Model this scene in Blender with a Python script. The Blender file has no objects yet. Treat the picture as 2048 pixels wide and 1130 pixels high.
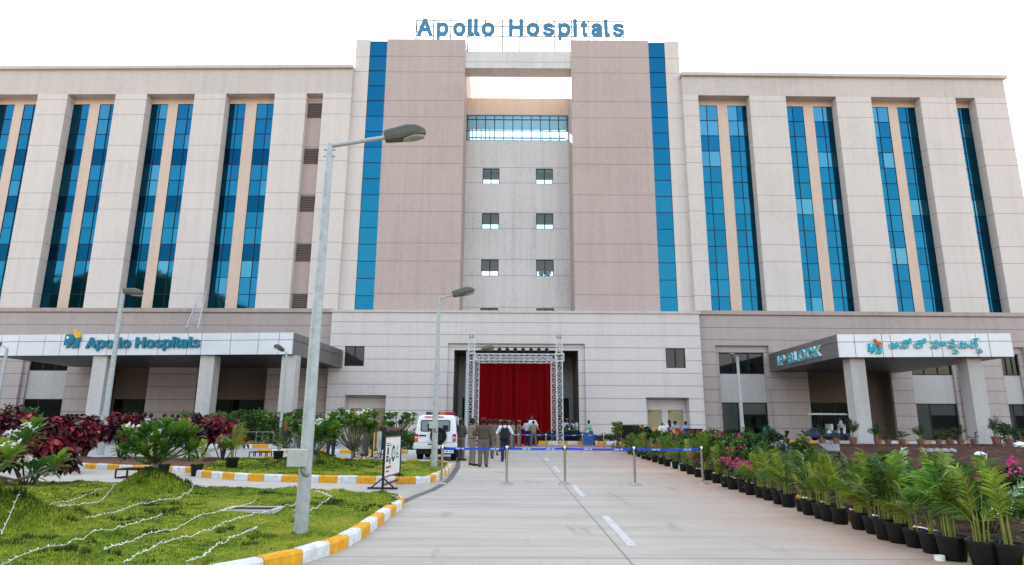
import bpy, math, random
import numpy as np
from mathutils import Vector, Matrix

sc = bpy.context.scene
COL = sc.collection
random.seed(7)
rng = np.random.default_rng(7)
rad = math.radians

# ------------------------------------------------------------------ camera
FPX, CAM_H = 1272.0, 1.52
TILT = math.atan(283 / FPX)
ROLL = rad(0.31)
cam = bpy.data.cameras.new("camera")
cam.sensor_width = 36.0
cam.lens = 36.0 * FPX / 2048.0
cam.clip_start = 0.1
cam.clip_end = 6000.0
cam_o = bpy.data.objects.new("camera", cam)
COL.objects.link(cam_o)
CAM_M = Matrix.Rotation(math.pi / 2 + TILT, 4, 'X') @ Matrix.Rotation(ROLL, 4, 'Z')
cam_o.matrix_world = Matrix.Translation((0, 0, CAM_H)) @ CAM_M
sc.camera = cam_o

# ------------------------------------------------------------------ sky, sun, exposure
SUN_EL, SUN_AZ = 29.0, -9.0          # sun stands behind the building, a little left of the axis
world = bpy.data.worlds.new("World")
sc.world = world
world.use_nodes = True
wn = world.node_tree.nodes
sky = wn.new("ShaderNodeTexSky")
sky.sky_type = 'NISHITA'
sky.sun_disc = False
sky.sun_elevation = rad(SUN_EL)
sky.sun_rotation = rad(SUN_AZ)
sky.air_density = 1.0
sky.dust_density = 4.5
sky.ozone_density = 1.0
bg = wn["Background"]
bg.inputs[1].default_value = 0.13
def _wmix(a, blend, c):
    x = wn.new("ShaderNodeMix"); x.data_type = 'RGBA'; x.blend_type = blend
    x.inputs[0].default_value = 1.0; x.inputs[7].default_value = (*c, 1)
    world.node_tree.links.new(a, x.inputs[6]); return x.outputs[2]
# dusty warm air, and a veil that keeps the glare round the sun from running away
world.node_tree.links.new(_wmix(_wmix(sky.outputs[0], 'MULTIPLY', (1.19, 1.0, 0.775)), 'DARKEN', (2.6, 2.6, 2.6)), bg.inputs[0])

sun = bpy.data.lights.new("sun", 'SUN')
sun.energy = 2.6
sun.angle = rad(0.6)
sun.color = (1.0, 0.93, 0.82)
sun_o = bpy.data.objects.new("sun", sun)
COL.objects.link(sun_o)
_sd = Vector((math.sin(rad(SUN_AZ)) * math.cos(rad(SUN_EL)), math.cos(rad(SUN_AZ)) * math.cos(rad(SUN_EL)), math.sin(rad(SUN_EL))))
sun_o.rotation_euler = (-_sd).to_track_quat('-Z', 'Y').to_euler()

sc.view_settings.view_transform = 'Standard'
sc.view_settings.look = 'None'
sc.view_settings.exposure = 3.12
sc.view_settings.gamma = 1.0
sc.view_settings.use_curve_mapping = False
sc.cycles.max_bounces = 6
sc.cycles.diffuse_bounces = 3
sc.cycles.glossy_bounces = 3
sc.cycles.transparent_max_bounces = 6
sc.cycles.sample_clamp_indirect = 6.0

# ------------------------------------------------------------------ pixel -> place
_O = Vector((0, 0, CAM_H))
_R3 = CAM_M.to_3x3()
def ray(px, py):
    return _R3 @ Vector(((px - 1024) / FPX, -(py - 565) / FPX, -1.0))
def G(px, py, z=0.0):                 # the point of a level at z
    d = ray(px, py)
    return _O + d * ((z - CAM_H) / d.z)
def A(px, py, y):                     # the point of an upright plane at depth y
    d = ray(px, py)
    return _O + d * (y / d.y)

# ------------------------------------------------------------------ tagging and meshes
def tag(o, label=None, cat=None, group=None, kind=None):
    if label: o["label"] = label
    if cat: o["category"] = cat
    if group: o["group"] = group
    if kind: o["kind"] = kind
    return o
def empty(name, loc=(0, 0, 0), rz=0.0, parent=None):
    o = bpy.data.objects.new(name, None)
    o.empty_display_size = 0.2
    COL.objects.link(o)
    o.location = loc
    o.rotation_euler = (0, 0, rz)
    if parent: o.parent = parent
    return o
def kids(o): return [c for c in bpy.data.objects if c.parent == o]
def copy_tree(o, parent=None, tree=None):
    c = o.copy()
    COL.objects.link(c)
    c.parent = parent
    for ch in (tree or KIDS(o)):
        copy_tree(ch, c)
    return c
_children = {}
def KIDS(o): return _children.get(o.name, [])
def _reg(o, parent):
    if parent is not None:
        o.parent = parent
        _children.setdefault(parent.name, []).append(o)
def chain_loc(p):
    v = Vector((0, 0, 0))
    while p is not None:
        v += p.location
        p = p.parent
    return v
def part_empty(name, parent):
    o = bpy.data.objects.new(name, None)
    o.empty_display_size = 0.2
    COL.objects.link(o)
    _reg(o, parent)
    return o

class MB:
    """collects shapes, links them as one mesh object"""
    def __init__(self):
        self.V, self.F, self.M, self.A, self.xf = [], [], [], [], None
    def v(self, p):
        if self.xf is not None: p = self.xf(p)
        self.V.append((p[0], p[1], p[2]))
        return len(self.V) - 1
    def f(self, idx, m=0, a=0.5):
        self.F.append(tuple(idx)); self.M.append(m); self.A.append(a)
    def quad(self, a, b, c, d, m=0, at=0.5):
        self.f([self.v(a), self.v(b), self.v(c), self.v(d)], m, at)
    def box(self, x0, x1, y0, y1, z0, z1, m=0, at=0.5, skip=''):
        i = [self.v(p) for p in ((x0, y0, z0), (x1, y0, z0), (x1, y1, z0), (x0, y1, z0), (x0, y0, z1), (x1, y0, z1), (x1, y1, z1), (x0, y1, z1))]
        for k, q in (('b', (0, 3, 2, 1)), ('t', (4, 5, 6, 7)), ('f', (0, 1, 5, 4)), ('r', (1, 2, 6, 5)), ('k', (2, 3, 7, 6)), ('l', (3, 0, 4, 7))):
            if k not in skip: self.f([i[j] for j in q], m, at)
    def obox(self, c, hx, hy, hz, R=None, m=0):
        c = Vector(c); R = R or Matrix.Identity(3)
        i = []
        for sz in (-1, 1):
            for sx, sy in ((-1, -1), (1, -1), (1, 1), (-1, 1)):
                i.append(self.v(c + R @ Vector((sx * hx, sy * hy, sz * hz))))
        for q in ((0, 3, 2, 1), (4, 5, 6, 7), (0, 1, 5, 4), (1, 2, 6, 5), (2, 3, 7, 6), (3, 0, 4, 7)):
            self.f([i[j] for j in q], m)
    def tube(self, pts, r, n=8, m=0, cap=True):
        pts = [Vector(p) for p in pts]
        if not isinstance(r, (list, tuple)): r = [r] * len(pts)
        rings, up = [], None
        for k, p in enumerate(pts):
            t = (pts[min(k + 1, len(pts) - 1)] - pts[max(k - 1, 0)])
            if t.length < 1e-9: t = Vector((0, 0, 1))
            t.normalize()
            if up is None:
                up = Vector((1, 0, 0)) if abs(t.x) < 0.8 else Vector((0, 1, 0))
            u = (up - t * up.dot(t)).normalized(); w = t.cross(u); up = u
            rings.append([self.v(p + (u * math.cos(2 * math.pi * j / n) + w * math.sin(2 * math.pi * j / n)) * r[k]) for j in range(n)])
        for a, b in zip(rings, rings[1:]):
            for j in range(n):
                self.f((a[j], a[(j + 1) % n], b[(j + 1) % n], b[j]), m)
        if cap:
            self.f(rings[0][::-1], m); self.f(rings[-1], m)
    def bar(self, a, b, w=0.04, h=None, m=0):
        a, b = Vector(a), Vector(b); t = (b - a); L = t.length
        if L < 1e-6: return
        t.normalize()
        s = t.cross(Vector((0, 0, 1)))
        if s.length < 1e-4: s = Vector((1, 0, 0))
        s.normalize(); u = s.cross(t)
        h = h or w
        R = Matrix((s, t, u)).transposed()
        self.obox((a + b) / 2, w / 2, L / 2, h / 2, R, m)
    def lathe(self, prof, n=20, c=(0, 0, 0), m=0, caps=True):
        rings = []
        for r, z in prof:
            rings.append([self.v((c[0] + r * math.cos(2 * math.pi * j / n), c[1] + r * math.sin(2 * math.pi * j / n), c[2] + z)) for j in range(n)])
        for a, b in zip(rings, rings[1:]):
            for j in range(n):
                self.f((a[j], a[(j + 1) % n], b[(j + 1) % n], b[j]), m)
        if caps:
            self.f(rings[0][::-1], m); self.f(rings[-1], m)
    def loft(self, rings, m=0, caps=True):
        R = [[self.v(p) for p in r] for r in rings]
        n = len(R[0])
        for a, b in zip(R, R[1:]):
            for j in range(n):
                self.f((a[j], a[(j + 1) % n], b[(j + 1) % n], b[j]), m)
        if caps:
            self.f(R[0][::-1], m); self.f(R[-1], m)
    def prism(self, poly, y0, y1, m=0):   # outline in x,z pushed from y0 to y1
        a = [self.v((x, y0, z)) for x, z in poly]; b = [self.v((x, y1, z)) for x, z in poly]
        n = len(poly)
        self.f(a, m); self.f(b[::-1], m)
        for j in range(n):
            self.f((a[j], b[j], b[(j + 1) % n], a[(j + 1) % n]), m)
    def wall(self, x0, x1, z0, z1, y, holes=(), depth=0.3, m=0, mj=None):
        """a front face at y with rectangular openings (x0,x1,z0,z1) and their reveals"""
        mj = m if mj is None else mj
        xs = sorted({x0, x1, *[h[0] for h in holes], *[h[1] for h in holes]})
        zs = sorted({z0, z1, *[h[2] for h in holes], *[h[3] for h in holes]})
        for a, b in zip(xs, xs[1:]):
            for c, d in zip(zs, zs[1:]):
                mx, mz = (a + b) / 2, (c + d) / 2
                if mx < x0 or mx > x1 or any(h[0] < mx < h[1] and h[2] < mz < h[3] for h in holes): continue
                self.quad((a, y, c), (b, y, c), (b, y, d), (a, y, d), m)
        for h in holes:
            a, b, c, d = h[:4]; q = y + depth
            self.quad((a, y, c), (a, y, d), (a, q, d), (a, q, c), mj)
            self.quad((b, y, d), (b, y, c), (b, q, c), (b, q, d), mj)
            self.quad((a, y, d), (b, y, d), (b, q, d), (a, q, d), mj)
            if c > z0 + 1e-6: self.quad((b, y, c), (a, y, c), (a, q, c), (b, q, c), mj)
    def build(self, name, mats, parent=None, smooth=False, world=True, bevel=0.0, merge=False, angle=None):
        me = bpy.data.meshes.new(name)
        off = chain_loc(parent) if (parent is not None and world) else Vector((0, 0, 0))
        V = np.array(self.V, float).reshape(-1, 3) - np.array(off)
        me.from_pydata(V.tolist(), [], self.F)
        if not isinstance(mats, (list, tuple)): mats = [mats]
        for mm in mats: me.materials.append(mm)
        me.polygons.foreach_set('material_index', self.M)
        at = me.attributes.new('var', 'FLOAT', 'FACE')
        at.data.foreach_set('value', self.A)
        if smooth: me.polygons.foreach_set('use_smooth', [True] * len(self.F))
        me.update()
        if smooth and angle: me.set_sharp_from_angle(angle=rad(angle))
        o = bpy.data.objects.new(name, me)
        COL.objects.link(o)
        _reg(o, parent)
        if bevel:
            b = o.modifiers.new('bevel', 'BEVEL'); b.width = bevel; b.segments = 2; b.limit_method = 'ANGLE'
        return o

def np_mesh(name, V, F, mats, parent=None, mi=None, var=None, smooth=False, world=True, sharp=None):
    """arrays -> one mesh object; F is (n,4) or (n,3)"""
    me = bpy.data.meshes.new(name)
    off = chain_loc(parent) if (parent is not None and world) else Vector((0, 0, 0))
    V = np.asarray(V, np.float32) - np.array(off, np.float32); F = np.asarray(F, np.int32)
    n, k = F.shape
    me.vertices.add(len(V)); me.vertices.foreach_set('co', V.ravel())
    me.loops.add(n * k); me.loops.foreach_set('vertex_index', F.ravel())
    me.polygons.add(n); me.polygons.foreach_set('loop_start', np.arange(0, n * k, k, dtype=np.int32))
    if mi is not None: me.polygons.foreach_set('material_index', np.asarray(mi, np.int32))
    if smooth: me.polygons.foreach_set('use_smooth', np.ones(n, bool))
    if not isinstance(mats, (list, tuple)): mats = [mats]
    for mm in mats: me.materials.append(mm)
    if var is not None:
        at = me.attributes.new('var', 'FLOAT', 'FACE')
        at.data.foreach_set('value', np.asarray(var, np.float32))
    me.update(calc_edges=True); me.validate()
    if sharp: me.set_sharp_from_angle(angle=rad(sharp))
    o = bpy.data.objects.new(name, me)
    COL.objects.link(o)
    _reg(o, parent)
    return o

# ------------------------------------------------------------------ materials
class N:
    def __init__(self, name):
        self.m = bpy.data.materials.new(name); self.m.use_nodes = True
        self.t = self.m.node_tree; self.b = self.t.nodes['Principled BSDF']
        self._pos = None
    def n(self, typ, **kw):
        x = self.t.nodes.new('ShaderNode' + typ)
        for k, v in kw.items(): setattr(x, k, v)
        return x
    def l(self, a, b): self.t.links.new(a, b)
    def pos(self):
        if self._pos is None: self._pos = self.n('NewGeometry').outputs['Position']
        return self._pos
    def math(self, op, a, b=None, c=None):
        x = self.n('Math', operation=op)
        for i, s in enumerate((a, b, c)):
            if s is None: continue
            if isinstance(s, (int, float)): x.inputs[i].default_value = s
            else: self.l(s, x.inputs[i])
        return x.outputs[0]
    def noise(self, scale, detail=4.0, rough=0.55, vec=None, stretch=None):
        x = self.n('TexNoise'); x.inputs['Scale'].default_value = scale; x.inputs['Detail'].default_value = detail; x.inputs['Roughness'].default_value = rough
        v = vec or self.pos()
        if stretch:
            mp = self.n('Mapping'); mp.inputs['Scale'].default_value = stretch; self.l(v, mp.inputs[0]); v = mp.outputs[0]
        self.l(v, x.inputs['Vector'])
        return x.outputs['Fac']
    def ramp(self, fac, stops):
        r = self.n('ValToRGB'); e = r.color_ramp.elements
        while len(e) < len(stops): e.new(0.5)
        for el, (p, c) in zip(e, stops):
            el.position = p; el.color = (*c, 1) if len(c) == 3 else c
        self.l(fac, r.inputs[0])
        return r.outputs[0]
    def mix(self, fac, a, b, blend='MIX'):
        x = self.n('Mix', data_type='RGBA', blend_type=blend)
        for s, v in ((x.inputs[0], fac), (x.inputs[6], a), (x.inputs[7], b)):
            if isinstance(v, (int, float)): s.default_value = v
            elif isinstance(v, tuple): s.default_value = (*v, 1)
            else: self.l(v, s)
        return x.outputs[2]
    def bump(self, h, strength=0.3, dist=0.02):
        x = self.n('Bump'); x.inputs['Strength'].default_value = strength; x.inputs['Distance'].default_value = dist
        self.l(h, x.inputs['Height']); self.l(x.outputs[0], self.b.inputs['Normal'])
    def attr(self, name='var'):
        a = self.n('Attribute', attribute_name=name); return a.outputs['Fac']
    def col(self, v):
        if isinstance(v, tuple): self.b.inputs['Base Color'].default_value = (*v, 1)
        else: self.l(v, self.b.inputs['Base Color'])
    def set(self, **kw):
        for k, v in kw.items(): self.b.inputs[k.replace('_', ' ')].default_value = v
        return self

def plain(name, c, rough=0.6, metal=0.0, var=0.12, scale=6.0, bump=0.0, bscale=60.0, spec=0.22):
    k = N(name); k.set(Roughness=rough, Metallic=metal)
    k.b.inputs['Specular IOR Level'].default_value = spec
    f = k.noise(scale)
    lo = tuple(max(0, x * (1 - var)) for x in c); hi = tuple(min(1, x * (1 + var)) for x in c)
    k.col(k.ramp(f, [(0.3, lo), (0.7, hi)]))
    if bump: k.bump(k.noise(bscale, 3), bump, 0.01)
    return k.m

def wall_mat(name, c, step=None, offs=(), groove=0.045, stain=0.16, rough=0.9, vstep=None, gdark=0.42):
    """rendered masonry: mottled plaster, faint water streaks, recessed horizontal joints"""
    k = N(name); k.set(Roughness=rough); k.b.inputs['Specular IOR Level'].default_value = 0.25
    big = k.noise(0.22, 5, 0.6); fine = k.noise(3.2, 8, 0.82)
    streak = k.noise(1.0, 5, 0.65, stretch=(1.9, 1.9, 0.07))
    s = k.math('ADD', k.math('MULTIPLY', big, 0.22), k.math('ADD', k.math('MULTIPLY', fine, 0.48), k.math('MULTIPLY', streak, 0.30)))
    lo = tuple(x * (1 - stain * 1.5) for x in c); hi = tuple(min(1, x * (1 + stain * 0.6)) for x in c)
    colr = k.ramp(s, [(0.33, lo), (0.5, c), (0.66, hi)])
    h = fine
    if step:
        sep = k.n('SeparateXYZ'); k.l(k.pos(), sep.inputs[0]); z = sep.outputs[2]
        g = None
        for o in offs:
            q = k.math('LESS_THAN', k.math('FLOORED_MODULO', k.math('SUBTRACT', z, o - groove / 2), step), groove)
            g = q if g is None else k.math('MAXIMUM', g, q)
        colr = k.mix(g, colr, tuple(x * gdark for x in c))
        h = k.math('SUBTRACT', k.math('MULTIPLY', fine, 0.25), g)
    k.col(colr); k.bump(h, 0.25, 0.02)
    return k.m

def leaf_mat(name, stops, rough=0.45, trans=0.35, spec=0.25):
    """leaf: colour differs from leaf to leaf (face attribute), some light passes through"""
    k = N(name)
    colr = k.ramp(k.attr(), stops)
    k.col(colr); k.set(Roughness=rough); k.b.inputs['Specular IOR Level'].default_value = spec
    tr = k.n('BsdfTranslucent'); k.l(colr, tr.inputs[0])
    mx = k.n('MixShader'); mx.inputs[0].default_value = trans
    k.l(k.b.outputs[0], mx.inputs[1]); k.l(tr.outputs[0], mx.inputs[2])
    k.l(mx.outputs[0], k.t.nodes['Material Output'].inputs[0])
    return k.m

# ------------------------------------------------------------------ shared materials
STEP = 4.79
GO = (1.70, 3.27)     # joint heights inside one storey (modulo STEP)
m_pier = wall_mat("render_pale", (0.57, 0.505, 0.475), STEP, tuple((o) % STEP for o in (25.65, 27.25)), stain=0.12)
m_mauve = wall_mat("render_mauve", (0.425, 0.335, 0.31), STEP, tuple((o) % STEP for o in (25.64, 27.36)), stain=0.14)
m_grey = wall_mat("render_grey", (0.56, 0.525, 0.515), STEP, tuple((o) % STEP for o in (26.85, 25.2)), stain=0.22, groove=0.05)
m_peach = wall_mat("render_peach", (0.58, 0.445, 0.365), stain=0.12)
m_top = wall_mat("render_parapet", (0.50, 0.44, 0.41), stain=0.16)
m_pod = wall_mat("render_podium", (0.56, 0.50, 0.485), 1.08, (0.45,), groove=0.075, stain=0.13, gdark=0.60)
m_podw = wall_mat("render_brown", (0.37, 0.305, 0.29), 1.08, (0.2,), groove=0.06, stain=0.15, gdark=0.5)
m_podp = wall_mat("render_panel", (0.40, 0.375, 0.365), stain=0.14)
m_brown = wall_mat("render_shaded", (0.125, 0.090, 0.070), stain=0.12)  # brown plaster; shade under canopies and in the portal darkened into the colour
m_ledge = wall_mat("ledge", (0.36, 0.29, 0.265), stain=0.2)
m_col = wall_mat("render_column", (0.44, 0.41, 0.395), stain=0.18)
m_frame = plain("window_frame_dark", (0.006, 0.0065, 0.008), 0.45, spec=.25)
m_door = plain("door_beige", (0.33, 0.27, 0.15), 0.55, var=0.06)
m_dark = plain("interior_dark", (0.02, 0.018, 0.018), 0.9)
m_room = plain("interior_wall", (0.25, 0.25, 0.26), 0.9)
m_metal = plain("steel_dark", (0.1, 0.1, 0.105), 0.45, 0.6)
m_alu = plain("aluminium", (0.55, 0.56, 0.58), 0.38, 0.75, var=0.1)
m_galv = plain("galvanised", (0.33, 0.35, 0.36), 0.5, 0.35, var=0.16, scale=9)
m_white = plain("white_paint", (0.7, 0.7, 0.68), 0.5)
m_black = plain("black_plastic", (0.004, 0.004, 0.004), 0.5, spec=.25)
m_red = plain("red_paint", (0.30, 0.02, 0.02), 0.5)

def facade_glass():
    k = N("reflective_glass"); k.set(Roughness=0.04, Metallic=1.0)
    c = k.ramp(k.attr(), [(0.0, (0.001, 0.030, 0.070)), (0.3, (0.003, 0.058, 0.122)), (0.6, (0.010, 0.098, 0.175)), (1.0, (0.060, 0.18, 0.25))])
    k.col(c)
    k.bump(k.noise(0.9, 2, 0.5), 0.05, 0.05)
    return k.m
m_glass = facade_glass()
def dark_glass(name, c, r=0.04):
    k = N(name); k.set(Roughness=r, Metallic=0.0); k.col(c); k.b.inputs['IOR'].default_value = 1.55
    k.b.inputs['Specular IOR Level'].default_value = 0.35
    k.bump(k.noise(0.7, 2, 0.5), 0.04, 0.05)
    return k.m
m_dglass = dark_glass("shop_glass", (0.002, 0.003, 0.004))
m_wglass = dark_glass("blind_glass", (0.035, 0.042, 0.042), 0.12)
def clear_glass():
    k = N("clear_glass"); t = k.n('BsdfTransparent'); t.inputs[0].default_value = (0.40, 0.68, 0.82, 1)
    g = k.n('BsdfGlossy'); g.inputs['Roughness'].default_value = 0.03
    f = k.n('Fresnel'); f.inputs[0].default_value = 1.5
    mx = k.n('MixShader'); k.l(f.outputs[0], mx.inputs[0]); k.l(t.outputs[0], mx.inputs[1]); k.l(g.outputs[0], mx.inputs[2])
    k.l(mx.outputs[0], k.t.nodes['Material Output'].inputs[0])
    return k.m
m_clear = clear_glass()
def panel_mat(name, c, metal=0.6, rough=0.36):
    k = N(name); k.set(Roughness=rough, Metallic=metal)
    f = k.noise(0.5, 4); k.col(k.ramp(f, [(0.3, tuple(x * 0.92 for x in c)), (0.7, tuple(min(1, x * 1.06) for x in c))]))
    return k.m
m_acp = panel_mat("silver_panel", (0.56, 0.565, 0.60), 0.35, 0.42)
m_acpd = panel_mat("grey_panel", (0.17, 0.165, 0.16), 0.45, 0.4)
m_soff = panel_mat("soffit_panel", (0.045, 0.041, 0.04), 0.3, 0.45)  # soffit; deep shade under the canopies is put into this dark colour

# ------------------------------------------------------------------ the hospital
BLD = empty("hospital_building", (0, 55, 0))
tag(BLD, "long cream and mauve hospital block with tall blue glass strips behind the forecourt", "building")

def wing_xf(side):
    a = -rad(1.0) if side < 0 else rad(0.5)
    x0 = -15.6 if side < 0 else 16.4
    ca, sa = math.cos(a), math.sin(a)
    return lambda p: (x0 + p[0] * ca - p[1] * sa, 56 + p[0] * sa + p[1] * ca, p[2])
def WU(px, py, side, d=0.0):             # pixel -> (u, z) on a wing's plane at depth d
    a = -rad(1.0) if side < 0 else rad(0.5)
    x0 = -15.6 if side < 0 else 16.4
    u = Vector((math.cos(a), math.sin(a), 0)); n = Vector((-math.sin(a), math.cos(a), 0))
    p0 = Vector((x0, 56, 0)) + n * d
    r = ray(px, py); P = _O + r * ((p0 - _O).dot(n) / r.dot(n))
    return (P - p0).dot(u), P.z

def pane_rows(mb, x0, x1, y, zs, nx, cls):
    """glass panes between transoms, cls(row, col) -> tint value"""
    w = (x1 - x0) / nx
    for r in range(len(zs) - 1):
        for c in range(nx):
            t = random.uniform(-0.004, 0.004)
            mb.quad((x0 + c * w, y + t, zs[r]), (x0 + (c + 1) * w, y - t, zs[r]), (x0 + (c + 1) * w, y - t * .5, zs[r + 1]), (x0 + c * w, y + t, zs[r + 1]), 0, cls(r, c))
def strip_window(xf, x0, x1, y, z0, z1, rows, nx, cls, mull=0.05):
    zs = [z0 + (z1 - z0) * i / rows for i in range(rows + 1)]
    f = MB(); f.xf = xf
    w = (x1 - x0) / nx
    for c in range(nx + 1):
        x = x0 + c * w
        f.box(max(x0, x - mull / 2), min(x1, x + mull / 2), y - 0.05, y + 0.03, z0, z1)
    for z in zs:
        for c in range(nx):
            f.box(x0 + c * w + mull / 2, x0 + (c + 1) * w - mull / 2, y - 0.045, y + 0.03, max(z0, z - mull / 2), min(z1, z + mull / 2))
    fo = f.build("strip_window", m_frame, BLD)
    g = MB(); g.xf = xf
    pane_rows(g, x0, x1, y, zs, nx, cls)
    g.build("glass", m_glass, fo)
    return fo

def sliding_window(x0, x1, y, z0, z1, glass=None, xf=None, nx=2, light=False):
    f = MB(); f.xf = xf; t = 0.07
    for a, b, c, d in ((x0, x1, z0, z0 + t), (x0, x1, z1 - t, z1), (x0, x0 + t, z0 + t, z1 - t), (x1 - t, x1, z0 + t, z1 - t)):
        f.box(a, b, y - 0.04, y + 0.06, c, d)
    for i in range(1, nx):
        xm = x0 + (x1 - x0) * i / nx
        f.box(xm - 0.05, xm + 0.05, y - 0.03, y + 0.05, z0 + t, z1 - t)
    fo = f.build("window", m_frame, BLD)
    g = MB(); g.xf = xf
    g.quad((x0 + t, y + 0.02, z0 + t), (x1 - t, y + 0.02, z0 + t), (x1 - t, y + 0.02, z1 - t), (x0 + t, y + 0.02, z1 - t))
    g.build("pane", glass or m_dglass, fo)
    return fo

ZR, ZS, ZG = 32.62, 11.40, 32.05
def wing(side, recesses, ends, roof, louver=None):
    xf = wing_xf(side)
    rr = sorted([(a, b) for a, b, *_ in recesses] + ([louver] if louver else []))
    # piers between the recesses, each its own mesh
    edges = [ends[0]] + [v for ab in rr for v in ab] + [ends[1]]
    for a, b in zip(edges[0::2], edges[1::2]):
        if b - a < 0.05: continue
        p = MB(); p.xf = xf
        p.box(a, b, 0.0, 1.2, ZS - 0.4, ZR)
        p.build("pier", m_pier, BLD)
    p = MB(); p.xf = xf
    p.box(ends[0], ends[1], 0.0, 1.2, ZR, roof - 0.32)
    p.build("parapet_wall", m_top, BLD)
    p = MB(); p.xf = xf
    lo, hi = (ends[0] - 0.25, ends[1] + 0.02) if side < 0 else (ends[0] - 0.12, ends[1] + 0.25)
    p.box(lo, hi, -0.28, 1.4, roof - 0.32, roof)
    p.build("roof_coping", m_top, BLD)
    p = MB(); p.xf = xf
    p.box(ends[0] + 0.02, ends[1] - 0.02, 1.22, 17.0, 9.5, roof - 0.9)
    p.build("wing_wall", m_peach, BLD)
    for a, b, cuts in recesses:
        q = MB(); q.xf = xf                     # window recess: pier faces between the glass strips and the band above them
        xs = [a] + [v for c in cuts for v in c] + [b]
        q.box(a, b, 0.95, 1.07, ZG, ZR)
        for c, d in zip(xs[0::2], xs[1::2]):
            if d - c > 0.03: q.box(c, d, 0.95, 1.07, ZS - 0.3, ZG)
        q.build("window_recess", m_peach, BLD)
        for c, d in cuts:
            if side < 0:
                cls = lambda r, k: (0.02 + random.uniform(0, .05)) if r in (9, 6, 3) else (0.50 + random.uniform(-.10, .12) + (0.25 if random.random() < .07 else 0))
            else:
                lights = {r for r in (3, 6, 9, 11, 12, 0) if random.random() < 0.45}
                cls = lambda r, k: 0.48 + random.uniform(-.07, .08) + (0.35 if r in lights and random.random() < .8 else 0)
            strip_window(xf, c, d, 1.0, ZS, ZG, 13, 2, cls)
    if louver:
        a, b = louver
        q = MB(); q.xf = xf
        q.box(a, b, 0.70, 1.215, ZS - 0.3, ZR)
        q.build("louvre_recess", m_mauve, BLD)
        for z0, z1 in ((30.41, 31.94), (25.65, 27.2), (20.87, 22.45), (16.05, 17.65), (11.5, 12.94)):
            q = MB(); q.xf = xf
            q.box(a + 0.05, b - 0.05, 0.66, 0.69, z0, z1)
            z = z0
            while z < z1 - 0.05:
                c0 = q.v((a + .05, 0.655, z)); c1 = q.v((b - .05, 0.655, z)); c2 = q.v((b - .05, 0.55, z + 0.04)); c3 = q.v((a + .05, 0.55, z + 0.04))
                c4 = q.v((b - .05, 0.655, z + 0.11)); c5 = q.v((a + .05, 0.655, z + 0.11))
                q.f((c0, c1, c2, c3)); q.f((c3, c2, c4, c5)); z += 0.17
            q.build("louvre", m_louv, BLD)
m_louv = plain("louvre_grey", (0.17, 0.14, 0.13), 0.6)
wing(-1, [(-43.1, -38.4, [(-43.1, -41.3), (-40.3, -38.4)]), (-35.4, -30.67, [(-35.4, -33.6), (-32.65, -30.67)]), (-27.7, -23.0, [(-27.7, -26.1), (-25.07, -23.0)]), (-19.93, -15.25, [(-19.93, -18.3), (-17.3, -15.25)]), (-12.2, -7.43, [(-12.2, -10.6), (-9.5, -7.43)])],
     (-46, 0.0), 35.55, (-4.36, -2.74))
wing(1, [(1.47, 6.43, [(1.47, 3.57), (4.58, 6.43)]), (9.95, 14.84, [(9.95, 12.0), (13.0, 14.84)]), (18.23, 23.02, [(18.23, 20.36), (21.28, 23.02)]), (26.45, 28.36, [(26.45, 28.36)])],
     (0.0, 31.45), 34.95)

# tower: pale edges, glass stripes, mauve slabs, recessed middle, bridge beam
TZ = 38.75
for x0, x1 in ((-15.6, -14.2), (15.0, 16.4)):
    p = MB(); p.box(x0, x1, 56.5, 70, 9.5, TZ); p.build("tower_edge", m_pier, BLD)
for x0, x1 in ((-12.5, -4.75), (5.7, 13.4)):
    p = MB(); p.box(x0, x1, 56.5, 66, 9.5, TZ + 0.08); p.build("tower_slab", m_mauve, BLD)
for x0, x1 in ((-14.2, -12.5), (13.4, 15.0)):
    p = MB(); p.box(x0 + .002, x1 - .002, 56.75, 66, 9.5, TZ - 0.25); p.build("tower_core", m_mauve, BLD)
    strip_window(None, x0, x1, 56.62, 11.2, TZ - 0.12, 17, 1, lambda r, k: 0.46 + random.uniform(-.05, .05) + (0.03 * (17 - r) / 17), mull=0.045)
p = MB(); p.box(-4.75, 5.7, 56.6, 58.3, 35.77, 37.58); p.build("bridge_beam", m_grey, BLD)
CY = 60.3
wins = []
for zb, zt in ((25.09, 26.76), (20.36, 22.01), (15.57, 17.24), (10.75, 12.41)):
    for xa, xb in ((-3.03, -1.32), (2.35, 4.07)):
        wins.append((xa, xb, zb, zt))
p = MB()
p.wall(-4.75, 5.7, 9.5, 29.75, CY, wins, 0.25)
p.build("middle_wall", m_grey, BLD)
p = MB()
p.wall(-4.75, 5.7, 9.5, 29.75, CY + 3.4, [(-4.2, 5.2, zb - 0.2, zb + (zb - .7) / 60 * 3.4 + .48) for zb in (25.09, 20.36, 15.57, 10.75)], 0.2)
for zb in (25.09, 20.36, 15.57, 10.75):
    p.box(-4.75, 5.7, CY + 0.26, CY + 3.38, zb - 1.0, zb - 0.8)
    p.box(-4.75, 5.7, CY + 0.26, CY + 3.38, zb + 2.6, zb + 2.8)
p.build("landing_rooms", m_room, BLD)
for w in wins:
    sliding_window(w[0], w[1], CY + 0.1, w[2], w[3], m_clear)
p = MB()
p.box(-4.75, 5.7, CY, CY + 3.4, 32.68, 34.55)
p.build("penthouse_wall", m_peach, BLD)
p = MB(); p.box(-4.75, 5.7, CY + 0.01, CY + 3.4, 29.55, 29.78); p.build("landing_floor", m_grey, BLD)
f = MB(); y = CY + 0.12
x0, x1, z0, z1 = -4.7, 5.65, 29.8, 32.66
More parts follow.
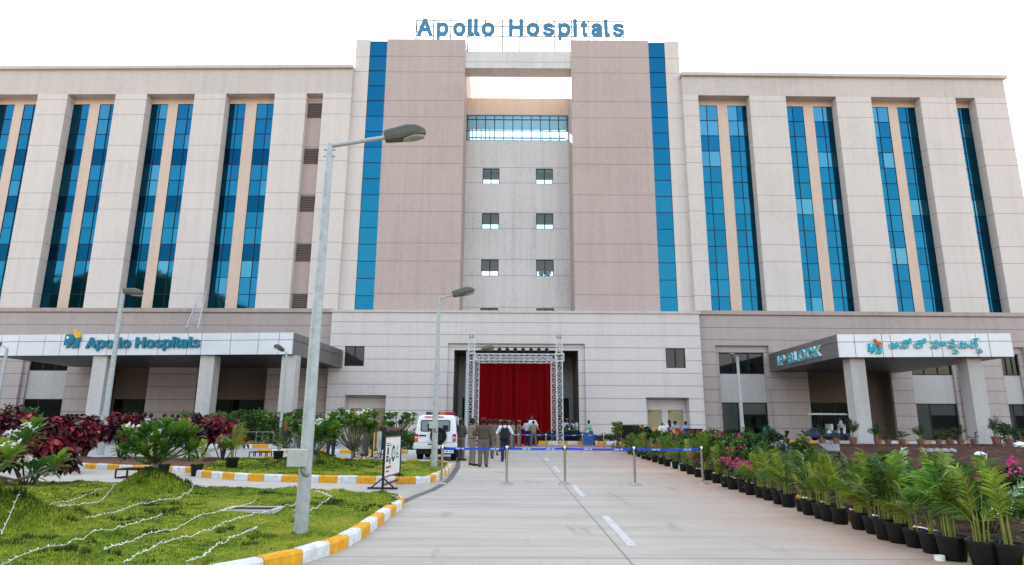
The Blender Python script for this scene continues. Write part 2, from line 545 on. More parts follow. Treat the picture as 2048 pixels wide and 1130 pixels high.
for i in range(12):
    x = x0 + (x1 - x0) * i / 11
    f.box(x - .04, x + .04, y - .05, y + .05, z0, z1)
    if i < 11:
        xe = x0 + (x1 - x0) * (i + 1) / 11
        for z in (z0 + .04, z0 + 1.12, z1 - .5, z1 - .04): f.box(x + .04, xe - .04, y - .04, y + .04, z - .035, z + .035)
for i in (0, 1, 2, 8, 9, 10): f.box(x0 + i * .94 + .3, x0 + i * .94 + .38, CY + 3.2, CY + 3.3, z0, z1)
f.box(x0, x1, CY + 3.2, CY + 3.28, z0 + 1.75, z0 + 1.87)
fo = f.build("landing_glazing", m_frame, BLD)
g = MB(); g.quad((x0, y, z0), (x1, y, z0), (x1, y, z1), (x0, y, z1)); g.build("glass", m_clear, fo)
p = MB(); p.box(-4.74, 5.69, CY + .02, CY + 3.38, 32.62, 32.678); p.build("landing_ceiling", plain("ceiling_blue", (0.30, 0.44, 0.56), 0.8), BLD)

# podium, middle part with the portal, two door niches and two windows
nl, nr = (-14.18, -10.69, -0.2, 3.87), (11.47, 15.13, -0.2, 3.8)
pw = [(-14.42, -12.73, 6.32, 8.04), (13.32, 15.01, 6.30, 8.0)]
p = MB()
p.wall(-15.75, 16.4, -0.3, 11.02, 55.0, [nl, nr, (-5.51, 6.35, -0.2, 8.34)] + pw, 0.28)
p.wall(-5.51, 6.35, -0.3, 8.34, 55.28, [(-4.99, 5.79, -0.2, 7.78)], 0.3)
p.quad((-15.75, 57, -.3), (-15.75, 55, -.3), (-15.75, 55, 11.02), (-15.75, 57, 11.02))
p.quad((16.4, 55, -.3), (16.4, 57, -.3), (16.4, 57, 11.02), (16.4, 55, 11.02))
p.build("podium_wall", m_pod, BLD)
p = MB(); p.box(-15.87, 16.52, 54.88, 56.45, 11.02, 11.22); p.box(-4.7, 5.65, 56.45, 60.25, 10.6, 10.75); p.build("podium_coping", m_top, BLD)
for w in pw: sliding_window(w[0], w[1], 55.14, w[2], w[3])
for h, doors in ((nl, ((-13.95, -12.95), (-12.1, -10.95))), (nr, ((11.85, 13.02), (13.58, 14.88)))):
    p = MB()
    p.wall(h[0], h[1], -0.2, h[3], 56.25, [(a, b, -0.2, 2.78) for a, b in doors], 0.12)
    for x in (h[0], h[1]): p.quad((x, 55.28, -.2), (x, 56.25, -.2), (x, 56.25, h[3]), (x, 55.28, h[3]))
    p.quad((h[0], 55.28, h[3]), (h[1], 55.28, h[3]), (h[1], 56.25, h[3]), (h[0], 56.25, h[3]))
    p.build("door_niche", m_pod, BLD)
    for i, (a, b) in enumerate(doors):
        q = MB(); q.box(a + .03, b - .03, 56.29, 56.34, -0.15, 2.75)
        d = q.build("door", m_door, BLD)
        q = MB(); q.box(a + .06, a + .30, 56.22, 56.285, 2.60, 2.68); q.build("door_closer", m_metal, d)
        q = MB(); hx = b - .14 if i == 0 else a + .14
        q.box(hx - .03, hx + .03, 56.23, 56.288, 1.0, 1.2); q.build("handle", m_metal, d)
for a, b, z1 in ((-15.7, -5.05, 9.45), (5.85, 16.3, 9.45)):  # unseen solid boxes added to stop light leaking round the niche doors
    p = MB(); p.box(a, b, 56.4, 60.25, -.3, z1); p.build("podium_light_block", m_podw, BLD)
p = MB(); p.box(-5.0, 5.8, 61.1, 64, -.3, 9.4); p.build("podium_light_block", m_podw, BLD)  # unseen box added behind the lobby to block light from the rear
# portal lobby
p = MB()
p.quad((-4.99, 55.58, -.3), (-4.99, 61, -.3), (-4.99, 61, 7.78), (-4.99, 55.58, 7.78))
p.quad((5.79, 61, -.3), (5.79, 55.58, -.3), (5.79, 55.58, 7.78), (5.79, 61, 7.78))
p.quad((-4.99, 55.58, 7.78), (5.79, 55.58, 7.78), (5.79, 61, 7.78), (-4.99, 61, 7.78))
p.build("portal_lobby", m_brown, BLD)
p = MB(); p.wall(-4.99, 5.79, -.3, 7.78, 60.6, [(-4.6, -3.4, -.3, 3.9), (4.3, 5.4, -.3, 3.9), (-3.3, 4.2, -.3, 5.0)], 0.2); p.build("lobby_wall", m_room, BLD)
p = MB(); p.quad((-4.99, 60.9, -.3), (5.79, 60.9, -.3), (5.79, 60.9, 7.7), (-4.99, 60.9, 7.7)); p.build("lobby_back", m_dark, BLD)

# podium wings
def podium_wing(side, bays, entrances, u0, u1, blinds=True):
    xf = wing_xf(side); d = -0.42
    holes, inner = [], []
    for a, b in bays: holes.append((a - 0.35, b + 0.35, -0.4, 8.35))
    for e in entrances: holes.append((e[0], e[1], -0.4, 6.6))
    p = MB(); p.xf = xf
    p.wall(u0, u1, -0.4, 11.08, d, holes, 0.3)
    p.build("podium_wall", m_podw, BLD)
    p = MB(); p.xf = xf
    p.box(u0, u1, d - 0.14, 0.02, 11.08, 11.42)
    p.build("ledge", m_ledge, BLD)
    for a, b in bays:
        p = MB(); p.xf = xf
        p.wall(a - 0.35, b + 0.35, -0.4, 8.35, d + 0.3, [(a, b, -0.4, 7.75)], 0.3)
        p.build("bay_surround", m_podw, BLD)
        p = MB(); p.xf = xf; p.box(a, b, d + .5, d + .62, 3.45, 5.9); p.build("bay_panel", m_podp, BLD)
        up = sliding_window(a, b, d + .52, 5.91, 7.74, m_dglass, xf, nx=3)
        lowz = 0.35
        f = MB(); f.xf = xf
        for i in range(4):
            x = a + (b - a) * (0, .36, .98, 1.0)[i]
            f.box(max(a, x - .04), min(b, x + .04), d + .5, d + .6, lowz, 3.44)
        f.box(a + .04, b - .04, d + .51, d + .59, 3.36, 3.43); f.box(a + .04, b - .04, d + .51, d + .59, lowz, lowz + .06)
        fo = f.build("window", m_frame, BLD)
        g = MB(); g.xf = xf
        g.quad((a, d + .55, lowz), (a + (b - a) * .36, d + .55, lowz), (a + (b - a) * .36, d + .55, 3.4), (a, d + .55, 3.4), 1 if blinds else 0)
        g.quad((a + (b - a) * .36, d + .552, 2.45), (b, d + .552, 2.45), (b, d + .552, 3.4), (a + (b - a) * .36, d + .552, 3.4), 1 if blinds else 0)
        g.quad((a + (b - a) * .36, d + .55, lowz), (b, d + .55, lowz), (b, d + .55, 2.45), (a + (b - a) * .36, d + .55, 2.45), 0)
        g.build("pane", [m_dglass, m_wglass], fo)
        f = MB(); f.xf = xf; f.box(a, b, d + .5, d + .62, -0.4, lowz); f.build("bay_sill", m_podp, BLD)
    for a, b, door0, door1, mt in entrances:
        p = MB(); p.xf = xf; q = d + 1.35
        p.wall(a, b, -0.4, 6.6, q, [(door0, door1, -0.4, 3.5)], 0.2)
        for x in (a, b): p.quad((x, d + .3, -.4), (x, q, -.4), (x, q, 6.6), (x, d + .3, 6.6))
        p.quad((a, d + .3, 6.6), (b, d + .3, 6.6), (b, q, 6.6), (a, q, 6.6))
        p.build("entrance_recess", mt, BLD)
        f = MB(); f.xf = xf; n = max(2, int((door1 - door0) / 1.1))
        for i in range(n + 1):
            x = door0 + (door1 - door0) * i / n
            f.box(x - .04, x + .04, q + .08, q + .16, -.3, 3.5)
        f.box(door0, door1, q + .08, q + .155, 2.5, 2.58)
        fo = f.build("glass_door", m_frame, BLD)
        g = MB(); g.xf = xf; g.quad((door0, q + .12, -.3), (door1, q + .12, -.3), (door1, q + .12, 3.5), (door0, q + .12, 3.5)); g.build("glass", m_dglass, fo)
U = lambda px, py, s, d=0.1: WU(px, py, s, d)[0]
podium_wing(-1, [(U(56, 765, -1), U(134, 765, -1)), (-44, -40.2)],
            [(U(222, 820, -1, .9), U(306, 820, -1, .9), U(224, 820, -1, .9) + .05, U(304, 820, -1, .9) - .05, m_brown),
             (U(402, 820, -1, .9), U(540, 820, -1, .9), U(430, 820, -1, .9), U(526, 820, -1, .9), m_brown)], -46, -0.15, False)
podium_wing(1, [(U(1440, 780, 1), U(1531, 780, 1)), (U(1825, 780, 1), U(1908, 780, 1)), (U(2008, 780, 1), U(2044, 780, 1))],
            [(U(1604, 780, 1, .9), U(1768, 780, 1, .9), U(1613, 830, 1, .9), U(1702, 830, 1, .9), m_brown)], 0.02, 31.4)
xf = wing_xf(-1)
p = MB(); p.xf = xf; p.box(-46, 0, 1.0, 17, -0.4, 9.5, skip='f'); p.build("rear_mass", m_podw, BLD)
xf = wing_xf(1)
p = MB(); p.xf = xf; p.box(0, 31.38, 1.0, 17, -0.4, 9.5, skip='f'); p.build("rear_mass", m_podw, BLD)
# rooftop odds and ends
p = MB()
for x in (-26.2, -25.55):
    p.tube([(x, 58, 35.2), (x, 58, 36.35)], 0.03, 6)
p.tube([(-26.2, 58, 35.95), (-25.55, 58, 35.95)], 0.025, 6)
p.build("roof_antenna", m_metal, BLD)
p = MB()
for i in range(5):
    x0 = -27.0 + i * 0.28
    p.tube([(x0 + 1.6, 55.45, 7.2), (x0 + .9, 55.3, 4.5), (x0 - .2 - .25 * i, 55.3, 2.2 - .3 * i), (x0 - .6, 55.42, 0.6)], 0.02, 5)
p.build("hanging_cable", m_black, BLD)

# ------------------------------------------------------------------ entrance canopies (parts of the building)
def canopy(corners, ztop, zbot, seam, cols, zcol, name="entrance_canopy"):
    """corners: front-left, front-right, back-right, back-left (x,y); real panels with open joints"""
    cp = part_empty(name, BLD)
    FL, FR, BR, BL = [Vector((x, y, 0)) for x, y in corners]
    def face(P, Q, nm, mt, cuts, zcut):
        L = (Q - P).length; t = (Q - P) / L; n = Vector((t.y, -t.x, 0))
        xs = [0] + [c * L for c in cuts] + [L]
        mb = MB(); g = 0.018
        for a, b in zip(xs, xs[1:]):
            for z0, z1 in ((zbot, zcut), (zcut, ztop)):
                pts = [P + t * (a + g), P + t * (b - g)]
                o = n * 0.03
                q = [pts[0] + o, pts[1] + o, pts[1] - o, pts[0] - o]
                i = [mb.v((v.x, v.y, z0 + g)) for v in q] + [mb.v((v.x, v.y, z1 - g)) for v in q]
                for k in ((0, 1, 5, 4), (1, 2, 6, 5), (3, 0, 4, 7), (4, 5, 6, 7), (0, 3, 2, 1)): mb.f([i[j] for j in k])
        mb.build(nm, mt, cp)
    zc = zbot + (ztop - zbot) * 0.66
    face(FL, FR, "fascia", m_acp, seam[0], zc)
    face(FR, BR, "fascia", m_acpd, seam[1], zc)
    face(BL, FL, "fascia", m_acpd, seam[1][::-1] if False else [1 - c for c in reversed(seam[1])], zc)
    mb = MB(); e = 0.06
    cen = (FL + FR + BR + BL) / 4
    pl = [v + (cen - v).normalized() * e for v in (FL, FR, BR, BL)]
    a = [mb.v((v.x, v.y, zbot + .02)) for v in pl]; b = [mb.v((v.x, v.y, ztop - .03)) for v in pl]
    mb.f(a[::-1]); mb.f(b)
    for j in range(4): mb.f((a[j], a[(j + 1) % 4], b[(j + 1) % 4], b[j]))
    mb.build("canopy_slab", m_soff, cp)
    for (x, y) in cols:
        mb = MB(); mb.box(x - .5, x + .5, y - .5, y + .5, zcol - 0.5, zbot + .01)
        mb.build("column", m_col, cp, bevel=0.02)
    return cp
# right hand canopy
RF0, RF1 = A(1673, 669, 43.0), A(2021, 669, 42.0)
RB = 55.45
zt_r, zb_r = 7.78, A(1674, 715, 43.0).z
rt = [(RF0.x, RF0.y), (RF1.x, RF1.y), (RF1.x + .4, RB), (A(1540, 742, RB).x, RB)]
zt_r = A(1673, 668.5, 43.0).z
c1, c2 = G(1728, 888, .45), G(1971, 888, .45)
canopy(rt, zt_r, zb_r, ([.1, .26, .31, .54, .60, .80, .87], [.2, .42, .62, .82]), [(A(1728, 880, 43.6).x, 43.8), (A(1971, 880, 42.8).x, 43.2)], .45)
# left hand canopy
LF0, LF1 = A(-12, 675, 46.2), A(588, 664, 44.0)
zb_l = A(588, 709, 44.0).z
zt_l = A(588, 664.5, 44.0).z
lt = [(LF0.x, LF0.y), (LF1.x, LF1.y), (A(688, 720, 55.45).x, 55.45), (LF0.x - 0.2, 55.45)]
canopy(lt, zt_l, zb_l, ([.03, .09, .18, .235, .30, .395, .46, .565, .66, .705, .80, .89, .955], [.16, .34, .52, .70, .86]), [(A(195, 790, 45.9).x, 46.1), (A(411, 790, 45.2).x, 45.4), (A(575, 790, 44.7).x, 44.9)], 0.0)

# ------------------------------------------------------------------ sign letters: outlines in thousandths of the letter size
GLY = {"A":[479,[[[4,-27],[88,-30],[106,-21],[160,112],[322,111],[368,-12],[377,-24],[394,-30],[466,-30],[481,-24],[490,-12],[491,12],[305,516],[292,534],[274,539],[196,539],[174,522],[-12,12],[-11,-12]],[[202,230],[199,234],[238,351],[279,234],[274,229]]]],"p":[424,[[[41,-170],[119,-173],[138,-161],[144,-143],[147,-17],[191,-34],[227,-38],[287,-29],[329,-9],[365,22],[398,73],[414,127],[419,181],[414,253],[393,313],[370,349],[329,386],[281,407],[233,414],[191,410],[143,390],[130,403],[113,409],[53,409],[35,403]],[[209,79],[179,90],[162,109],[147,151],[143,193],[147,229],[163,271],[182,289],[221,300],[245,295],[277,271],[295,223],[298,187],[289,133],[275,105],[245,81]]]],"o":[415,[[[157,-32],[208,-38],[262,-31],[316,-9],[361,34],[385,70],[405,124],[411,184],[406,244],[386,304],[358,347],[319,382],[262,407],[208,414],[154,408],[100,385],[62,352],[33,310],[11,250],[4,184],[11,124],[30,70],[58,28]],[[184,80],[160,94],[136,130],[126,184],[129,220],[138,250],[164,286],[190,297],[232,296],[263,274],[280,244],[289,190],[286,154],[268,108],[250,89],[226,79]]]],"l":[189,[[[94,-26],[137,-32],[188,-26],[206,-14],[211,4],[195,70],[179,83],[149,83],[144,100],[142,520],[133,532],[119,539],[53,539],[34,532],[23,508],[23,82],[29,40],[49,4]]]],"H":[516,[[[48,-27],[132,-29],[152,-12],[155,198],[162,202],[360,201],[362,0],[366,-15],[378,-26],[390,-30],[462,-30],[481,-18],[487,0],[487,510],[474,534],[456,539],[390,539],[376,534],[365,522],[362,324],[354,319],[156,321],[152,522],[141,534],[126,539],[54,538],[37,528],[30,510],[30,0],[36,-18]]]],"s":[364,[[[130,-24],[188,-30],[224,-27],[266,-15],[303,6],[326,30],[348,72],[353,108],[347,144],[320,188],[284,214],[152,253],[143,258],[133,276],[134,288],[146,300],[188,311],[212,307],[230,297],[250,264],[266,255],[332,270],[341,276],[344,299],[315,354],[288,378],[230,402],[188,406],[146,403],[104,389],[74,372],[50,348],[30,312],[25,276],[31,234],[57,192],[98,165],[229,126],[237,120],[245,102],[230,80],[182,67],[158,70],[134,81],[112,120],[98,129],[32,116],[20,109],[14,90],[23,60],[45,24],[74,-2],[104,-17]]]],"i":[166,[[[41,-27],[119,-30],[137,-19],[144,0],[144,384],[131,404],[91,414],[137,436],[156,486],[134,534],[89,554],[35,535],[11,486],[29,438],[41,428],[76,414],[41,406],[29,397],[23,384],[23,0],[29,-18]]]],"t":[227,[[[123,-28],[198,-32],[228,-24],[242,-4],[231,62],[224,74],[204,84],[174,80],[162,84],[156,104],[156,296],[210,298],[227,308],[234,326],[234,380],[228,397],[216,406],[156,410],[156,476],[144,495],[126,501],[60,501],[46,494],[37,482],[33,410],[-6,406],[-21,392],[-24,326],[-10,302],[30,297],[35,290],[35,92],[46,38],[72,-1]]]],"a":[389,[[[115,-33],[156,-39],[192,-36],[252,-16],[270,-29],[342,-30],[358,-21],[366,-9],[367,249],[362,297],[349,333],[328,363],[276,399],[198,414],[156,411],[120,402],[90,390],[60,369],[32,339],[14,303],[12,285],[24,266],[96,244],[116,249],[140,279],[174,298],[222,296],[243,273],[240,260],[120,241],[84,229],[38,201],[15,171],[5,147],[0,105],[7,63],[20,33]],[[144,79],[125,99],[132,122],[162,135],[246,147]]]],"I":[250,[[[78,-26],[172,-26],[172,535],[78,535]]]],"P":[444,[[[44,-20],[58,-26],[124,-26],[147,-14],[151,-2],[154,160],[238,160],[298,167],[352,190],[384,214],[412,251],[429,298],[434,340],[428,400],[413,442],[388,476],[346,509],[298,527],[238,535],[58,535],[46,531],[36,520],[34,4]],[[154,268],[152,424],[262,423],[298,405],[314,376],[318,346],[315,322],[298,290],[262,271]]]],"B":[456,[[[44,-20],[64,-26],[304,-22],[361,-2],[394,19],[421,52],[439,100],[444,136],[440,178],[426,214],[409,238],[375,268],[407,304],[419,334],[424,376],[420,412],[400,460],[376,489],[340,515],[292,530],[238,535],[58,535],[46,531],[36,520],[34,4]],[[154,84],[154,205],[274,202],[304,187],[321,166],[328,142],[325,118],[311,100],[292,90],[244,83]],[[154,312],[154,426],[238,426],[274,421],[292,411],[305,394],[310,370],[306,352],[298,337],[280,322],[238,311]]]],"O":[533,[[[212,-27],[266,-33],[302,-31],[338,-23],[398,3],[428,25],[471,75],[501,135],[512,177],[519,255],[512,333],[500,375],[470,435],[428,483],[398,506],[338,532],[302,540],[254,541],[200,534],[140,508],[110,486],[68,440],[47,405],[32,369],[16,297],[16,213],[23,171],[43,111],[64,75],[92,39],[134,4],[170,-14]],[[260,80],[230,84],[200,97],[170,123],[150,153],[136,195],[129,255],[135,309],[148,351],[170,386],[200,412],[230,425],[266,430],[302,425],[332,412],[363,387],[385,351],[399,309],[404,255],[398,195],[383,153],[364,123],[335,99],[308,86]]]],"C":[510,[[[212,-27],[266,-33],[308,-30],[350,-19],[387,-3],[422,21],[452,51],[486,111],[498,153],[497,171],[482,184],[398,184],[384,171],[368,129],[344,104],[308,85],[266,79],[230,84],[198,99],[170,123],[148,159],[134,201],[130,249],[135,309],[148,351],[167,381],[200,411],[230,425],[266,430],[324,417],[358,393],[377,363],[387,333],[404,322],[476,322],[488,327],[497,339],[499,351],[488,393],[472,429],[446,465],[386,512],[308,539],[230,540],[170,523],[134,504],[87,465],[64,435],[34,375],[22,333],[16,291],[16,213],[31,141],[46,105],[81,51],[110,22],[164,-12]]]],"K":[466,[[[44,-20],[58,-26],[124,-26],[147,-14],[151,-2],[151,154],[196,203],[356,-20],[370,-26],[448,-26],[471,-14],[475,4],[470,16],[276,286],[466,490],[474,508],[466,528],[448,535],[352,532],[154,320],[149,520],[137,532],[124,535],[58,535],[40,526],[34,508],[34,4]]]],"L":[392,[[[44,-20],[58,-26],[364,-26],[378,-20],[387,-2],[386,64],[370,81],[160,83],[151,88],[151,508],[145,526],[130,535],[52,534],[40,526],[34,514],[34,-2]]]],"a0":[594,[[[215,-27],[291,-33],[357,-29],[411,-20],[465,-1],[507,24],[547,63],[572,105],[585,147],[593,213],[587,261],[573,303],[549,341],[519,369],[477,390],[435,396],[393,391],[357,376],[333,357],[307,309],[302,273],[317,219],[309,216],[277,219],[289,273],[285,309],[270,345],[231,381],[201,392],[171,396],[123,390],[81,371],[50,345],[23,303],[7,255],[3,201],[7,159],[21,111],[44,69],[81,30],[121,3],[165,-15]],[[261,75],[225,79],[183,93],[148,117],[122,153],[201,153]],[[212,117],[225,113],[441,112]],[[477,199],[418,243],[411,267],[419,285],[435,291],[447,289],[467,273],[481,231],[482,207]],[[123,255],[120,261],[126,273],[141,288],[159,293],[177,286],[180,273],[169,255],[147,251]]]],"po":[751,[[[86,-27],[130,-33],[166,-29],[208,-10],[238,16],[292,-19],[322,-29],[364,-33],[406,-28],[442,-14],[482,15],[507,51],[522,99],[527,147],[521,201],[502,255],[475,297],[437,339],[395,369],[460,377],[484,425],[508,439],[513,435],[510,405],[517,363],[538,327],[574,301],[604,291],[640,288],[688,297],[724,317],[756,363],[765,411],[752,471],[737,495],[708,519],[778,541],[789,561],[769,603],[747,627],[706,649],[658,656],[592,644],[564,627],[544,604],[531,579],[526,546],[466,536],[441,525],[418,506],[409,549],[394,562],[352,561],[304,544],[250,537],[208,513],[178,476],[167,429],[168,405],[154,398],[141,405],[124,450],[112,461],[94,461],[23,435],[17,417],[31,375],[51,339],[74,315],[94,303],[124,294],[172,294],[220,314],[268,296],[298,293],[358,259],[382,237],[403,207],[414,177],[417,141],[410,105],[388,79],[364,74],[334,80],[310,96],[232,188],[184,222],[124,234],[64,218],[34,196],[12,165],[1,135],[0,75],[10,39],[28,10],[52,-12]],[[124,73],[107,87],[107,117],[130,129],[142,127],[166,106],[171,93],[148,74]],[[352,392],[302,399],[334,435],[346,429],[358,412],[364,393],[358,389]],[[622,393],[614,411],[622,440],[652,432],[661,411],[654,393],[640,387]],[[664,537],[635,543],[640,552],[664,557],[679,549],[686,537],[682,532]]]],"lo":[750,[[[198,-27],[302,-31],[380,-17],[410,-5],[458,27],[498,75],[518,129],[525,183],[516,249],[482,315],[462,339],[424,369],[452,373],[464,381],[477,417],[494,435],[506,439],[511,435],[508,405],[514,369],[533,333],[578,298],[638,288],[686,296],[728,321],[755,363],[763,411],[761,441],[739,489],[706,519],[776,540],[788,561],[768,603],[740,632],[704,649],[656,656],[590,643],[566,630],[542,604],[530,579],[524,546],[464,536],[440,525],[416,506],[386,528],[356,539],[302,544],[248,537],[206,512],[176,474],[165,429],[164,396],[122,390],[86,374],[50,344],[23,303],[7,255],[2,201],[12,129],[32,81],[70,33],[122,-3]],[[254,75],[194,84],[164,98],[130,129],[121,153],[188,154],[224,166],[248,182],[277,219],[286,249],[288,291],[332,291],[373,267],[396,243],[408,219],[415,183],[406,141],[378,105],[356,91],[302,77]],[[122,255],[119,261],[125,273],[140,288],[164,293],[177,285],[180,273],[170,256],[146,251]],[[344,393],[284,401],[274,417],[279,429],[290,438],[314,441]],[[626,391],[620,393],[613,411],[620,440],[650,433],[660,411],[653,393],[638,387]],[[668,535],[633,543],[644,554],[668,556],[684,537],[680,532]]]],"haa":[961,[[[86,-27],[130,-33],[166,-29],[208,-10],[238,16],[292,-19],[322,-29],[364,-33],[412,-26],[448,-12],[478,11],[510,57],[522,93],[527,141],[522,189],[509,231],[472,291],[529,291],[526,255],[535,213],[556,177],[598,149],[652,140],[700,147],[748,175],[790,149],[844,140],[904,151],[940,174],[962,207],[974,261],[963,321],[928,363],[892,384],[850,393],[328,394],[316,382],[290,327],[288,309],[296,297],[364,250],[402,201],[414,171],[417,141],[413,111],[404,93],[382,78],[364,74],[334,80],[307,99],[254,165],[208,208],[154,231],[124,234],[88,227],[40,201],[20,177],[2,141],[-2,105],[1,69],[10,39],[25,15],[52,-12]],[[124,73],[107,87],[107,117],[130,129],[142,127],[166,106],[171,93],[148,74]],[[646,241],[634,249],[630,261],[634,285],[640,291],[670,283],[678,261],[670,244]],[[838,242],[828,249],[824,261],[832,291],[862,284],[871,261],[862,243],[850,239]],[[111,297],[172,294],[220,314],[262,351],[334,435],[358,452],[406,463],[415,483],[411,543],[405,555],[388,563],[352,561],[292,538],[245,495],[178,412],[154,398],[141,405],[124,450],[112,461],[94,461],[23,435],[18,411],[47,345],[70,318]]]],"sa":[521,[[[46,-20],[60,-26],[126,-4],[133,4],[133,16],[106,64],[100,100],[107,130],[126,138],[150,124],[229,28],[282,-11],[318,-22],[354,-25],[402,-18],[441,-2],[471,22],[494,58],[508,100],[512,142],[505,202],[488,250],[462,292],[426,331],[384,362],[336,387],[324,386],[289,322],[288,310],[294,301],[360,262],[401,214],[415,178],[418,142],[414,112]],[[336,68],[306,84],[202,202],[180,216],[150,226],[96,225],[60,211],[23,172],[9,136],[8,76]],[[116,304],[168,302],[216,321],[257,358],[330,442],[354,459],[402,470],[407,484],[398,550],[390,555],[354,553],[298,532],[252,491],[186,409],[168,394],[150,390],[138,396],[116,448],[108,454],[30,431],[26,412],[56,346],[78,322]]]],"pa":[528,[[[86,-27],[130,-33],[166,-29],[208,-10],[238,16],[292,-19],[322,-29],[364,-33],[406,-28],[442,-14],[482,15],[507,51],[522,99],[527,147],[521,201],[502,255],[475,297],[437,339],[394,370],[346,395],[334,396],[319,387],[287,321],[293,297],[363,255],[403,207],[414,177],[417,141],[412,109],[404,93],[388,79],[364,74],[340,78],[316,92],[232,188],[208,208],[178,224],[130,234],[94,229],[64,218],[34,196],[15,171],[2,141],[-2,105],[1,69],[10,39],[28,10],[52,-12]],[[124,73],[107,87],[107,117],[130,129],[142,127],[166,106],[171,93],[148,74]],[[111,297],[172,294],[220,314],[262,351],[334,435],[358,452],[406,463],[415,483],[411,543],[405,555],[388,563],[352,561],[292,538],[245,495],[178,412],[154,398],[141,405],[124,450],[112,461],[94,461],[23,435],[18,411],[47,345],[70,318]]]],"si":[521,[[[46,-20],[60,-26],[126,-4],[133,4],[133,16],[106,64],[100,100],[107,130],[126,138],[150,124],[207,52],[252,7],[282,-11],[312,-21],[354,-25],[396,-20],[432,-6],[471,22],[492,55],[508,106],[512,148],[505,202],[486,254],[462,292],[419,340],[448,382],[458,442],[454,478],[441,514],[422,544],[390,571],[354,586],[312,591],[264,583],[228,562],[205,532],[198,496],[208,436],[168,394],[150,390],[138,396],[116,448],[108,454],[36,434],[25,418],[39,376],[56,346],[78,322],[98,310],[126,302],[168,302],[222,323],[288,306],[360,262],[385,238],[413,184],[418,142],[414,112]],[[336,68],[306,84],[202,202],[180,216],[150,226],[96,225],[60,211],[23,172],[9,136],[8,76]],[[288,393],[294,398],[342,398],[345,394],[312,388]]]],"tta":[573,[[[129,-27],[173,-33],[227,-27],[257,-15],[293,13],[359,-26],[413,-33],[455,-28],[497,-11],[528,15],[552,51],[568,99],[572,147],[566,201],[545,259],[520,297],[481,339],[437,371],[383,396],[371,393],[361,381],[332,321],[332,309],[341,295],[407,256],[448,207],[459,177],[462,147],[458,111],[449,92],[431,78],[413,75],[377,82],[359,101],[346,147],[336,159],[269,162],[247,153],[234,105],[215,84],[173,75],[155,77],[137,89],[119,123],[113,153],[119,159],[173,151],[209,154],[245,167],[276,189],[293,213],[304,243],[308,279],[303,315],[293,339],[275,362],[233,387],[233,471],[215,487],[143,488],[125,480],[119,465],[123,387],[65,345],[41,315],[21,273],[9,225],[8,129],[30,57],[48,27],[71,3],[101,-17]],[[143,254],[130,261],[151,285],[179,294],[195,285],[198,273],[188,255]]]],"lv":[527,[[[198,-27],[302,-31],[380,-17],[410,-5],[458,27],[498,75],[518,129],[525,183],[514,255],[487,309],[434,363],[430,381],[422,391],[362,397],[351,405],[362,415],[494,417],[506,422],[515,441],[513,507],[494,521],[356,523],[344,531],[345,537],[362,542],[626,545],[637,555],[640,567],[640,627],[626,645],[368,646],[302,635],[276,621],[244,585],[234,543],[238,507],[263,465],[243,429],[241,381],[236,377],[200,392],[170,396],[122,390],[79,369],[50,344],[27,309],[7,255],[2,201],[10,135],[32,81],[70,33],[121,-3]],[[254,75],[194,84],[164,98],[130,129],[121,153],[188,154],[224,166],[254,186],[274,213],[285,243],[286,309],[290,312],[368,271],[392,248],[408,219],[415,183],[404,135],[374,101],[326,81]],[[122,255],[119,261],[125,273],[140,288],[164,293],[177,285],[180,273],[170,256],[146,251]]]]}
def glyph_mesh(name, key, mats, parent, M, s, th):
    """one raised letter: outline filled, given thickness th, placed by matrix M (x right, y up, z out of the face)"""
    c = bpy.data.curves.new(name, 'CURVE'); c.dimensions = '2D'; c.fill_mode = 'BOTH'; c.extrude = th / 2
    polys = GLY[key][1] if isinstance(key, str) else key
    for q in polys:
        if len(q) < 5 and not (key == 'I' or not isinstance(key, str)): continue
        sp = c.splines.new('POLY'); sp.points.add(len(q) - 1); sp.use_cyclic_u = True
        for p, (a, b) in zip(sp.points, q): p.co = (a / 1000 * s, b / 1000 * s, 0, 1)
    t = bpy.data.objects.new("tmp", c)
    COL.objects.link(t)
    bpy.context.view_layer.update()
    me = bpy.data.meshes.new_from_object(t.evaluated_get(bpy.context.evaluated_depsgraph_get()))
    bpy.data.objects.remove(t); bpy.data.curves.remove(c)
    me.name = name
    off = chain_loc(parent) if parent else Vector()
    me.transform(Matrix.Translation(-off) @ M)
    me.materials.clear()
    for mm in (mats if isinstance(mats, list) else [mats]): me.materials.append(mm)
    o = bpy.data.objects.new(name, me); COL.objects.link(o); _reg(o, parent)
    return o
def text_mesh(name, body, size, mat, parent, M, th=0.004, bold=0.0, align='LEFT', world=True):
    c = bpy.data.curves.new(name, 'FONT'); c.body = body; c.size = size; c.extrude = th / 2; c.offset = bold; c.align_x = align
    c.resolution_u = 3
    t = bpy.data.objects.new("tmp", c); COL.objects.link(t); bpy.context.view_layer.update()
    me = bpy.data.meshes.new_from_object(t.evaluated_get(bpy.context.evaluated_depsgraph_get()))
    bpy.data.objects.remove(t); bpy.data.curves.remove(c)
    me.name = name
    off = chain_loc(parent) if (parent and world) else Vector()
    me.transform(Matrix.Translation(-off) @ M)
    me.materials.clear(); me.materials.append(mat)
    o = bpy.data.objects.new(name, me); COL.objects.link(o); _reg(o, parent)
    return o
def frame(origin, xdir, up=(0, 0, 1)):
    x = Vector(xdir).normalized(); y = Vector(up); z = x.cross(y).normalized()
    return Matrix.Translation(origin) @ Matrix((x, y, z)).transposed().to_4x4()

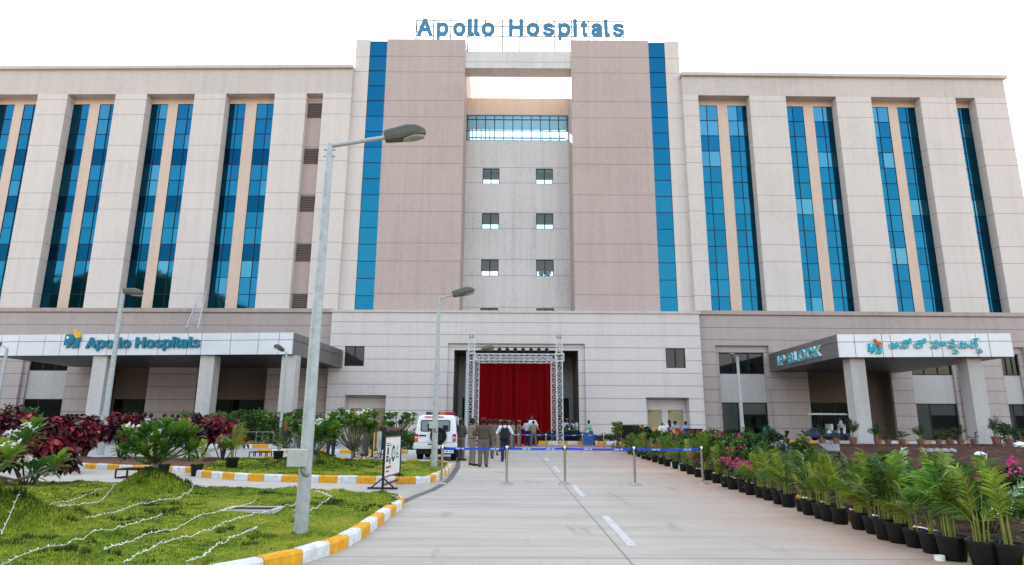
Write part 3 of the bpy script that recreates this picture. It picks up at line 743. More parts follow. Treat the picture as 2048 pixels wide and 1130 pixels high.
m_signblue = plain("sign_blue", (0.045, 0.16, 0.29), 0.4, var=0.05)
m_signteal = plain("sign_teal", (0.006, 0.14, 0.22), 0.4, var=0.05)
m_signcyan = plain("sign_cyan", (0.015, 0.33, 0.40), 0.4, var=0.05)
m_signedge = plain("sign_edge_white", (0.75, 0.76, 0.78), 0.5)
m_flame_y = plain("flame_yellow", (0.62, 0.36, 0.02), 0.4, var=0.1)
m_flame_o = plain("flame_orange", (0.62, 0.10, 0.01), 0.4, var=0.1)

def edge(o, mat, f):
    """side faces of raised letters in a second colour"""
    o.data.materials.append(mat)
    for p in o.data.polygons:
        if abs(p.normal.dot(f)) < 0.5: p.material_index = 1

m_galvd0 = plain("sign_frame_steel", (0.03, 0.033, 0.036), .6)
# rooftop sign on its steel frame
SY = 58.0
R_ = empty("rooftop_sign", (0.7, SY, TZ))
tag(R_, "large blue rooftop lettering reading Apollo Hospitals standing on a thin steel frame", "sign")
zb = A(1000, 70.6, SY).z; zc = A(1000, 37.2, SY).z
S = (zc - zb) / 0.57
for ch, a, b in (('A', 110, 245), ('p', 283, 388), ('o', 428, 540), ('l', 578, 600), ('l', 628, 655), ('o', 680, 800), ('H', 925, 1053), ('o', 1080, 1198), ('s', 1225, 1330), ('p', 1362, 1475), ('i', 1500, 1528), ('t', 1568, 1620), ('a', 1655, 1755), ('l', 1785, 1810), ('s', 1845, 1950)):
    xa, xb = A(810 + a * .2246, 60, SY).x, A(810 + b * .2246, 60, SY).x
    xs = [p[0] for q in GLY[ch][1] for p in q]
    g0, g1 = min(xs) / 1000 * S, max(xs) / 1000 * S
    k = (xb - xa) / (g1 - g0) if ch not in 'li' else 1.0
    k = max(.8, min(1.35, k))
    mid = (xa + xb) / 2
    M = Matrix.Translation((mid - (g0 + g1) / 2 * k, SY - .06, zb)) @ Matrix.Rotation(math.pi / 2, 4, 'X') @ Matrix.Diagonal((k, 1, 1, 1))
    glyph_mesh("letter", ch, m_signblue, R_, M, S, 0.14)
p = MB()
xl, xr = A(832, 60, SY).x, A(1247, 60, SY).x
zt = TZ + .1
for i in range(13):
    x = xl + (xr - xl) * i / 12
    p.tube([(x, SY + .15, zt - (1.4 if -4.7 < x < 5.6 else 0)), (x, SY + .15, zb + S * .55)], 0.062, 5)
    if i in (0, 3, 9, 12):
        p.tube([(x, SY + .15, zb + S * .5), (x + .2, SY + 1.3, zt)], 0.035, 5); p.tube([(x + .35, SY + .15, zt), (x + .35, SY + .15, zb + S * .5)], 0.03, 5)
    if i < 12 and i % 2 == 0:
        xn = xl + (xr - xl) * (i + 1) / 12
        p.tube([(x, SY + .15, zb + .6), (xn, SY + .15, zt - .2)], 0.02, 4)
for z in (zb + S * .33, zb - .02, zb + S * .52): p.tube([(xl, SY + .15, z), (xr, SY + .15, z)], 0.05, 5)
p.tube([(-4.8, SY + .15, zt - .3), (5.7, SY + .15, zt - .3)], 0.03, 5)
p.build("steel_frame", m_galvd0, R_)

EMB = {   # emblem shapes, thousandths
    'plate': [[(0, 180), (40, 760), (420, 770), (560, 640), (600, 520), (240, 170)]],
    'sash': [[(250, 150), (600, 480), (600, 360), (320, 60), (180, 0), (160, 60)]],
    'body': [[(470, 0), (640, 230), (690, 330), (700, 560), (800, 530), (960, 560), (930, 440), (880, 330), (860, 20), (720, 0), (700, 60), (560, 0)]],
    'flame': [[(650, 560), (560, 700), (540, 860), (470, 980), (500, 1110), (560, 1040), (680, 930), (860, 850), (940, 720), (920, 600), (820, 560)]],
    'cross': [[(110, 560), (170, 560), (170, 500), (220, 500), (220, 560), (280, 560), (280, 610), (220, 610), (220, 670), (170, 670), (170, 610), (110, 610)]],
}
def emblem(parent, M, s, blue, flame):
    for k, mt, th, dz in (('plate', blue, .10, 0), ('sash', blue, .10, .006), ('body', blue, .10, .012), ('flame', flame, .10, .018), ('cross', m_signedge, .02, .07)):
        glyph_mesh("emblem_" + {'plate': 'field', 'sash': 'sash', 'body': 'figure', 'flame': 'flame', 'cross': 'cross'}[k], EMB[k], mt, parent, M @ Matrix.Translation((0, 0, dz)), s, th)

# sign on the left canopy
S_L = empty("fascia_sign", (A(290, 690, 44.9).x, 45.0, zb_l))
tag(S_L, "dark teal raised lettering reading Apollo Hospitals with yellow flamed emblem on silver canopy", "sign")
dL = (LF1 - LF0); dL.z = 0; dL.normalize(); nL = Vector((dL.y, -dL.x, 0))
def on_left(px, py):
    r = ray(px, py); t = (LF0 - _O).dot(nL) / r.dot(nL); return _O + r * t
a, b, top = on_left(174, 693.5), on_left(401, 697.5), on_left(188, 671.5)
s = (top.z - a.z) / 0.57
tot = sum(GLY[c][0] / 1000 if c != ' ' else .20 for c in "Apollo Hospitals")
k = (b - a).length / (tot * s)
x = 0
zb0 = (a.z + b.z) / 2
for ch in "Apollo Hospitals":
    if ch != ' ':
        M = frame(Vector((a.x, a.y, zb0)) + dL * x + nL * .11, dL) @ Matrix.Diagonal((k, 1, 1, 1))
        glyph_mesh("letter", ch, m_signteal, S_L, M, s, 0.12)
    x += (GLY[ch][0] / 1000 if ch != ' ' else .20) * s * k
e0 = on_left(129, 697); e1 = on_left(160, 660)
emblem(S_L, frame(e0 + nL * .1, dL), (on_left(162, 690) - on_left(130, 690)).length / .95, m_signteal, m_flame_y)

# sign on the right canopy, Telugu letters, and the block name on its side
S_R = empty("fascia_sign", (A(1850, 690, 42.6).x, 42.6, zb_r))
tag(S_R, "bright cyan Telugu lettering with orange flamed emblem on the silver canopy front", "sign")
dR = (RF1 - RF0); dR.z = 0; dR.normalize(); nR = Vector((dR.y, -dR.x, 0))
def on_right(px, py):
    r = ray(px, py); t = (RF0 - _O).dot(nR) / r.dot(nR); return _O + r * t
a, b = on_right(1778, 697.5), on_right(1963, 695.5)
TEL = [('a0', 0, 0, 1, .72), ('po', 0, 0, 1, .98), ('lo', 0, 0, 1, .98), (None, 0, 0, 0, .14), ('haa', 0, 0, 1, 1.12), ('si', 0, 0, 1, 0), ('pa', .32, -.40, .62, .74), ('tta', 0, 0, 1, .72), ('lv', 0, 0, 1, 0), ('sa', .46, -.36, .62, .86)]
tot = sum(t[4] for t in TEL)
s = (b - a).length / tot
z0 = (a.z + b.z) / 2
x = 0
for key, dx, dy, sc_, adv in TEL:
    if key:
        M = frame(Vector((a.x, a.y, z0 + dy * s)) + dR * (x + dx * s) + nR * .11, dR)
        o = glyph_mesh("letter", key, m_signcyan, S_R, M, s * sc_ * 1.08, 0.12)
        edge(o, m_signedge, nR)
    x += adv * s
emblem(S_R, frame(on_right(1736.5, 708.5) + nR * .1, dR), (on_right(1765, 690) - on_right(1737, 690)).length / .95, m_signcyan, m_flame_o)

S_B = empty("block_sign", (RF0.x, 48.0, zb_r))
tag(S_B, "cyan raised letters reading IP BLOCK on the dark grey canopy side", "sign")
BLc = Vector((rt[3][0], rt[3][1], 0)); FLc = Vector((RF0.x, RF0.y, 0))
dB = (FLc - BLc).normalized(); nB = Vector((dB.y, -dB.x, 0))
def on_side(px, py):
    r = ray(px, py); t = (BLc - _O).dot(nB) / r.dot(nB); return _O + r * t
a, b = on_side(1558, 731), on_side(1645, 712)
s = (on_side(1645, 689).z - b.z) / 0.561
tot = sum(GLY[c][0] / 1000 if c != ' ' else .26 for c in "IP BLOCK")
k = (b - a).length / (tot * s); x = 0
zm = (a.z + b.z) / 2
for ch in "IP BLOCK":
    if ch != ' ':
        M = frame(Vector((a.x, a.y, zm)) + dB * x + nB * .13, dB) @ Matrix.Diagonal((k, 1, 1, 1))
        o = glyph_mesh("letter", ch, m_signcyan, S_B, M, s, 0.18)
        edge(o, m_signedge, nB)
    x += (GLY[ch][0] / 1000 if ch != ' ' else .26) * s * k

# ------------------------------------------------------------------ ground
def structure(mb, name, mats, **kw):
    o = mb.build(name, mats, None, **kw); tag(o, kind="structure"); return o
def concrete(name, base, warm=True):
    k = N(name); k.set(Roughness=0.75); k.b.inputs['Specular IOR Level'].default_value = 0.3
    big = k.noise(0.16, 5, 0.62); mid = k.noise(1.3, 5, 0.65); fine = k.noise(22, 5, 0.7)
    broom = k.noise(1.0, 6, 0.72, stretch=(0.30, 5.0, 1)); pat = k.noise(0.5, 5, 0.65, stretch=(0.4, 2.6, 1))
    s = k.math('ADD', k.math('MULTIPLY', big, .25), k.math('ADD', k.math('MULTIPLY', broom, .35), k.math('ADD', k.math('MULTIPLY', fine, .15), k.math('MULTIPLY', pat, .25))))
    lo = tuple(x * .68 for x in base); hi = tuple(x * 1.20 for x in base)
    c = k.ramp(s, [(0.38, lo), (0.5, base), (0.61, hi)])
    sep = k.n('SeparateXYZ'); k.l(k.pos(), sep.inputs[0]); X, Y = sep.outputs[0], sep.outputs[1]
    if warm:
        # red earth washed over the slab along the planting bed
        w = k.math('ADD', k.math('MULTIPLY', k.math('SUBTRACT', X, 3.3), .36), k.math('MULTIPLY', k.math('SUBTRACT', pat, .5), 2.4))
        w = k.math('MULTIPLY', k.math('MINIMUM', k.math('MAXIMUM', w, 0), 1), k.math('MINIMUM', k.math('MAXIMUM', k.math('MULTIPLY', k.math('SUBTRACT', mid, .28), 3), .0), 1))
        c = k.mix(k.math('MULTIPLY', w, .9), c, (0.36, 0.165, 0.075))
        st = k.math('MINIMUM', k.math('MAXIMUM', k.math('MULTIPLY', k.math('SUBTRACT', big, .56), 5), 0), 1)
        c = k.mix(k.math('MULTIPLY', st, .5), c, (0.30, 0.175, 0.13))
        hz_ = k.math('MINIMUM', k.math('MAXIMUM', k.math('MULTIPLY', k.math('SUBTRACT', X, 1.8), .35), 0), .20)
        c = k.mix(hz_, c, (0.29, 0.20, 0.17))
        oil = k.noise(.9, 4, .6, stretch=(1.6, .35, 1)); ol = k.math('MINIMUM', k.math('MAXIMUM', k.math('MULTIPLY', k.math('SUBTRACT', oil, .60), 4), 0), .4)
        c = k.mix(ol, c, (0.12, 0.11, 0.10))
        # pale dusty patch across the lane
        d = k.math('SUBTRACT', 1.0, k.math('MINIMUM', k.math('ABSOLUTE', k.math('MULTIPLY', k.math('SUBTRACT', k.math('ADD', Y, k.math('MULTIPLY', mid, .9)), 23.0), .8)), 1))
        c = k.mix(k.math('MULTIPLY', d, .35), c, (0.50, 0.40, 0.24))
    j = k.math('LESS_THAN', k.math('FLOORED_MODULO', k.math('SUBTRACT', Y, 1.32), 3.3), .03)
    j2 = k.math('LESS_THAN', k.math('ABSOLUTE', k.math('SUBTRACT', X, 1.36)), .012)
    c = k.mix(k.math('MULTIPLY', k.math('MAXIMUM', j, j2), .75), c, (0.10, 0.09, 0.08))
    k.col(c); k.bump(k.math('ADD', fine, broom), 0.18, 0.01)
    return k.m
m_road = concrete("concrete_slab", (0.325, 0.302, 0.275))
m_road2 = concrete("concrete_side", (0.355, 0.33, 0.305), False)
def paver():
    k = N("paver"); k.set(Roughness=.8)
    b = k.n('TexBrick'); b.inputs['Scale'].default_value = 5.0; k.l(k.pos(), b.inputs[0])
    b.inputs['Color1'].default_value = (.24, .245, .26, 1); b.inputs['Color2'].default_value = (.30, .30, .31, 1); b.inputs['Mortar'].default_value = (.14, .14, .14, 1); b.inputs['Mortar Size'].default_value = .015
    n = k.noise(.4, 4)
    k.col(k.mix(k.math('MULTIPLY', n, .5), b.outputs[0], (.40, .38, .36))); return k.m
m_paver = paver()
m_soil = plain("soil_red", (0.10, 0.045, 0.026), 0.95, var=.5, scale=3, bump=.8, bscale=14)
m_groundm = plain("ground_dust", (0.22, 0.17, 0.12), 0.95, var=.3, scale=.05)
m_kerb_y = plain("kerb_yellow", (0.58, 0.28, 0.014), 0.6, var=.22, scale=9)
m_kerb_w = plain("kerb_white", (0.55, 0.55, 0.56), 0.6, var=.2, scale=9)
def worn_paint():
    k = N("road_paint"); k.set(Roughness=.65)
    w = k.math('ADD', k.math('MULTIPLY', k.noise(9, 6, .8), .7), k.math('MULTIPLY', k.noise(1.2, 3), .3))
    k.col(k.ramp(w, [(.36, (.22, .21, .205)), (.46, (.40, .40, .41)), (.7, (.47, .47, .49))])); return k.m
m_line = worn_paint()
m_tar = plain("tar_seal", (0.10, 0.095, 0.095), 0.7, var=.25, scale=5)

g = MB(); g.quad((-2500, -2500, -.06), (2500, -2500, -.06), (2500, 2500, -.06), (-2500, 2500, -.06)); structure(g, "ground", m_groundm)
g = MB(); g.quad((-2.32, -12, 0), (9.5, -12, 0), (9.5, 55.2, 0), (-2.32, 55.2, 0)); structure(g, "road", m_road)
g = MB(); g.quad((-60, -12, -.004), (-2.32, -12, -.004), (-2.32, 27.0, -.004), (-60, 27.0, -.004)); structure(g, "side_road", m_road2)
g = MB(); g.quad((-60, 27.0, -.008), (-2.32, 27.0, -.008), (-2.32, 62, -.008), (-60, 62, -.008)); structure(g, "forecourt", m_paver)
g = MB(); g.quad((9.5, 40.5, .30), (70, 40.5, .44), (70, 62, .44), (9.5, 62, .30)); structure(g, "plaza", m_paver)
# painted marks
g = MB()
for y0, y1 in ((8.67, 11.43), (14.41, 17.1), (21.4, 24.4), (27.9, 30.6)):
    g.quad((1.50, y0, .004), (1.62, y0, .004), (1.66, y1, .004), (1.54, y1, .004))
for i in range(13):
    x = -3.8 + i * .98
    g.quad((x, 36.2, .004), (x + .52, 36.2, .004), (x + .52, 37.0, .004), (x, 37.0, .004))
structure(g, "road_marking", m_line)
g = MB(); pts = [(-2.2, 12.5), (-2.05, 14.2), (-1.85, 15.5), (-1.75, 17.0), (-1.72, 18.6), (-1.8, 21), (-1.9, 23.5), (-2.2, 27.5), (-2.4, 33)]
for a, b in zip(pts, pts[1:]):
    g.quad((a[0] - .09, a[1], .0042), (a[0] + .09, a[1], .0042), (b[0] + .09, b[1], .0042), (b[0] - .09, b[1], .0042))
structure(g, "road_seam", m_tar)

def resample(pts, step, closed=False):
    pts = [Vector((p[0], p[1], 0)) for p in pts]
    if closed: pts = pts + [pts[0]]
    out, acc = [pts[0]], 0.0
    for a, b in zip(pts, pts[1:]):
        L = (b - a).length; t = step - acc
        while t <= L:
            out.append(a + (b - a) * (t / L)); t += step
        acc = L - (t - step)
    return out
def smooth(pts, n=6, closed=False):
    P = [Vector((p[0], p[1], 0)) for p in pts]; out = []
    m = len(P)
    rngi = range(m) if closed else range(m - 1)
    for i in rngi:
        p0 = P[(i - 1) % m] if closed else P[max(i - 1, 0)]; p1 = P[i]; p2 = P[(i + 1) % m]; p3 = P[(i + 2) % m] if closed else P[min(i + 2, m - 1)]
        for k in range(n):
            t = k / n
            out.append(.5 * ((2 * p1) + (p2 - p0) * t + (2 * p0 - 5 * p1 + 4 * p2 - p3) * t * t + (3 * p1 - p0 - 3 * p2 + p3) * t ** 3))
    if not closed: out.append(P[-1])
    return out
def kerb(mb, pts, block=.5, w=.14, h=.17, z=0.0, side=1, phase=0):
    """painted kerb blocks laid end to end; side=+1 puts the body on the left of the run"""
    P = resample(pts, block)
    for i, (a, b) in enumerate(zip(P, P[1:])):
        t = (b - a).normalized(); n0 = Vector((-t.y, t.x, 0)) * side
        ta = (P[i + 1] - P[max(i - 1, 0)]).normalized(); na = Vector((-ta.y, ta.x, 0)) * side
        tb = (P[min(i + 2, len(P) - 1)] - P[i]).normalized(); nb = Vector((-tb.y, tb.x, 0)) * side
        e = t * .004; hh = h + random.uniform(-.006, .006)
        rings = []
        for q, nn in ((a + e, na), (b - e, nb)):
            rings.append([q + Vector((0, 0, z - .05)), q + Vector((0, 0, z + hh - .03)), q + nn * .025 + Vector((0, 0, z + hh)), q + nn * w + Vector((0, 0, z + hh)), q + nn * w + Vector((0, 0, z - .05))])
        mb.loft(rings, (i + phase) % 2)
KERB1 = smooth([(-9.0, 4.2), (-6.0, 4.75), (-4.3, 5.5), (-3.1, 6.4), (-2.44, 7.23), (-2.24, 7.66), (-2.12, 8.05), (-2.04, 8.5), (-1.99, 9.2), (-1.99, 10.26), (-1.99, 11.35), (-1.99, 12.45), (-2.2, 13.1), (-2.9, 13.6)])
KERB2 = smooth([(-9.9, 20.6), (-9.4, 19.5), (-8.85, 18.89), (-7.47, 17.98), (-6.35, 17.55), (-5.07, 17.35), (-3.79, 17.14), (-2.6, 17.05), (-2.1, 17.5), (-1.97, 19.3), (-1.97, 22.0), (-2.3, 24.2), (-3.6, 25.2), (-7, 26.2), (-11, 27)])
KERB3 = [tuple(G(*p))[:2] for p in ((60, 930), (115, 934), (240, 940), (330, 943), (396, 946))]
g = MB()
kerb(g, KERB1, .52, .15, .15)
kerb(g, KERB2, .52, .16, .18)
kerb(g, KERB3, .55, .16, .16)
kerb(g, [(-24, 40.6), (-13.2, 40.6)], 1.0, .18, .22)
kerb(g, [(-13, 33.8), (-2.6, 33.8)], .7, .18, .18)
KR = smooth([(5.52, 4.5), (5.50, 8), (5.52, 11), (5.62, 15), (5.80, 20), (6.02, 26), (6.3, 33), (6.55, 38)])
kerb(g, KR, .6, .16, .17, 0, -1)
kerb(g, [(2.1, 50.5), (9.0, 50.5)], .75, .2, .26)
kerb(g, [(14, 45.2), (60, 46.0)], .8, .2, .14, .36)
structure(g, "kerb", [m_kerb_y, m_kerb_w])
# red carpet strips before the planter
g = MB(); g.quad((-3.5, 46.0, .005), (7.6, 46.0, .005), (7.6, 46.9, .005), (-3.5, 46.9, .005)); g.quad((-3.5, 47.8, .005), (1.8, 47.8, .005), (1.8, 53, .005), (-3.5, 53, .005))
o = structure(g, "carpet_path", plain("carpet_red", (0.26, 0.02, 0.025), .95))

# ------------------------------------------------------------------ lawns: lumpy turf, mounds, and the blades on it
def fbm(x, y, seed=0, octs=4, f0=1.0):
    r = np.random.default_rng(seed); v = np.zeros_like(x); a, f = 1.0, f0
    for o in range(octs):
        n = 64; g_ = r.random((n, n))
        X, Y = x * f, y * f
        xi, yi = np.floor(X).astype(int), np.floor(Y).astype(int)
        tx, ty = X - xi, Y - yi; tx = tx * tx * (3 - 2 * tx); ty = ty * ty * (3 - 2 * ty)
        a00, a10 = g_[xi % n, yi % n], g_[(xi + 1) % n, yi % n]; a01, a11 = g_[xi % n, (yi + 1) % n], g_[(xi + 1) % n, (yi + 1) % n]
        v += a * ((a00 * (1 - tx) + a10 * tx) * (1 - ty) + (a01 * (1 - tx) + a11 * tx) * ty - .5)
        a *= .5; f *= 2.03
    return v
def in_poly(x, y, P):
    ins = np.zeros(x.shape, bool)
    for a, b in zip(P, P[1:] + P[:1]):
        c = ((a[1] > y) != (b[1] > y))
        with np.errstate(divide='ignore', invalid='ignore'):
            ins ^= c & (x < (b[0] - a[0]) * (y - a[1]) / (b[1] - a[1] + 1e-12) + a[0])
    return ins
MOUNDS = [(-7.1, 13.2, .47, .82), (-6.95, 8.9, .46, 1.0), (-6.45, 21.3, .50, 1.25), (-5.6, 11.5, .06, 1.6)]
def lawn_h(x, y):
    h = .13 + .05 * fbm(x, y, 3, 3, .5) + .10 * np.maximum(fbm(x, y, 5, 3, 2.3) - .12, -.02) + .03 * fbm(x, y, 9, 3, 6.0)
    for mx, my, mh, mr in MOUNDS:
        d = np.hypot(x - mx, y - my) / mr
        h = h + mh * np.exp(-(d ** 2) * 1.6) * (1 + .12 * fbm(x, y, 21, 3, 2.0))
    return h
L1 = [(p.x, p.y) for p in KERB1[:-1]]
LAWN1 = [(p.x - .09, p.y + .02) for p in KERB1] + [(-4.75, 14.5), (-7.1, 15.0), (-9.8, 15.6), (-16, 16.0), (-18, 4.2)]
LAWN2 = [(p.x - .06, p.y + .06) for p in KERB2]
BED3 = [(p[0], p[1] + .15) for p in KERB3] + [(-9.9, 21), (-10.5, 26.8), (-24, 27.5), (-26, 22)]
def turf_mat():
    k = N("turf"); k.set(Roughness=.9); k.b.inputs['Specular IOR Level'].default_value = .15
    a = k.noise(.7, 5, .6); b = k.noise(3.4, 7, .8); c = k.noise(40, 3, .7)
    s = k.math('ADD', k.math('MULTIPLY', a, .40), k.math('ADD', k.math('MULTIPLY', b, .50), k.math('MULTIPLY', c, .1)))
    k.col(k.ramp(s, [(.36, (.020, .036, .002)), (.44, (.080, .135, .006)), (.53, (.19, .25, .012)), (.64, (.36, .29, .05))]))
    k.bump(k.math('ADD', b, c), .9, .03)
    return k.m
m_turf = turf_mat()
m_blade = leaf_mat("grass_blade", [(0, (.016, .038, .003)), (.33, (.085, .155, .008)), (.62, (.225, .27, .016)), (1, (.46, .36, .075))], rough=.6, trans=.25)
def lawn(poly, step, name, nblades, near=9.0):
    P = np.array(poly); x0, y0 = P.min(0); x1, y1 = P.max(0)
    xs, ys = np.arange(x0, x1 + step, step), np.arange(y0, y1 + step, step)
    X, Y = np.meshgrid(xs, ys, indexing='ij'); Z = lawn_h(X, Y)
    cx, cy = (X[:-1, :-1] + step / 2), (Y[:-1, :-1] + step / 2)
    ins = in_poly(cx, cy, [tuple(p) for p in poly])
    idx = np.arange(X.size).reshape(X.shape)
    q = np.stack([idx[:-1, :-1], idx[1:, :-1], idx[1:, 1:], idx[:-1, 1:]], -1)[ins]
    used = np.unique(q); rem = -np.ones(X.size, int); rem[used] = np.arange(len(used))
    V = np.stack([X.ravel(), Y.ravel(), Z.ravel()], 1)[used]
    o = np_mesh(name, V, rem[q], m_turf, smooth=True); tag(o, kind="structure")
    # blades: thicker toward the camera
    n = nblades * 4
    bx, by = rng.uniform(x0, x1, n), rng.uniform(y0, y1, n)
    ok = in_poly(bx, by, [tuple(p) for p in poly]) & (rng.random(n) < np.clip((near / np.hypot(bx, by)) ** 1.3, .05, 1)) & (np.abs(bx) < by * .95 + 1)
    bx, by = bx[ok][:nblades], by[ok][:nblades]
    h = lawn_h(bx, by)
    lum = np.clip(.52 + .95 * fbm(bx, by, 31, 4, .8) + .20 * rng.normal(size=bx.size) - .25 * np.clip(fbm(bx, by, 33, 3, 3.1), 0, 1), 0, 1)
    tall = .007 + .022 * np.clip(fbm(bx, by, 5, 3, 2.3) + .1, 0, 1) + .010 * rng.random(bx.size)
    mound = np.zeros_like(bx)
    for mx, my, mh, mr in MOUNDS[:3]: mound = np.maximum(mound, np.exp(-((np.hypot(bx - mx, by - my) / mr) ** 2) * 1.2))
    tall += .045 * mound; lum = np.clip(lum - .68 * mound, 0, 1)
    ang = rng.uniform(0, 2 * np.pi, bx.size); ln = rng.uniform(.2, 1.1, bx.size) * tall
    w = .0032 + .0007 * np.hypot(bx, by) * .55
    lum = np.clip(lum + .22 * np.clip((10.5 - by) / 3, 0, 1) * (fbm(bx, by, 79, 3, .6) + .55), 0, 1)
    hum = (fbm(bx, by, 77, 3, 2.9) > .40) | (fbm(bx, by, 78, 2, 4.5) > .52)      # darker matted tufts standing out of the turf
    tall[hum] *= 2.6; lum[hum] = np.clip(lum[hum] - .42, 0, 1)
    px, py = np.cos(ang + np.pi / 2) * w, np.sin(ang + np.pi / 2) * w
    B = np.stack([bx, by, h - .005], 1); T = np.stack([bx + np.cos(ang) * ln, by + np.sin(ang) * ln, h + tall], 1)
    side = np.stack([px, py, np.zeros_like(px)], 1)
    V = np.stack([B - side, B + side, T], 1).reshape(-1, 3)
    F = np.arange(len(V)).reshape(-1, 3)
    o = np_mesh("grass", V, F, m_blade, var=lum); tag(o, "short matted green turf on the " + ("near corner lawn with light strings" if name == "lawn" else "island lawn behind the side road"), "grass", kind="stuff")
lawn(LAWN1, .045, "lawn", 150000, 9.0)
lawn(LAWN2, .07, "island_lawn", 70000, 19.0)
# planting strip under the red shrubs
def patch(poly, step, hf, name, mat):
    P = np.array(poly); x0, y0 = P.min(0); x1, y1 = P.max(0)
    X, Y = np.meshgrid(np.arange(x0, x1 + step, step), np.arange(y0, y1 + step, step), indexing='ij'); Z = hf(X, Y)
    ins = in_poly(X[:-1, :-1] + step / 2, Y[:-1, :-1] + step / 2, [tuple(p) for p in poly])
    idx = np.arange(X.size).reshape(X.shape)
    q = np.stack([idx[:-1, :-1], idx[1:, :-1], idx[1:, 1:], idx[:-1, 1:]], -1)[ins]
    o = np_mesh(name, np.stack([X.ravel(), Y.ravel(), Z.ravel()], 1), q, mat, smooth=True); tag(o, kind="structure"); return o
patch(BED3, .15, lambda x, y: .11 + .05 * fbm(x, y, 41, 4, 1.3), "shrub_bed", m_soil)
def bed_z(x, y):
    ramp = np.clip((y - 8) / 31, 0, 1) * np.clip((x - 5.7) / 4.5, 0, 1)
    return .12 + .30 * ramp + .07 * fbm(x, y, 51, 5, .9)
def straw_mat():
    k = N("bed_straw"); k.set(Roughness=.95); k.b.inputs['Specular IOR Level'].default_value = .15
    st = k.noise(1.0, 6, .7, stretch=(2.2, 9, 1)); b = k.noise(.5, 5, .6); f = k.noise(11, 5, .75)
    c = k.ramp(k.math('ADD', k.math('MULTIPLY', st, .6), k.math('MULTIPLY', f, .4)), [(.34, (.010, .003, .002)), (.46, (.032, .010, .007)), (.56, (.075, .025, .015)), (.70, (.16, .085, .06))])
    c = k.mix(k.ramp(b, [(.52, (0, 0, 0)), (.72, (.35, .35, .35))]), c, (.15, .12, .10))
    k.col(c); k.bump(k.math('ADD', st, f), 1.0, .06)
    return k.m
BED = [(p.x + .12, p.y) for p in KR] + [(8.5, 41.2), (62, 42.2), (62, 3), (5.7, 3)]
patch(BED, .22, bed_z, "planting_bed", straw_mat())
# hills behind the photographer, mirrored in the glass
X, Y = np.meshgrid(np.linspace(-900, 900, 90), np.linspace(-900, -170, 40), indexing='ij')
rid = np.exp(-((X + 300) / 190) ** 2) * 92 + np.exp(-((X - 520) / 260) ** 2) * 30 + 6
Z = rid * np.clip((-Y - 170) / 130, 0, 1) * (1 + .35 * fbm(X, Y, 61, 4, .012)) - 1
idx = np.arange(X.size).reshape(X.shape)
o = np_mesh("hills", np.stack([X.ravel(), Y.ravel(), Z.ravel()], 1), np.stack([idx[:-1, :-1], idx[1:, :-1], idx[1:, 1:], idx[:-1, 1:]], -1).reshape(-1, 4), plain("hill_scrub", (.012, .017, .008), .95, var=.6, scale=.06, bump=1, bscale=.4), smooth=True)
tag(o, kind="structure")

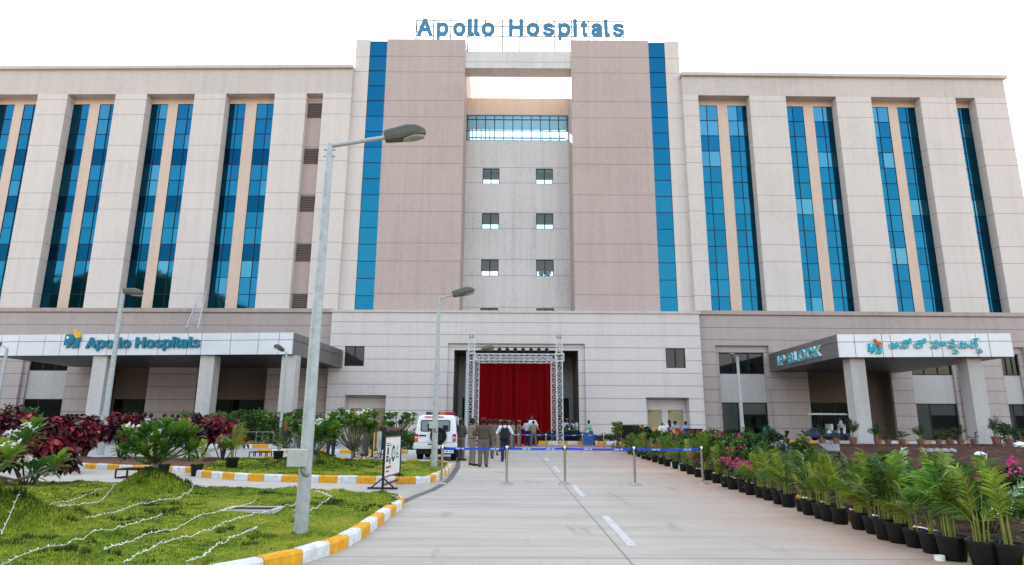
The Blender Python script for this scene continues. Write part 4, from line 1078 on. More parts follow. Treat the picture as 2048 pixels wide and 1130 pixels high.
# ------------------------------------------------------------------ street lamps
m_lamp = plain("lamp_housing", (0.085, 0.088, 0.075), 0.45, 0.3)
m_lens = plain("lamp_lens", (0.30, 0.28, 0.22), 0.25)
def street_lamp(base, top, tip, label, r0=.10, r1=.055, box_z=None, head=.62):
    """tapered pole, outreach arm with clamp bolts, cobra head with bowl, cable box"""
    base, top, tip = Vector(base), Vector(top), Vector(tip)
    e = empty("street_lamp", base); tag(e, label, "street lamp", "street lamps round the forecourt")
    H = top.z - base.z
    p = MB()
    p.tube([base - Vector((0, 0, .3)), base + Vector((0, 0, H * .45)), top - Vector((0, 0, .12)), top - Vector((0, 0, .119)), top + Vector((0, 0, .03))], [r0, (r0 + r1) / 2 + .004, r1, r1 * .8, r1 * .8], 20)
    for z in (.25, .32):
        for s in (-1, 1): p.tube([base + Vector((s * r0 * .9, 0, z)), base + Vector((s * (r0 + .03), 0, z))], .012, 6)
    p.build("pole", m_galv, e, smooth=True, angle=40)
    d = (tip - top); d.normalize()
    L = (tip - top).length
    n = Vector((-d.y, d.x, 0)).normalized()
    hs = tip - d * head
    p = MB()
    p.tube([top, top + d * .05, hs + d * .06], [.036, .032, .03], 12)
    for z in (-.06, -.16):
        for s in (-1, 1): p.tube([top + Vector((s * r1 * .5, 0, z)), top + Vector((s * (r1 + .035), 0, z))], .011, 6)
    p.build("arm", m_galv, e, smooth=True, angle=40)
    # head: cross sections along the arm, domed above, flat below
    prof = [(0, .075, .10, -.055), (.03, .088, .115, -.065), (.32, .125, .135, -.075), (.55, .165, .15, -.075), (.78, .15, .125, -.07), (.93, .10, .075, -.06), (1.0, .045, .02, -.035)]
    up = Vector((0, 0, 1)); up = (up - d * up.dot(d)).normalized()
    p = MB(); rings = []
    for t, w, hu, hd in prof:
        c = hs + d * head * t; k = head / .62
        ring = []
        for a in range(13):
            th = math.pi * a / 12
            ring.append(c + n * math.cos(th) * w * k * .85 + up * (math.sin(th) ** .8) * hu * k)
        ring += [c - n * w * k * .80 + up * hd * .5 * k, c - n * w * k * .7 + up * hd * k, c + n * w * k * .7 + up * hd * k, c + n * w * k * .80 + up * hd * .5 * k]
        rings.append(ring)
    p.loft(rings)
    hd_o = p.build("lamp_head", m_lamp, e, smooth=True, angle=35)
    p = MB()
    k = head / .62; rings = []
    for t in (.42, .5, .6, .72, .84, .93):
        w = .11 * math.sin(math.pi * (t - .38) / .59) ** .5
        c = hs + d * head * t - up * .078 * k
        rings.append([c + n * w * k * math.cos(a) - up * max(0, math.sin(a)) * .035 * k for a in [math.pi * j / 6 for j in range(7)]])
    p.loft(rings, caps=False)
    p.build("lens", m_lens, hd_o, smooth=True)
    p = MB()
    for t in (.03, .12, .19):
        c = hs + d * head * t + up * .105 * k
        p.tube([c, c + up * .05], .012, 6); p.tube([c + n * .03, c + n * .03 + up * .045], .01, 6)
    p.build("clamp_bolt", m_galv, hd_o)
    if box_z is not None:
        p = MB(); c = base + Vector((-.06, -r0 - .07, box_z))
        p.box(c.x - .115, c.x + .115, c.y - .07, c.y + .06, c.z - .11, c.z + .11)
        o = p.build("cable_box", m_lampbox, e, bevel=.012)
        p = MB(); p.tube([c + Vector((.06, .02, -.11)), c + Vector((.065, .02, -.17)), c + Vector((.09, .06, -.21)), c + Vector((.12, .1, -.22))], .028, 8)
        p.build("conduit", m_galvd, e, smooth=True)
    return e
m_lampbox = plain("box_grey", (0.36, 0.37, 0.34), 0.5)
m_galvd = plain("galvanised_dark", (0.2, 0.2, 0.19), 0.5, .4)
b = G(601, 1070, .12)
street_lamp((b.x, b.y, .1), (b.x + .02, b.y, A(648, 292, b.y).z), A(851, 262, b.y + .25), "tall near street lamp standing in the corner lawn with a cable box", .090, .050, .98)
b = G(868, 933, .15)
street_lamp((b.x, b.y, .12), (b.x, b.y, A(859, 597, b.y).z), A(949, 579, b.y + .3), "street lamp standing beside the white police jeep", .11, .055, 1.35, .8)
b = G(201, 905, .1)
street_lamp((b.x, b.y, .1), (b.x, b.y, A(238, 583, b.y).z), A(287, 587, b.y + .6), "street lamp rising between the red shrubs in front of the left sign", .15, .085, 1.6, .95)
b = Vector((A(566, 800, 40.2).x, 40.2, 0))
street_lamp(b, (b.x, b.y, A(572, 706, 40.2).z), A(549, 690, 39.4), "thin street lamp in front of the rightmost column of the left canopy", .10, .06, None, .75)
b = Vector((A(-4, 800, 36).x, 36, 0))
street_lamp(b, (b.x, b.y, A(10, 697, 36).z), A(-28, 676, 35.5), "street lamp cut off by the photo edge beside the dark bay window", .12, .075, None, .8)
b = Vector((G(1487, 888, .3).x * .82, G(1487, 888, .3).y * .82, .3)); b = A(1487, 888, 41.0); b.z = .3
street_lamp(b, (b.x, b.y, A(1477, 713, 41).z), A(1461, 709, 40.0), "street lamp behind the potted plants in front of the bay window", .13, .08, 1.2, .65)
b = Vector((A(933, 840, 45.5).x, 45.5, 0))
street_lamp(b, (b.x, b.y, A(937, 703, 45.5).z), A(989, 695, 45.8), "pale street lamp standing close beside the steel stage truss", .15, .11, None, .95)

# ------------------------------------------------------------------ rope barrier posts with printed blue belts
m_ss = plain("stainless", (0.45, 0.44, 0.42), 0.22, 1.0, var=.05)
m_belt = plain("belt_blue", (0.008, 0.05, 0.55), 0.55, var=.05)
m_belttxt = plain("belt_print", (0.75, 0.8, 0.9), 0.6)
def stanchion(x, y, nxt, label, group, texts=2, r=1.0):
    e = empty("barrier_post", (x, y, 0)); tag(e, label, "barrier post", group)
    p = MB(); p.lathe([(.165, 0), (.165, .012), (.155, .022), (.06, .045), (.034, .06)], 28, (x, y, .001)); p.build("base", m_ss, e, smooth=True, angle=30)
    p = MB(); p.lathe([(.032, .05), (.032, .82)], 16, (x, y, 0)); p.build("pole", m_ss, e, smooth=True, angle=40)
    p = MB(); p.lathe([(.036, .82), (.04, .83), (.04, .95), (.034, .965)], 16, (x, y, 0)); hd = p.build("belt_head", m_ss, e, smooth=True, angle=40)
    p = MB(); p.box(x - .055, x - .035, y - .03, y + .03, .86, .94); p.box(x + .035, x + .055, y - .03, y + .03, .86, .94); p.build("belt_clip", m_black, hd)
    if nxt:
        a, b = Vector((x, y, .90)), Vector((nxt[0], nxt[1], .90))
        t = (b - a).normalized(); a += t * .05; b -= t * .05; n = Vector((t.y, -t.x, 0)); L = (b - a).length
        sag = .012 * L
        p = MB(); K = 16; rings = []
        fz = lambda s: -4 * sag * s * (1 - s)
        for i in range(K + 1):
            s = i / K; c = a + (b - a) * s + Vector((0, 0, fz(s))) + n * .006 * math.sin(9 * s)
            rings.append([c + Vector((0, 0, .026)) + n * .001, c - Vector((0, 0, .026)) + n * .001, c - Vector((0, 0, .026)) - n * .001, c + Vector((0, 0, .026)) - n * .001])
        p.loft(rings); bo = p.build("belt", m_belt, e)
        for i in range(texts):
            s = (i + .35 + .2 * random.random()) / texts
            q = a + (b - a) * s + Vector((0, 0, fz(s) - .016)) + n * .008
            text_mesh("belt_lettering", "I.S.W  A.P", .052, m_belttxt, bo, frame(q, t), .001, .0012)
    return e
near = [(-1.79, 17.14), (-.11, 17.1), (1.40, 17.17), (3.20, 17.13), (5.07, 17.5)]
wh = ["beside the lawn kerb corner and the police jeep", "in front of the man with the backpack", "on the lane in front of the red curtain's right half", "between the centre line and the potted palms", "at the potted palm row, last of the front belt"]
for i, (x, y) in enumerate(near):
    stanchion(x, y, near[i + 1] if i < 4 else None, "steel barrier post " + wh[i], "steel barrier posts of the front belt")
far = [(.05, 38.7), (.45, 38.9), (2.07, 38.9), (4.25, 39.1), (5.56, 39.3)]
wh = ["leftmost of the rear belt behind the backpack", "behind the officer in a tan cap", "in front of the planter's left end", "in front of the blue crate", "at the right end of the rear belt"]
for i, (x, y) in enumerate(far):
    stanchion(x, y, far[i + 1] if i < 4 else None, "small far steel barrier post " + wh[i], "steel barrier posts of the rear belt", 2)

# ------------------------------------------------------------------ stage: truss frame and red curtain
m_truss = plain("truss_aluminium", (0.55, 0.55, 0.56), 0.45, .1)
T = empty("stage_truss", (1, 50, 0)); tag(T, "silver lattice truss frame standing round the red curtain at the portal", "stage truss")
def lattice(mb, a, b, w, n, r=.03):
    a, b = Vector(a), Vector(b); t = (b - a).normalized()
    u = Vector((0, 1, 0)) if abs(t.y) < .9 else Vector((1, 0, 0)); v = t.cross(u).normalized(); u = v.cross(t)
    cs = [(u + v) * w, (u - v) * w, (-u - v) * w, (v - u) * w]
    for c in cs: mb.tube([a + c, b + c], r, 6)
    for i in range(n):
        p, q = a + (b - a) * i / n, a + (b - a) * (i + 1) / n
        for j in range(4):
            c, d = cs[j], cs[(j + 1) % 4]
            mb.tube([p + c, p + d], r * .6, 4)
            if i % 2: c, d = d, c
            mb.tube([p + c, q + d], r * .6, 4)
TX0, TX1 = A(941.5, 780, 49.5).x, A(1119, 780, 49.5).x
ztop, zb0, zb1 = A(941, 676, 49.5).z, A(1030, 722, 49.5).z, A(1030, 707, 49.5).z
for y in (49.5, 51.6):
    for x in ((TX0, TX1) if y < 50 else (TX0 + .28, TX1 - .28)):
        p = MB(); lattice(p, (x, y, 0), (x, y, ztop if y < 50 else zb1), .23, 16); p.box(x - .4, x + .4, y - .4, y + .4, 0, .03)
        p.build("truss_tower", m_truss, T)
        if y < 50:
            p = MB(); p.box(x - .22, x + .22, y - .06, y + .06, ztop, ztop + .06); p.tube([(x - .12, y, ztop + .05), (x - .12, y, ztop + .3)], .04, 6); p.tube([(x + .1, y, ztop + .05), (x + .1, y, ztop + .26)], .05, 6); p.build("pulley", m_galvd, T)
            p = MB()
            for s in (-1, 1):
                p.box(x - .36, x + .36, y + s * .32 - .03, y + s * .32 + .03, zb0 - .02, zb0 + .04); p.box(x - .36, x + .36, y + s * .32 - .03, y + s * .32 + .03, zb1 - .04, zb1 + .02)
                p.box(x + s * .34 - .03, x + s * .34 + .03, y - .34, y - .28, zb0 + .04, zb1 - .04)
            p.build("sleeve_block", m_truss, T)
zc = (zb0 + zb1) / 2
for y in (49.5, 51.6):
    p = MB(); lattice(p, (TX0 + .4, y, zc), (TX1 - .4, y, zc), .24, 13); p.build("truss_beam", m_truss, T)
p = MB()
for i in range(9):
    x = TX0 + .9 + i * (TX1 - TX0 - 1.8) / 8
    p.lathe([(.10, 0), (.15, .1), (.15, .35), (.06, .42)], 10, (x, 50.6, zb1 + .15)); p.tube([(x, 50.6, zb1 + .5), (x, 50.6, zb1 + .62)], .02, 5)
p.tube([(TX0, 50.6, zb1 + .62), (TX1, 50.6, zb1 + .62)], .03, 6)
p.build("stage_light", m_black, T)
def cloth(name, c):
    k = N(name); k.set(Roughness=.85); k.b.inputs['Specular IOR Level'].default_value = .05
    f = k.noise(1.0, 4, .6, stretch=(3, 1, .15)); k.col(k.ramp(f, [(.3, tuple(x * .6 for x in c)), (.7, c)])); return k.m
cx0, cx1 = A(953, 790, 52.4).x, A(1111, 790, 52.4).x
n = 260; p = MB(); z0, z1 = .02, zb0 + .45
prev = None
for i in range(n + 1):
    x = cx0 + (cx1 - cx0) * i / n
    gap = .18 if abs(i - n * .47) < 2 else 0
    yv = 52.4 + .055 * math.sin(i * .9) + .05 * math.sin(i * .31 + 1.2) + .03 * math.sin(i * .173) + gap
    a_, b_, c_ = p.v((x, yv * .3 + 52.4 * .7, z1)), p.v((x, yv, z1 * .55)), p.v((x, yv + .05 * math.sin(i * .5), z0))
    if prev: p.f((prev[1], b_, a_, prev[0])); p.f((prev[2], c_, b_, prev[1]))
    prev = (a_, b_, c_)
o = p.build("stage_curtain", cloth("curtain_red", (0.21, 0.002, 0.004)), None, smooth=True); tag(o, "deep red stage curtain closing the portal inside the truss", "curtain")
p = MB(); p.box(cx0 - .2, cx1 + .2, 52.8, 54.9, .02, .5); o = p.build("stage_platform", cloth("carpet_dark", (.12, .01, .012)), None); tag(o, "low carpeted stage platform behind the red curtain", "stage")

# ------------------------------------------------------------------ white police jeep, seen from behind
m_car = plain("car_white", (0.62, 0.64, 0.66), 0.25, var=.03); m_car.node_tree.nodes['Principled BSDF'].inputs['Coat Weight'].default_value = .5
m_tyre = plain("tyre", (0.006, 0.006, 0.006), 0.9, spec=.2)
m_trimb = plain("black_trim", (0.007, 0.007, 0.008), 0.6, spec=.25)
m_tail = plain("tail_red", (0.40, 0.012, 0.012), 0.2); m_amber = plain("tail_amber", (0.55, 0.13, 0.01), 0.2); m_clearl = plain("tail_clear", (0.6, 0.58, 0.55), 0.15)
m_carglass = dark_glass("car_glass", (0.10, 0.13, 0.155), 0.05)
m_cardark = dark_glass("car_glass_dark", (0.012, 0.016, 0.02), 0.05)
m_letter_red = plain("letter_red", (0.5, 0.02, 0.06), .5)
m_plate = plain("plate_white", (0.7, 0.7, 0.7), .5)
JX, JY = A(871, 880, 27.4).x, 27.4
J = empty("police_jeep", (JX, JY, 0)); tag(J, "white police jeep with spare wheel and rooftop light bar parked beside the lawn", "jeep")
def rrect(hw, y0, y1, z, r=.12, n=5, bulge=0):
    out = []
    for cx, cy, a0 in ((hw - r, y0 + r, -90), (hw - r, y1 - r, 0), (-hw + r, y1 - r, 90), (-hw + r, y0 + r, 180)):
        for k in range(n + 1):
            a = rad(a0 + 90 * k / n); out.append((cx + r * math.cos(a), cy + r * math.sin(a), z))
    return out
p = MB(); p.xf = lambda q: (q[0] + JX, q[1] + JY, q[2])
lv = [(.84, 0.02, 4.0, .50, .10), (.87, 0.0, 4.02, .56, .12), (.885, -.01, 4.03, .80, .12), (.885, 0.0, 4.02, 1.0, .12), (.87, .02, 4.0, 1.10, .12), (.86, .03, 3.9, 1.14, .12)]
p.loft([rrect(w, a, b, z, r) for w, a, b, z, r in lv])
lv = [(.855, .035, 2.9, 1.14, .12), (.84, .05, 2.75, 1.35, .13), (.80, .09, 2.45, 1.68, .14), (.77, .12, 2.3, 1.78, .15), (.72, .17, 2.2, 1.845, .16), (.62, .26, 2.1, 1.875, .18), (.45, .4, 1.95, 1.885, .2)]
p.loft([rrect(w, a, b, z, r) for w, a, b, z, r in lv])
body = p.build("body", m_car, J, smooth=True, angle=38)
def jq(nm, mt, pts, par=None, th=.01):
    """thin raised panel on the rear, from x,z points; y follows the body slope"""
    q = MB(); fy = lambda z: JY + (.0 if z < 1.14 else (.035 + (z - 1.14) * .10)) - .012
    a = [q.v((JX + x, fy(z) - th, z)) for x, z in pts]; b = [q.v((JX + x, fy(z) + .05, z)) for x, z in pts]
    q.f(a); n = len(pts)
    for j in range(n): q.f((a[j], b[j], b[(j + 1) % n], a[(j + 1) % n]))
    return q.build(nm, mt, par or J)
def rr2(x0, x1, z0, z1, r=.06, n=4, tl=0.0):
    o = []
    for cx, cz, a0 in ((x0 + r, z0 + r, 180), (x1 - r, z0 + r, 270), (x1 - r, z1 - r, 0), (x0 + r, z1 - r, 90)):
        for k in range(n + 1):
            a = rad(a0 + 90 * k / n); o.append((cx + r * math.cos(a), cz + r * math.sin(a)))
    return o
tg = jq("tailgate", m_car, rr2(-.72, .70, .72, 1.74, .05), None, .012)
rw = jq("rear_window", m_trimb, rr2(-.645, .60, 1.19, 1.665, .08), tg, .028)
q = MB(); q.xf = lambda v: (v[0] + JX, v[1] + JY, v[2])
pts = rr2(-.605, .56, 1.225, 1.63, .06); q.f([q.v((x, .035 + (z - 1.14) * .10 - .043, z)) for x, z in pts]); q.build("rear_glass", m_carglass, tg)
q = MB(); q.xf = lambda v: (v[0] + JX, v[1] + JY, v[2])
for x0, x1, z1 in ((-.35, -.1, 1.5), (.3, .52, 1.45)): q.box(x0, x1, -.0042, .004, 1.24, z1)
q.build("head_rest", m_trimb, tg)
for s in (-1, 1):
    x0, x1 = (-.88, -.74) if s < 0 else (.72, .86)
    t = jq("tail_lamp", m_tail, rr2(x0, x1, .79, 1.10, .02), None, .03)
    q = MB(); q.box(JX + x0 + .02, JX + x1 - .02, JY - .048, JY - .044, .82, .92); q.build("indicator", m_amber, t)
    q = MB(); q.box(JX + x0 + .02, JX + x1 - .02, JY - .049, JY - .044, .925, .985); q.build("reverse_lens", m_clearl, t)
p = MB(); p.xf = lambda q: (q[0] + JX, q[1] + JY, q[2])
p.loft([rrect(.90, -.13, .3, z, .06) for z in (.50, .515)] + [rrect(.91, -.14, .3, z, .07) for z in (.53, .70)] + [rrect(.90, -.12, .3, .72, .06)])
p.build("bumper", m_car, J, smooth=True, angle=40)
p = MB(); p.box(JX - .32, JX + .32, JY - .165, JY - .142, .52, .64); p.build("bumper_step", m_alu, J)
p = MB(); p.box(JX - .3, JX + .3, JY - .145, JY - .1395, .655, .70); p.build("bumper_gap", m_trimb, J)
p = MB(); p.xf = lambda q: (q[0] + JX, q[1] + JY, q[2])
p.box(-.80, .80, .02, 3.9, .28, .52); p.box(-.1, .12, -.1, .2, .26, .44); p.tube([(-.7, .3, .3), (.7, .3, .3)], .05, 8); p.build("underbody", m_trimb, J)
p = MB(); p.box(JX + .28, JX + .78, JY - .18, JY - .168, .33, .45); pl = p.build("number_plate", m_plate, J)
text_mesh("plate_lettering", "AP 18P 1724", .085, m_black, pl, frame((JX + .31, JY - .1805, .36), (1, 0, 0)), .002, .003)
# spare wheel
def wheel(par, nm, c, r, w, axis):
    q = MB()
    rp = [(r * .55, -w * .42), (r * .62, -w * .5), (r * .9, -w * .5), (r * .985, -w * .36), (r, -w * .15), (r, w * .15), (r * .985, w * .36), (r * .9, w * .5), (r * .62, w * .5), (r * .55, w * .42)]
    f = (lambda p: (c[0] + p[0], c[1] + p[2], c[2] + p[1])) if axis == 'y' else (lambda p: (c[0] + p[2], c[1] + p[0], c[2] + p[1]))
    q.xf = f
    q.lathe(rp, 36, caps=False)
    wo = part_empty(nm, par)
    q.build("tyre", m_tyre, wo, smooth=True, angle=40)
    q = MB(); q.xf = f
    s = -1
    q.lathe([(.02, -w * .40), (r * .16, -w * .42), (r * .2, -w * .30), (r * .42, -w * .28), (r * .52, -w * .42), (r * .57, -w * .44), (r * .57, w * .42), (.02, w * .40)], 28)
    for k in range(5):
        a = 2 * math.pi * k / 5; q.lathe([(.012, -w * .47), (.012, -w * .28)], 6, (r * .25 * math.cos(a), r * .25 * math.sin(a), 0))
    q.build("rim", m_rim, wo, smooth=True, angle=40)
    return wo
m_rim = plain("rim_dark", (0.012, 0.012, 0.012), .5)
wheel(J, "spare_wheel", (JX + .13, JY - .17, 1.02), .345, .24, 'y')
for x in (-.72, .72):
    for y in (.75, 3.25): wheel(J, "wheel", (JX + x, JY + y, .345), .345, .22, 'x')
p = MB(); p.xf = lambda q: (q[0] + JX, q[1] + JY, q[2])
p.box(-.70, -.40, -.03, .0, 1.0, 1.06); p.build("door_handle", m_trimb, J)
for s in (-1, 1):
    q = MB(); q.xf = lambda v: (v[0] + JX, v[1] + JY, v[2])
    for y0, y1 in ((.35, 1.0), (1.08, 1.7), (1.78, 2.35)):
        x = lambda z: s * (.857 - (z - 1.14) * .10 + .006)
        q.quad((x(1.2), y0, 1.2), (x(1.2), y1, 1.2), (x(1.66), y1, 1.66), (x(1.66), y0, 1.66))
    q.build("side_window", m_cardark, J)
    q = MB(); q.xf = lambda v: (v[0] + JX, v[1] + JY, v[2])
    q.box(s * .98 - .09, s * .98 + .09, 2.6, 2.66, 1.12, 1.36); q.tube([(s * .86, 2.63, 1.18), (s * .95, 2.63, 1.2)], .02, 6); q.build("wing_mirror", m_trimb, J)
q = MB(); q.xf = lambda v: (v[0] + JX, v[1] + JY, v[2])
q.box(.84, .87, 1.05, 1.1, .58, 1.75); q.box(.90, .93, 2.25, 2.3, 1.1, 1.75); q.tube([(.88, 1.2, 1.74), (.93, 2.28, 1.74)], .012, 6); q.build("grab_rail", m_alu, J)
p = MB(); p.xf = lambda q: (q[0] + JX, q[1] + JY, q[2])
p.box(-.56, .66, 1.0, 1.28, 1.875, 1.91, 0)
cols = [1, 2, 3, 4, 1, 2]
for i in range(6): p.box(-.56 + i * .2034, -.56 + (i + 1) * .2034 - .006, .98, 1.30, 1.911, 2.02, (2, 3, 1, 4, 1, 5)[i])
p.build("light_bar", [m_trimb, plain("beacon_red", (.36, .02, .02), .25), plain("beacon_smoke", (.03, .035, .05), .25), plain("beacon_blue", (.03, .13, .2), .25), plain("beacon_amber", (.5, .12, .02), .25), plain("beacon_maroon", (.25, .01, .04), .25)], J)
text_mesh("roof_lettering", "ANDHVA  RAKSHAK", .088, m_letter_red, J, frame((JX - .50, JY + .062, 1.775), (1, 0, 0), Vector((0, .40, 1)).normalized()), .03, .003)
p = MB(); p.box(JX - .855, JX + .855, JY - .06, JY - .03, .735, .765)
p.build("waist_trim", m_alu, J)

# ------------------------------------------------------------------ framed notice boards on feet
m_maroon = plain("board_frame_maroon", (0.17, 0.03, 0.04), .5, var=.25)
m_blackf = plain("board_frame_black", (0.008, 0.006, 0.009), .5, spec=.3)
m_ban_w = plain("banner_white", (0.60, 0.59, 0.58), .6, var=.05); m_ban_y = plain("banner_yellow", (0.55, 0.42, 0.10), .6, var=.1)
m_ban_b = plain("banner_pale_blue", (0.42, 0.52, 0.60), .6); m_ink = plain("ink_dark", (0.03, 0.035, 0.04), .7); m_inkg = plain("ink_green", (0.04, 0.12, 0.06), .7)
m_inkb = plain("ink_blue", (0.12, 0.24, 0.40), .7); m_inkr = plain("ink_red", (0.35, 0.05, 0.05), .7); m_inkp = plain("ink_purple", (.2, .05, .09), .7)
def board(P, Q, h, label, style):
    """P near post foot, Q far post foot"""
    P, Q = Vector(P), Vector(Q); t = (Q - P); L = t.length; t.normalize(); n = Vector((t.y, -t.x, 0))
    if n.x < 0: n = -n
    e = empty("notice_board", (P + Q) / 2); tag(e, label, "notice board", "framed notice boards by the lawn")
    up = Vector((0, 0, 1))
    fr = MB()
    for c, m in ((P, 1), (Q, 1)): fr.bar(c, c + up * h, .05, .05, m)
    fr.bar(P + up * (h - .03), Q + up * (h - .03), .045, .05, 0); fr.bar(P + up * .10, Q + up * .10, .04, .05, 0)
    fr.bar(P + up * (h - .22), Q + up * (h - .22), .03, .03, 0); fr.bar(P + up * .27, Q + up * .27, .03, .03, 0)
    for s in (.33, .8): fr.bar(P + t * L * s + up * (h - .21), P + t * L * s + up * (h - .05), .03, .03, 1)
    fr.build("frame", [m_maroon, m_blackf], e)
    for c in (P, Q):
        ft = MB(); ft.bar(c - n * .36 + up * .03, c + n * .36 + up * .03, .05, .04)
        for s in (-1, 1): ft.bar(c + n * .26 * s + up * .05, c + up * .26, .03, .03)
        ft.build("foot", m_blackf, e)
    z0, z1 = .285, h - .235
    def pan(nm, mt, s0, s1, a0, a1, off, par):
        q = MB(); o1, o0 = n * off, n * (off - .004)
        c = [P + t * L * s0 + up * (z0 + (z1 - z0) * a0), P + t * L * s1 + up * (z0 + (z1 - z0) * a0), P + t * L * s1 + up * (z0 + (z1 - z0) * a1), P + t * L * s0 + up * (z0 + (z1 - z0) * a1)]
        i = [q.v(v + o1) for v in c]; j = [q.v(v + o0) for v in c]
        q.f(i); q.f(j[::-1])
        for k in range(4): q.f((i[k], j[k], j[(k + 1) % 4], i[(k + 1) % 4]))
        return q.build(nm, mt, par)
    def disc(nm, mt, s, a, rx, rz, off, par, N_=24):
        q = MB(); c = P + t * L * s + up * (z0 + (z1 - z0) * a) + n * off
        q.f([q.v(c + t * rx * math.cos(2 * math.pi * k / N_) + up * rz * math.sin(2 * math.pi * k / N_)) for k in range(N_)]); return q.build(nm, mt, par)
    if style == 0:
        b = pan("banner", m_ban_w, .03, .97, 0, 1, .006, e)
        d = disc("round_emblem", m_inkg, .53, .56, L * .115, L * .115 * 1.12, .012, b); disc("emblem_centre", m_ban_w, .53, .57, L * .075, L * .07, .014, b)
        disc("emblem_dot", m_inkr, .53, .58, L * .022, L * .035, .0155, b)
        for s0, s1, a0, a1, mt in ((.16, .24, .55, .74, m_ink), (.12, .23, .36, .44, m_ink), (.12, .24, .46, .52, m_ink), (.12, .40, .19, .25, m_inkr), (.12, .30, .10, .13, m_ink), (.10, .30, .83, .85, m_inkp), (.10, .42, .78, .80, m_ink), (.30, .36, .3, .46, m_ink),
                               (.76, .80, .62, .76, m_inkb), (.72, .84, .5, .58, m_inkb), (.70, .88, .42, .47, m_inkb)):
            pan("print", mt, s0, s1, a0, a1, .0125, b)
    else:
        b = pan("banner", m_ban_y, .03, .62, 0, 1, .006, e); pan("banner", m_ban_b, .622, .97, 0, 1, .006, e)
        disc("print", m_inkp, .30, .66, L * .12, L * .22, .012, b); pan("print", m_ink, .12, .5, .14, .24, .0125, b); pan("print", m_ink, .2, .4, .27, .34, .0125, b); disc("print", m_inkp, .30, .42, L * .05, L * .05, .0125, b)
        pan("print", m_inkb, .74, .86, .36, .62, .0125, b); pan("print", m_inkb, .7, .9, .28, .32, .0125, b)
    return e
board(G(765, 979), (G(798, 967).x, G(798, 967).y, 0), 1.42, "white notice board with round green emblem standing nearest beside the lawn tip", 0)
board((A(744, 910, 26.6).x, 26.6, 0), (A(762, 905, 28.4).x, 28.4, 0), 1.42, "yellow and pale blue notice board behind the bending officer, nearer the jeep", 1)
board((A(708, 916, 26.3).x, 26.3, 0), (A(724, 912, 27.8).x, 27.8, 0), 1.3, "yellow notice board half hidden behind the frangipani shrub", 1)

# ------------------------------------------------------------------ small things on the ground
m_rust = plain("rust_brown", (0.022, 0.009, 0.008), .7)
def frame_stand(x0, x1, y0, y1, h, label, n=4, z=0.0):
    e = empty("metal_stand", ((x0 + x1) / 2, (y0 + y1) / 2, z)); tag(e, label, "metal stand")
    p = MB(); r = .02
    for a, b in (((x0, y0), (x1, y0)), ((x0, y1), (x1, y1)), ((x0, y0), (x0, y1)), ((x1, y0), (x1, y1))):
        p.bar((*a, z + h), (*b, z + h), .035); p.bar((*a, z + .02), (*b, z + .02), .03)
    p.build("frame", m_rust, e)
    for i in range(n):
        x = x0 + (x1 - x0) * i / (n - 1)
        for y in (y0, y1):
            q = MB(); q.bar((x, y, z + .035), (x, y, z + h - .018), .035); q.build("leg", m_rust, e)
a, b = G(230, 957), G(277, 957)
frame_stand(a.x, b.x, a.y, a.y + .55, .24, "rusty brown metal frame stand on the side road by the mound", 3)
a, b = G(498, 917), G(535, 917)
frame_stand(a.x, b.x, a.y, a.y + .5, .27, "small rusty metal frame stand beyond the island lawn", 4)
# drain grating in the lawn
a = G(505, 1021, .16)
e = empty("drain_grating", (a.x, a.y, .14)); tag(e, "rusty drain grating in a stone rim set in the corner lawn", "drain grating")
p = MB(); w, d = .42, .26; zt = lawn_h(np.array([a.x]), np.array([a.y]))[0] + .035
for x0, x1, y0, y1 in ((-w, w, -d, -d + .07), (-w, w, d - .07, d), (-w, -w + .07, -d + .07, d - .07), (w - .07, w, -d + .07, d - .07)): p.box(a.x + x0, a.x + x1, a.y + y0, a.y + y1, zt - .1, zt)
p.build("rim", m_podp, e)
p = MB()
for i in range(14): x = a.x - w + .08 + i * .052; p.box(x, x + .028, a.y - d + .07, a.y + d - .07, zt - .05, zt - .012)
p.build("bars", m_rust, e)
# string of small white lights pegged over the turf
def light_string(px, label):
    P = [G(x, y, .16) for x, y in px]; pts = smooth([(p.x, p.y) for p in P], 10)
    V = []
    for i, q in enumerate(pts):
        x, y = q.x + random.uniform(-.012, .012), q.y + random.uniform(-.012, .012)
        V.append(Vector((x, y, lawn_h(np.array([x]), np.array([y]))[0] + .03 + random.uniform(0, .02))))
    p = MB(); p.tube(V, .0030, 5)
    q = p
    for a, b in zip(V, V[1:]):
        L = (b - a).length; k = max(1, int(L / .11))
        for j in range(k):
            c = a.lerp(b, (j + .5) / k); dd = Vector((random.uniform(-1, 1), random.uniform(-1, 1), random.uniform(0, 1))).normalized() * .026
            q.tube([c, c + dd], [.006, .004], 4)
    o = p.build("light_string", m_wire, None); tag(o, label, "light string", "white light strings over the lawn")
m_wire = plain("wire_white", (0.72, 0.72, 0.70), .5)
SC = 512 / 1092
ls = [([(0, 1020), (80, 945), (130, 925), (240, 922)], "white light string curving up the left mound"),
      ([(0, 1135), (240, 1055), (420, 1005), (560, 965), (690, 930)], "long white light string crossing the lawn from the lower left corner"),
      ([(170, 885), (330, 850), (440, 822), (520, 803)], "white light string highest up the lawn behind the left mound"),
      ([(230, 910), (360, 885), (450, 845), (510, 812)], "white light string bending below the topmost string"),
      ([(360, 955), (520, 910), (640, 882), (740, 868), (810, 830), (830, 805), (890, 797)], "white light string running over the frangipani mound"),
      ([(440, 1075), (520, 1050), (640, 1010), (740, 985), (860, 930), (980, 905), (1090, 870)], "white light string with a coiled end mid lawn"),
      ([(530, 1130), (600, 1090), (720, 1040), (860, 1000), (990, 945), (1092, 920), (1180, 900), (1270, 880)], "white light string passing below the drain grating"),
      ([(790, 1115), (880, 1085), (950, 1040), (1040, 1000), (1092, 980)], "short white light string ending nearest the painted kerb")]
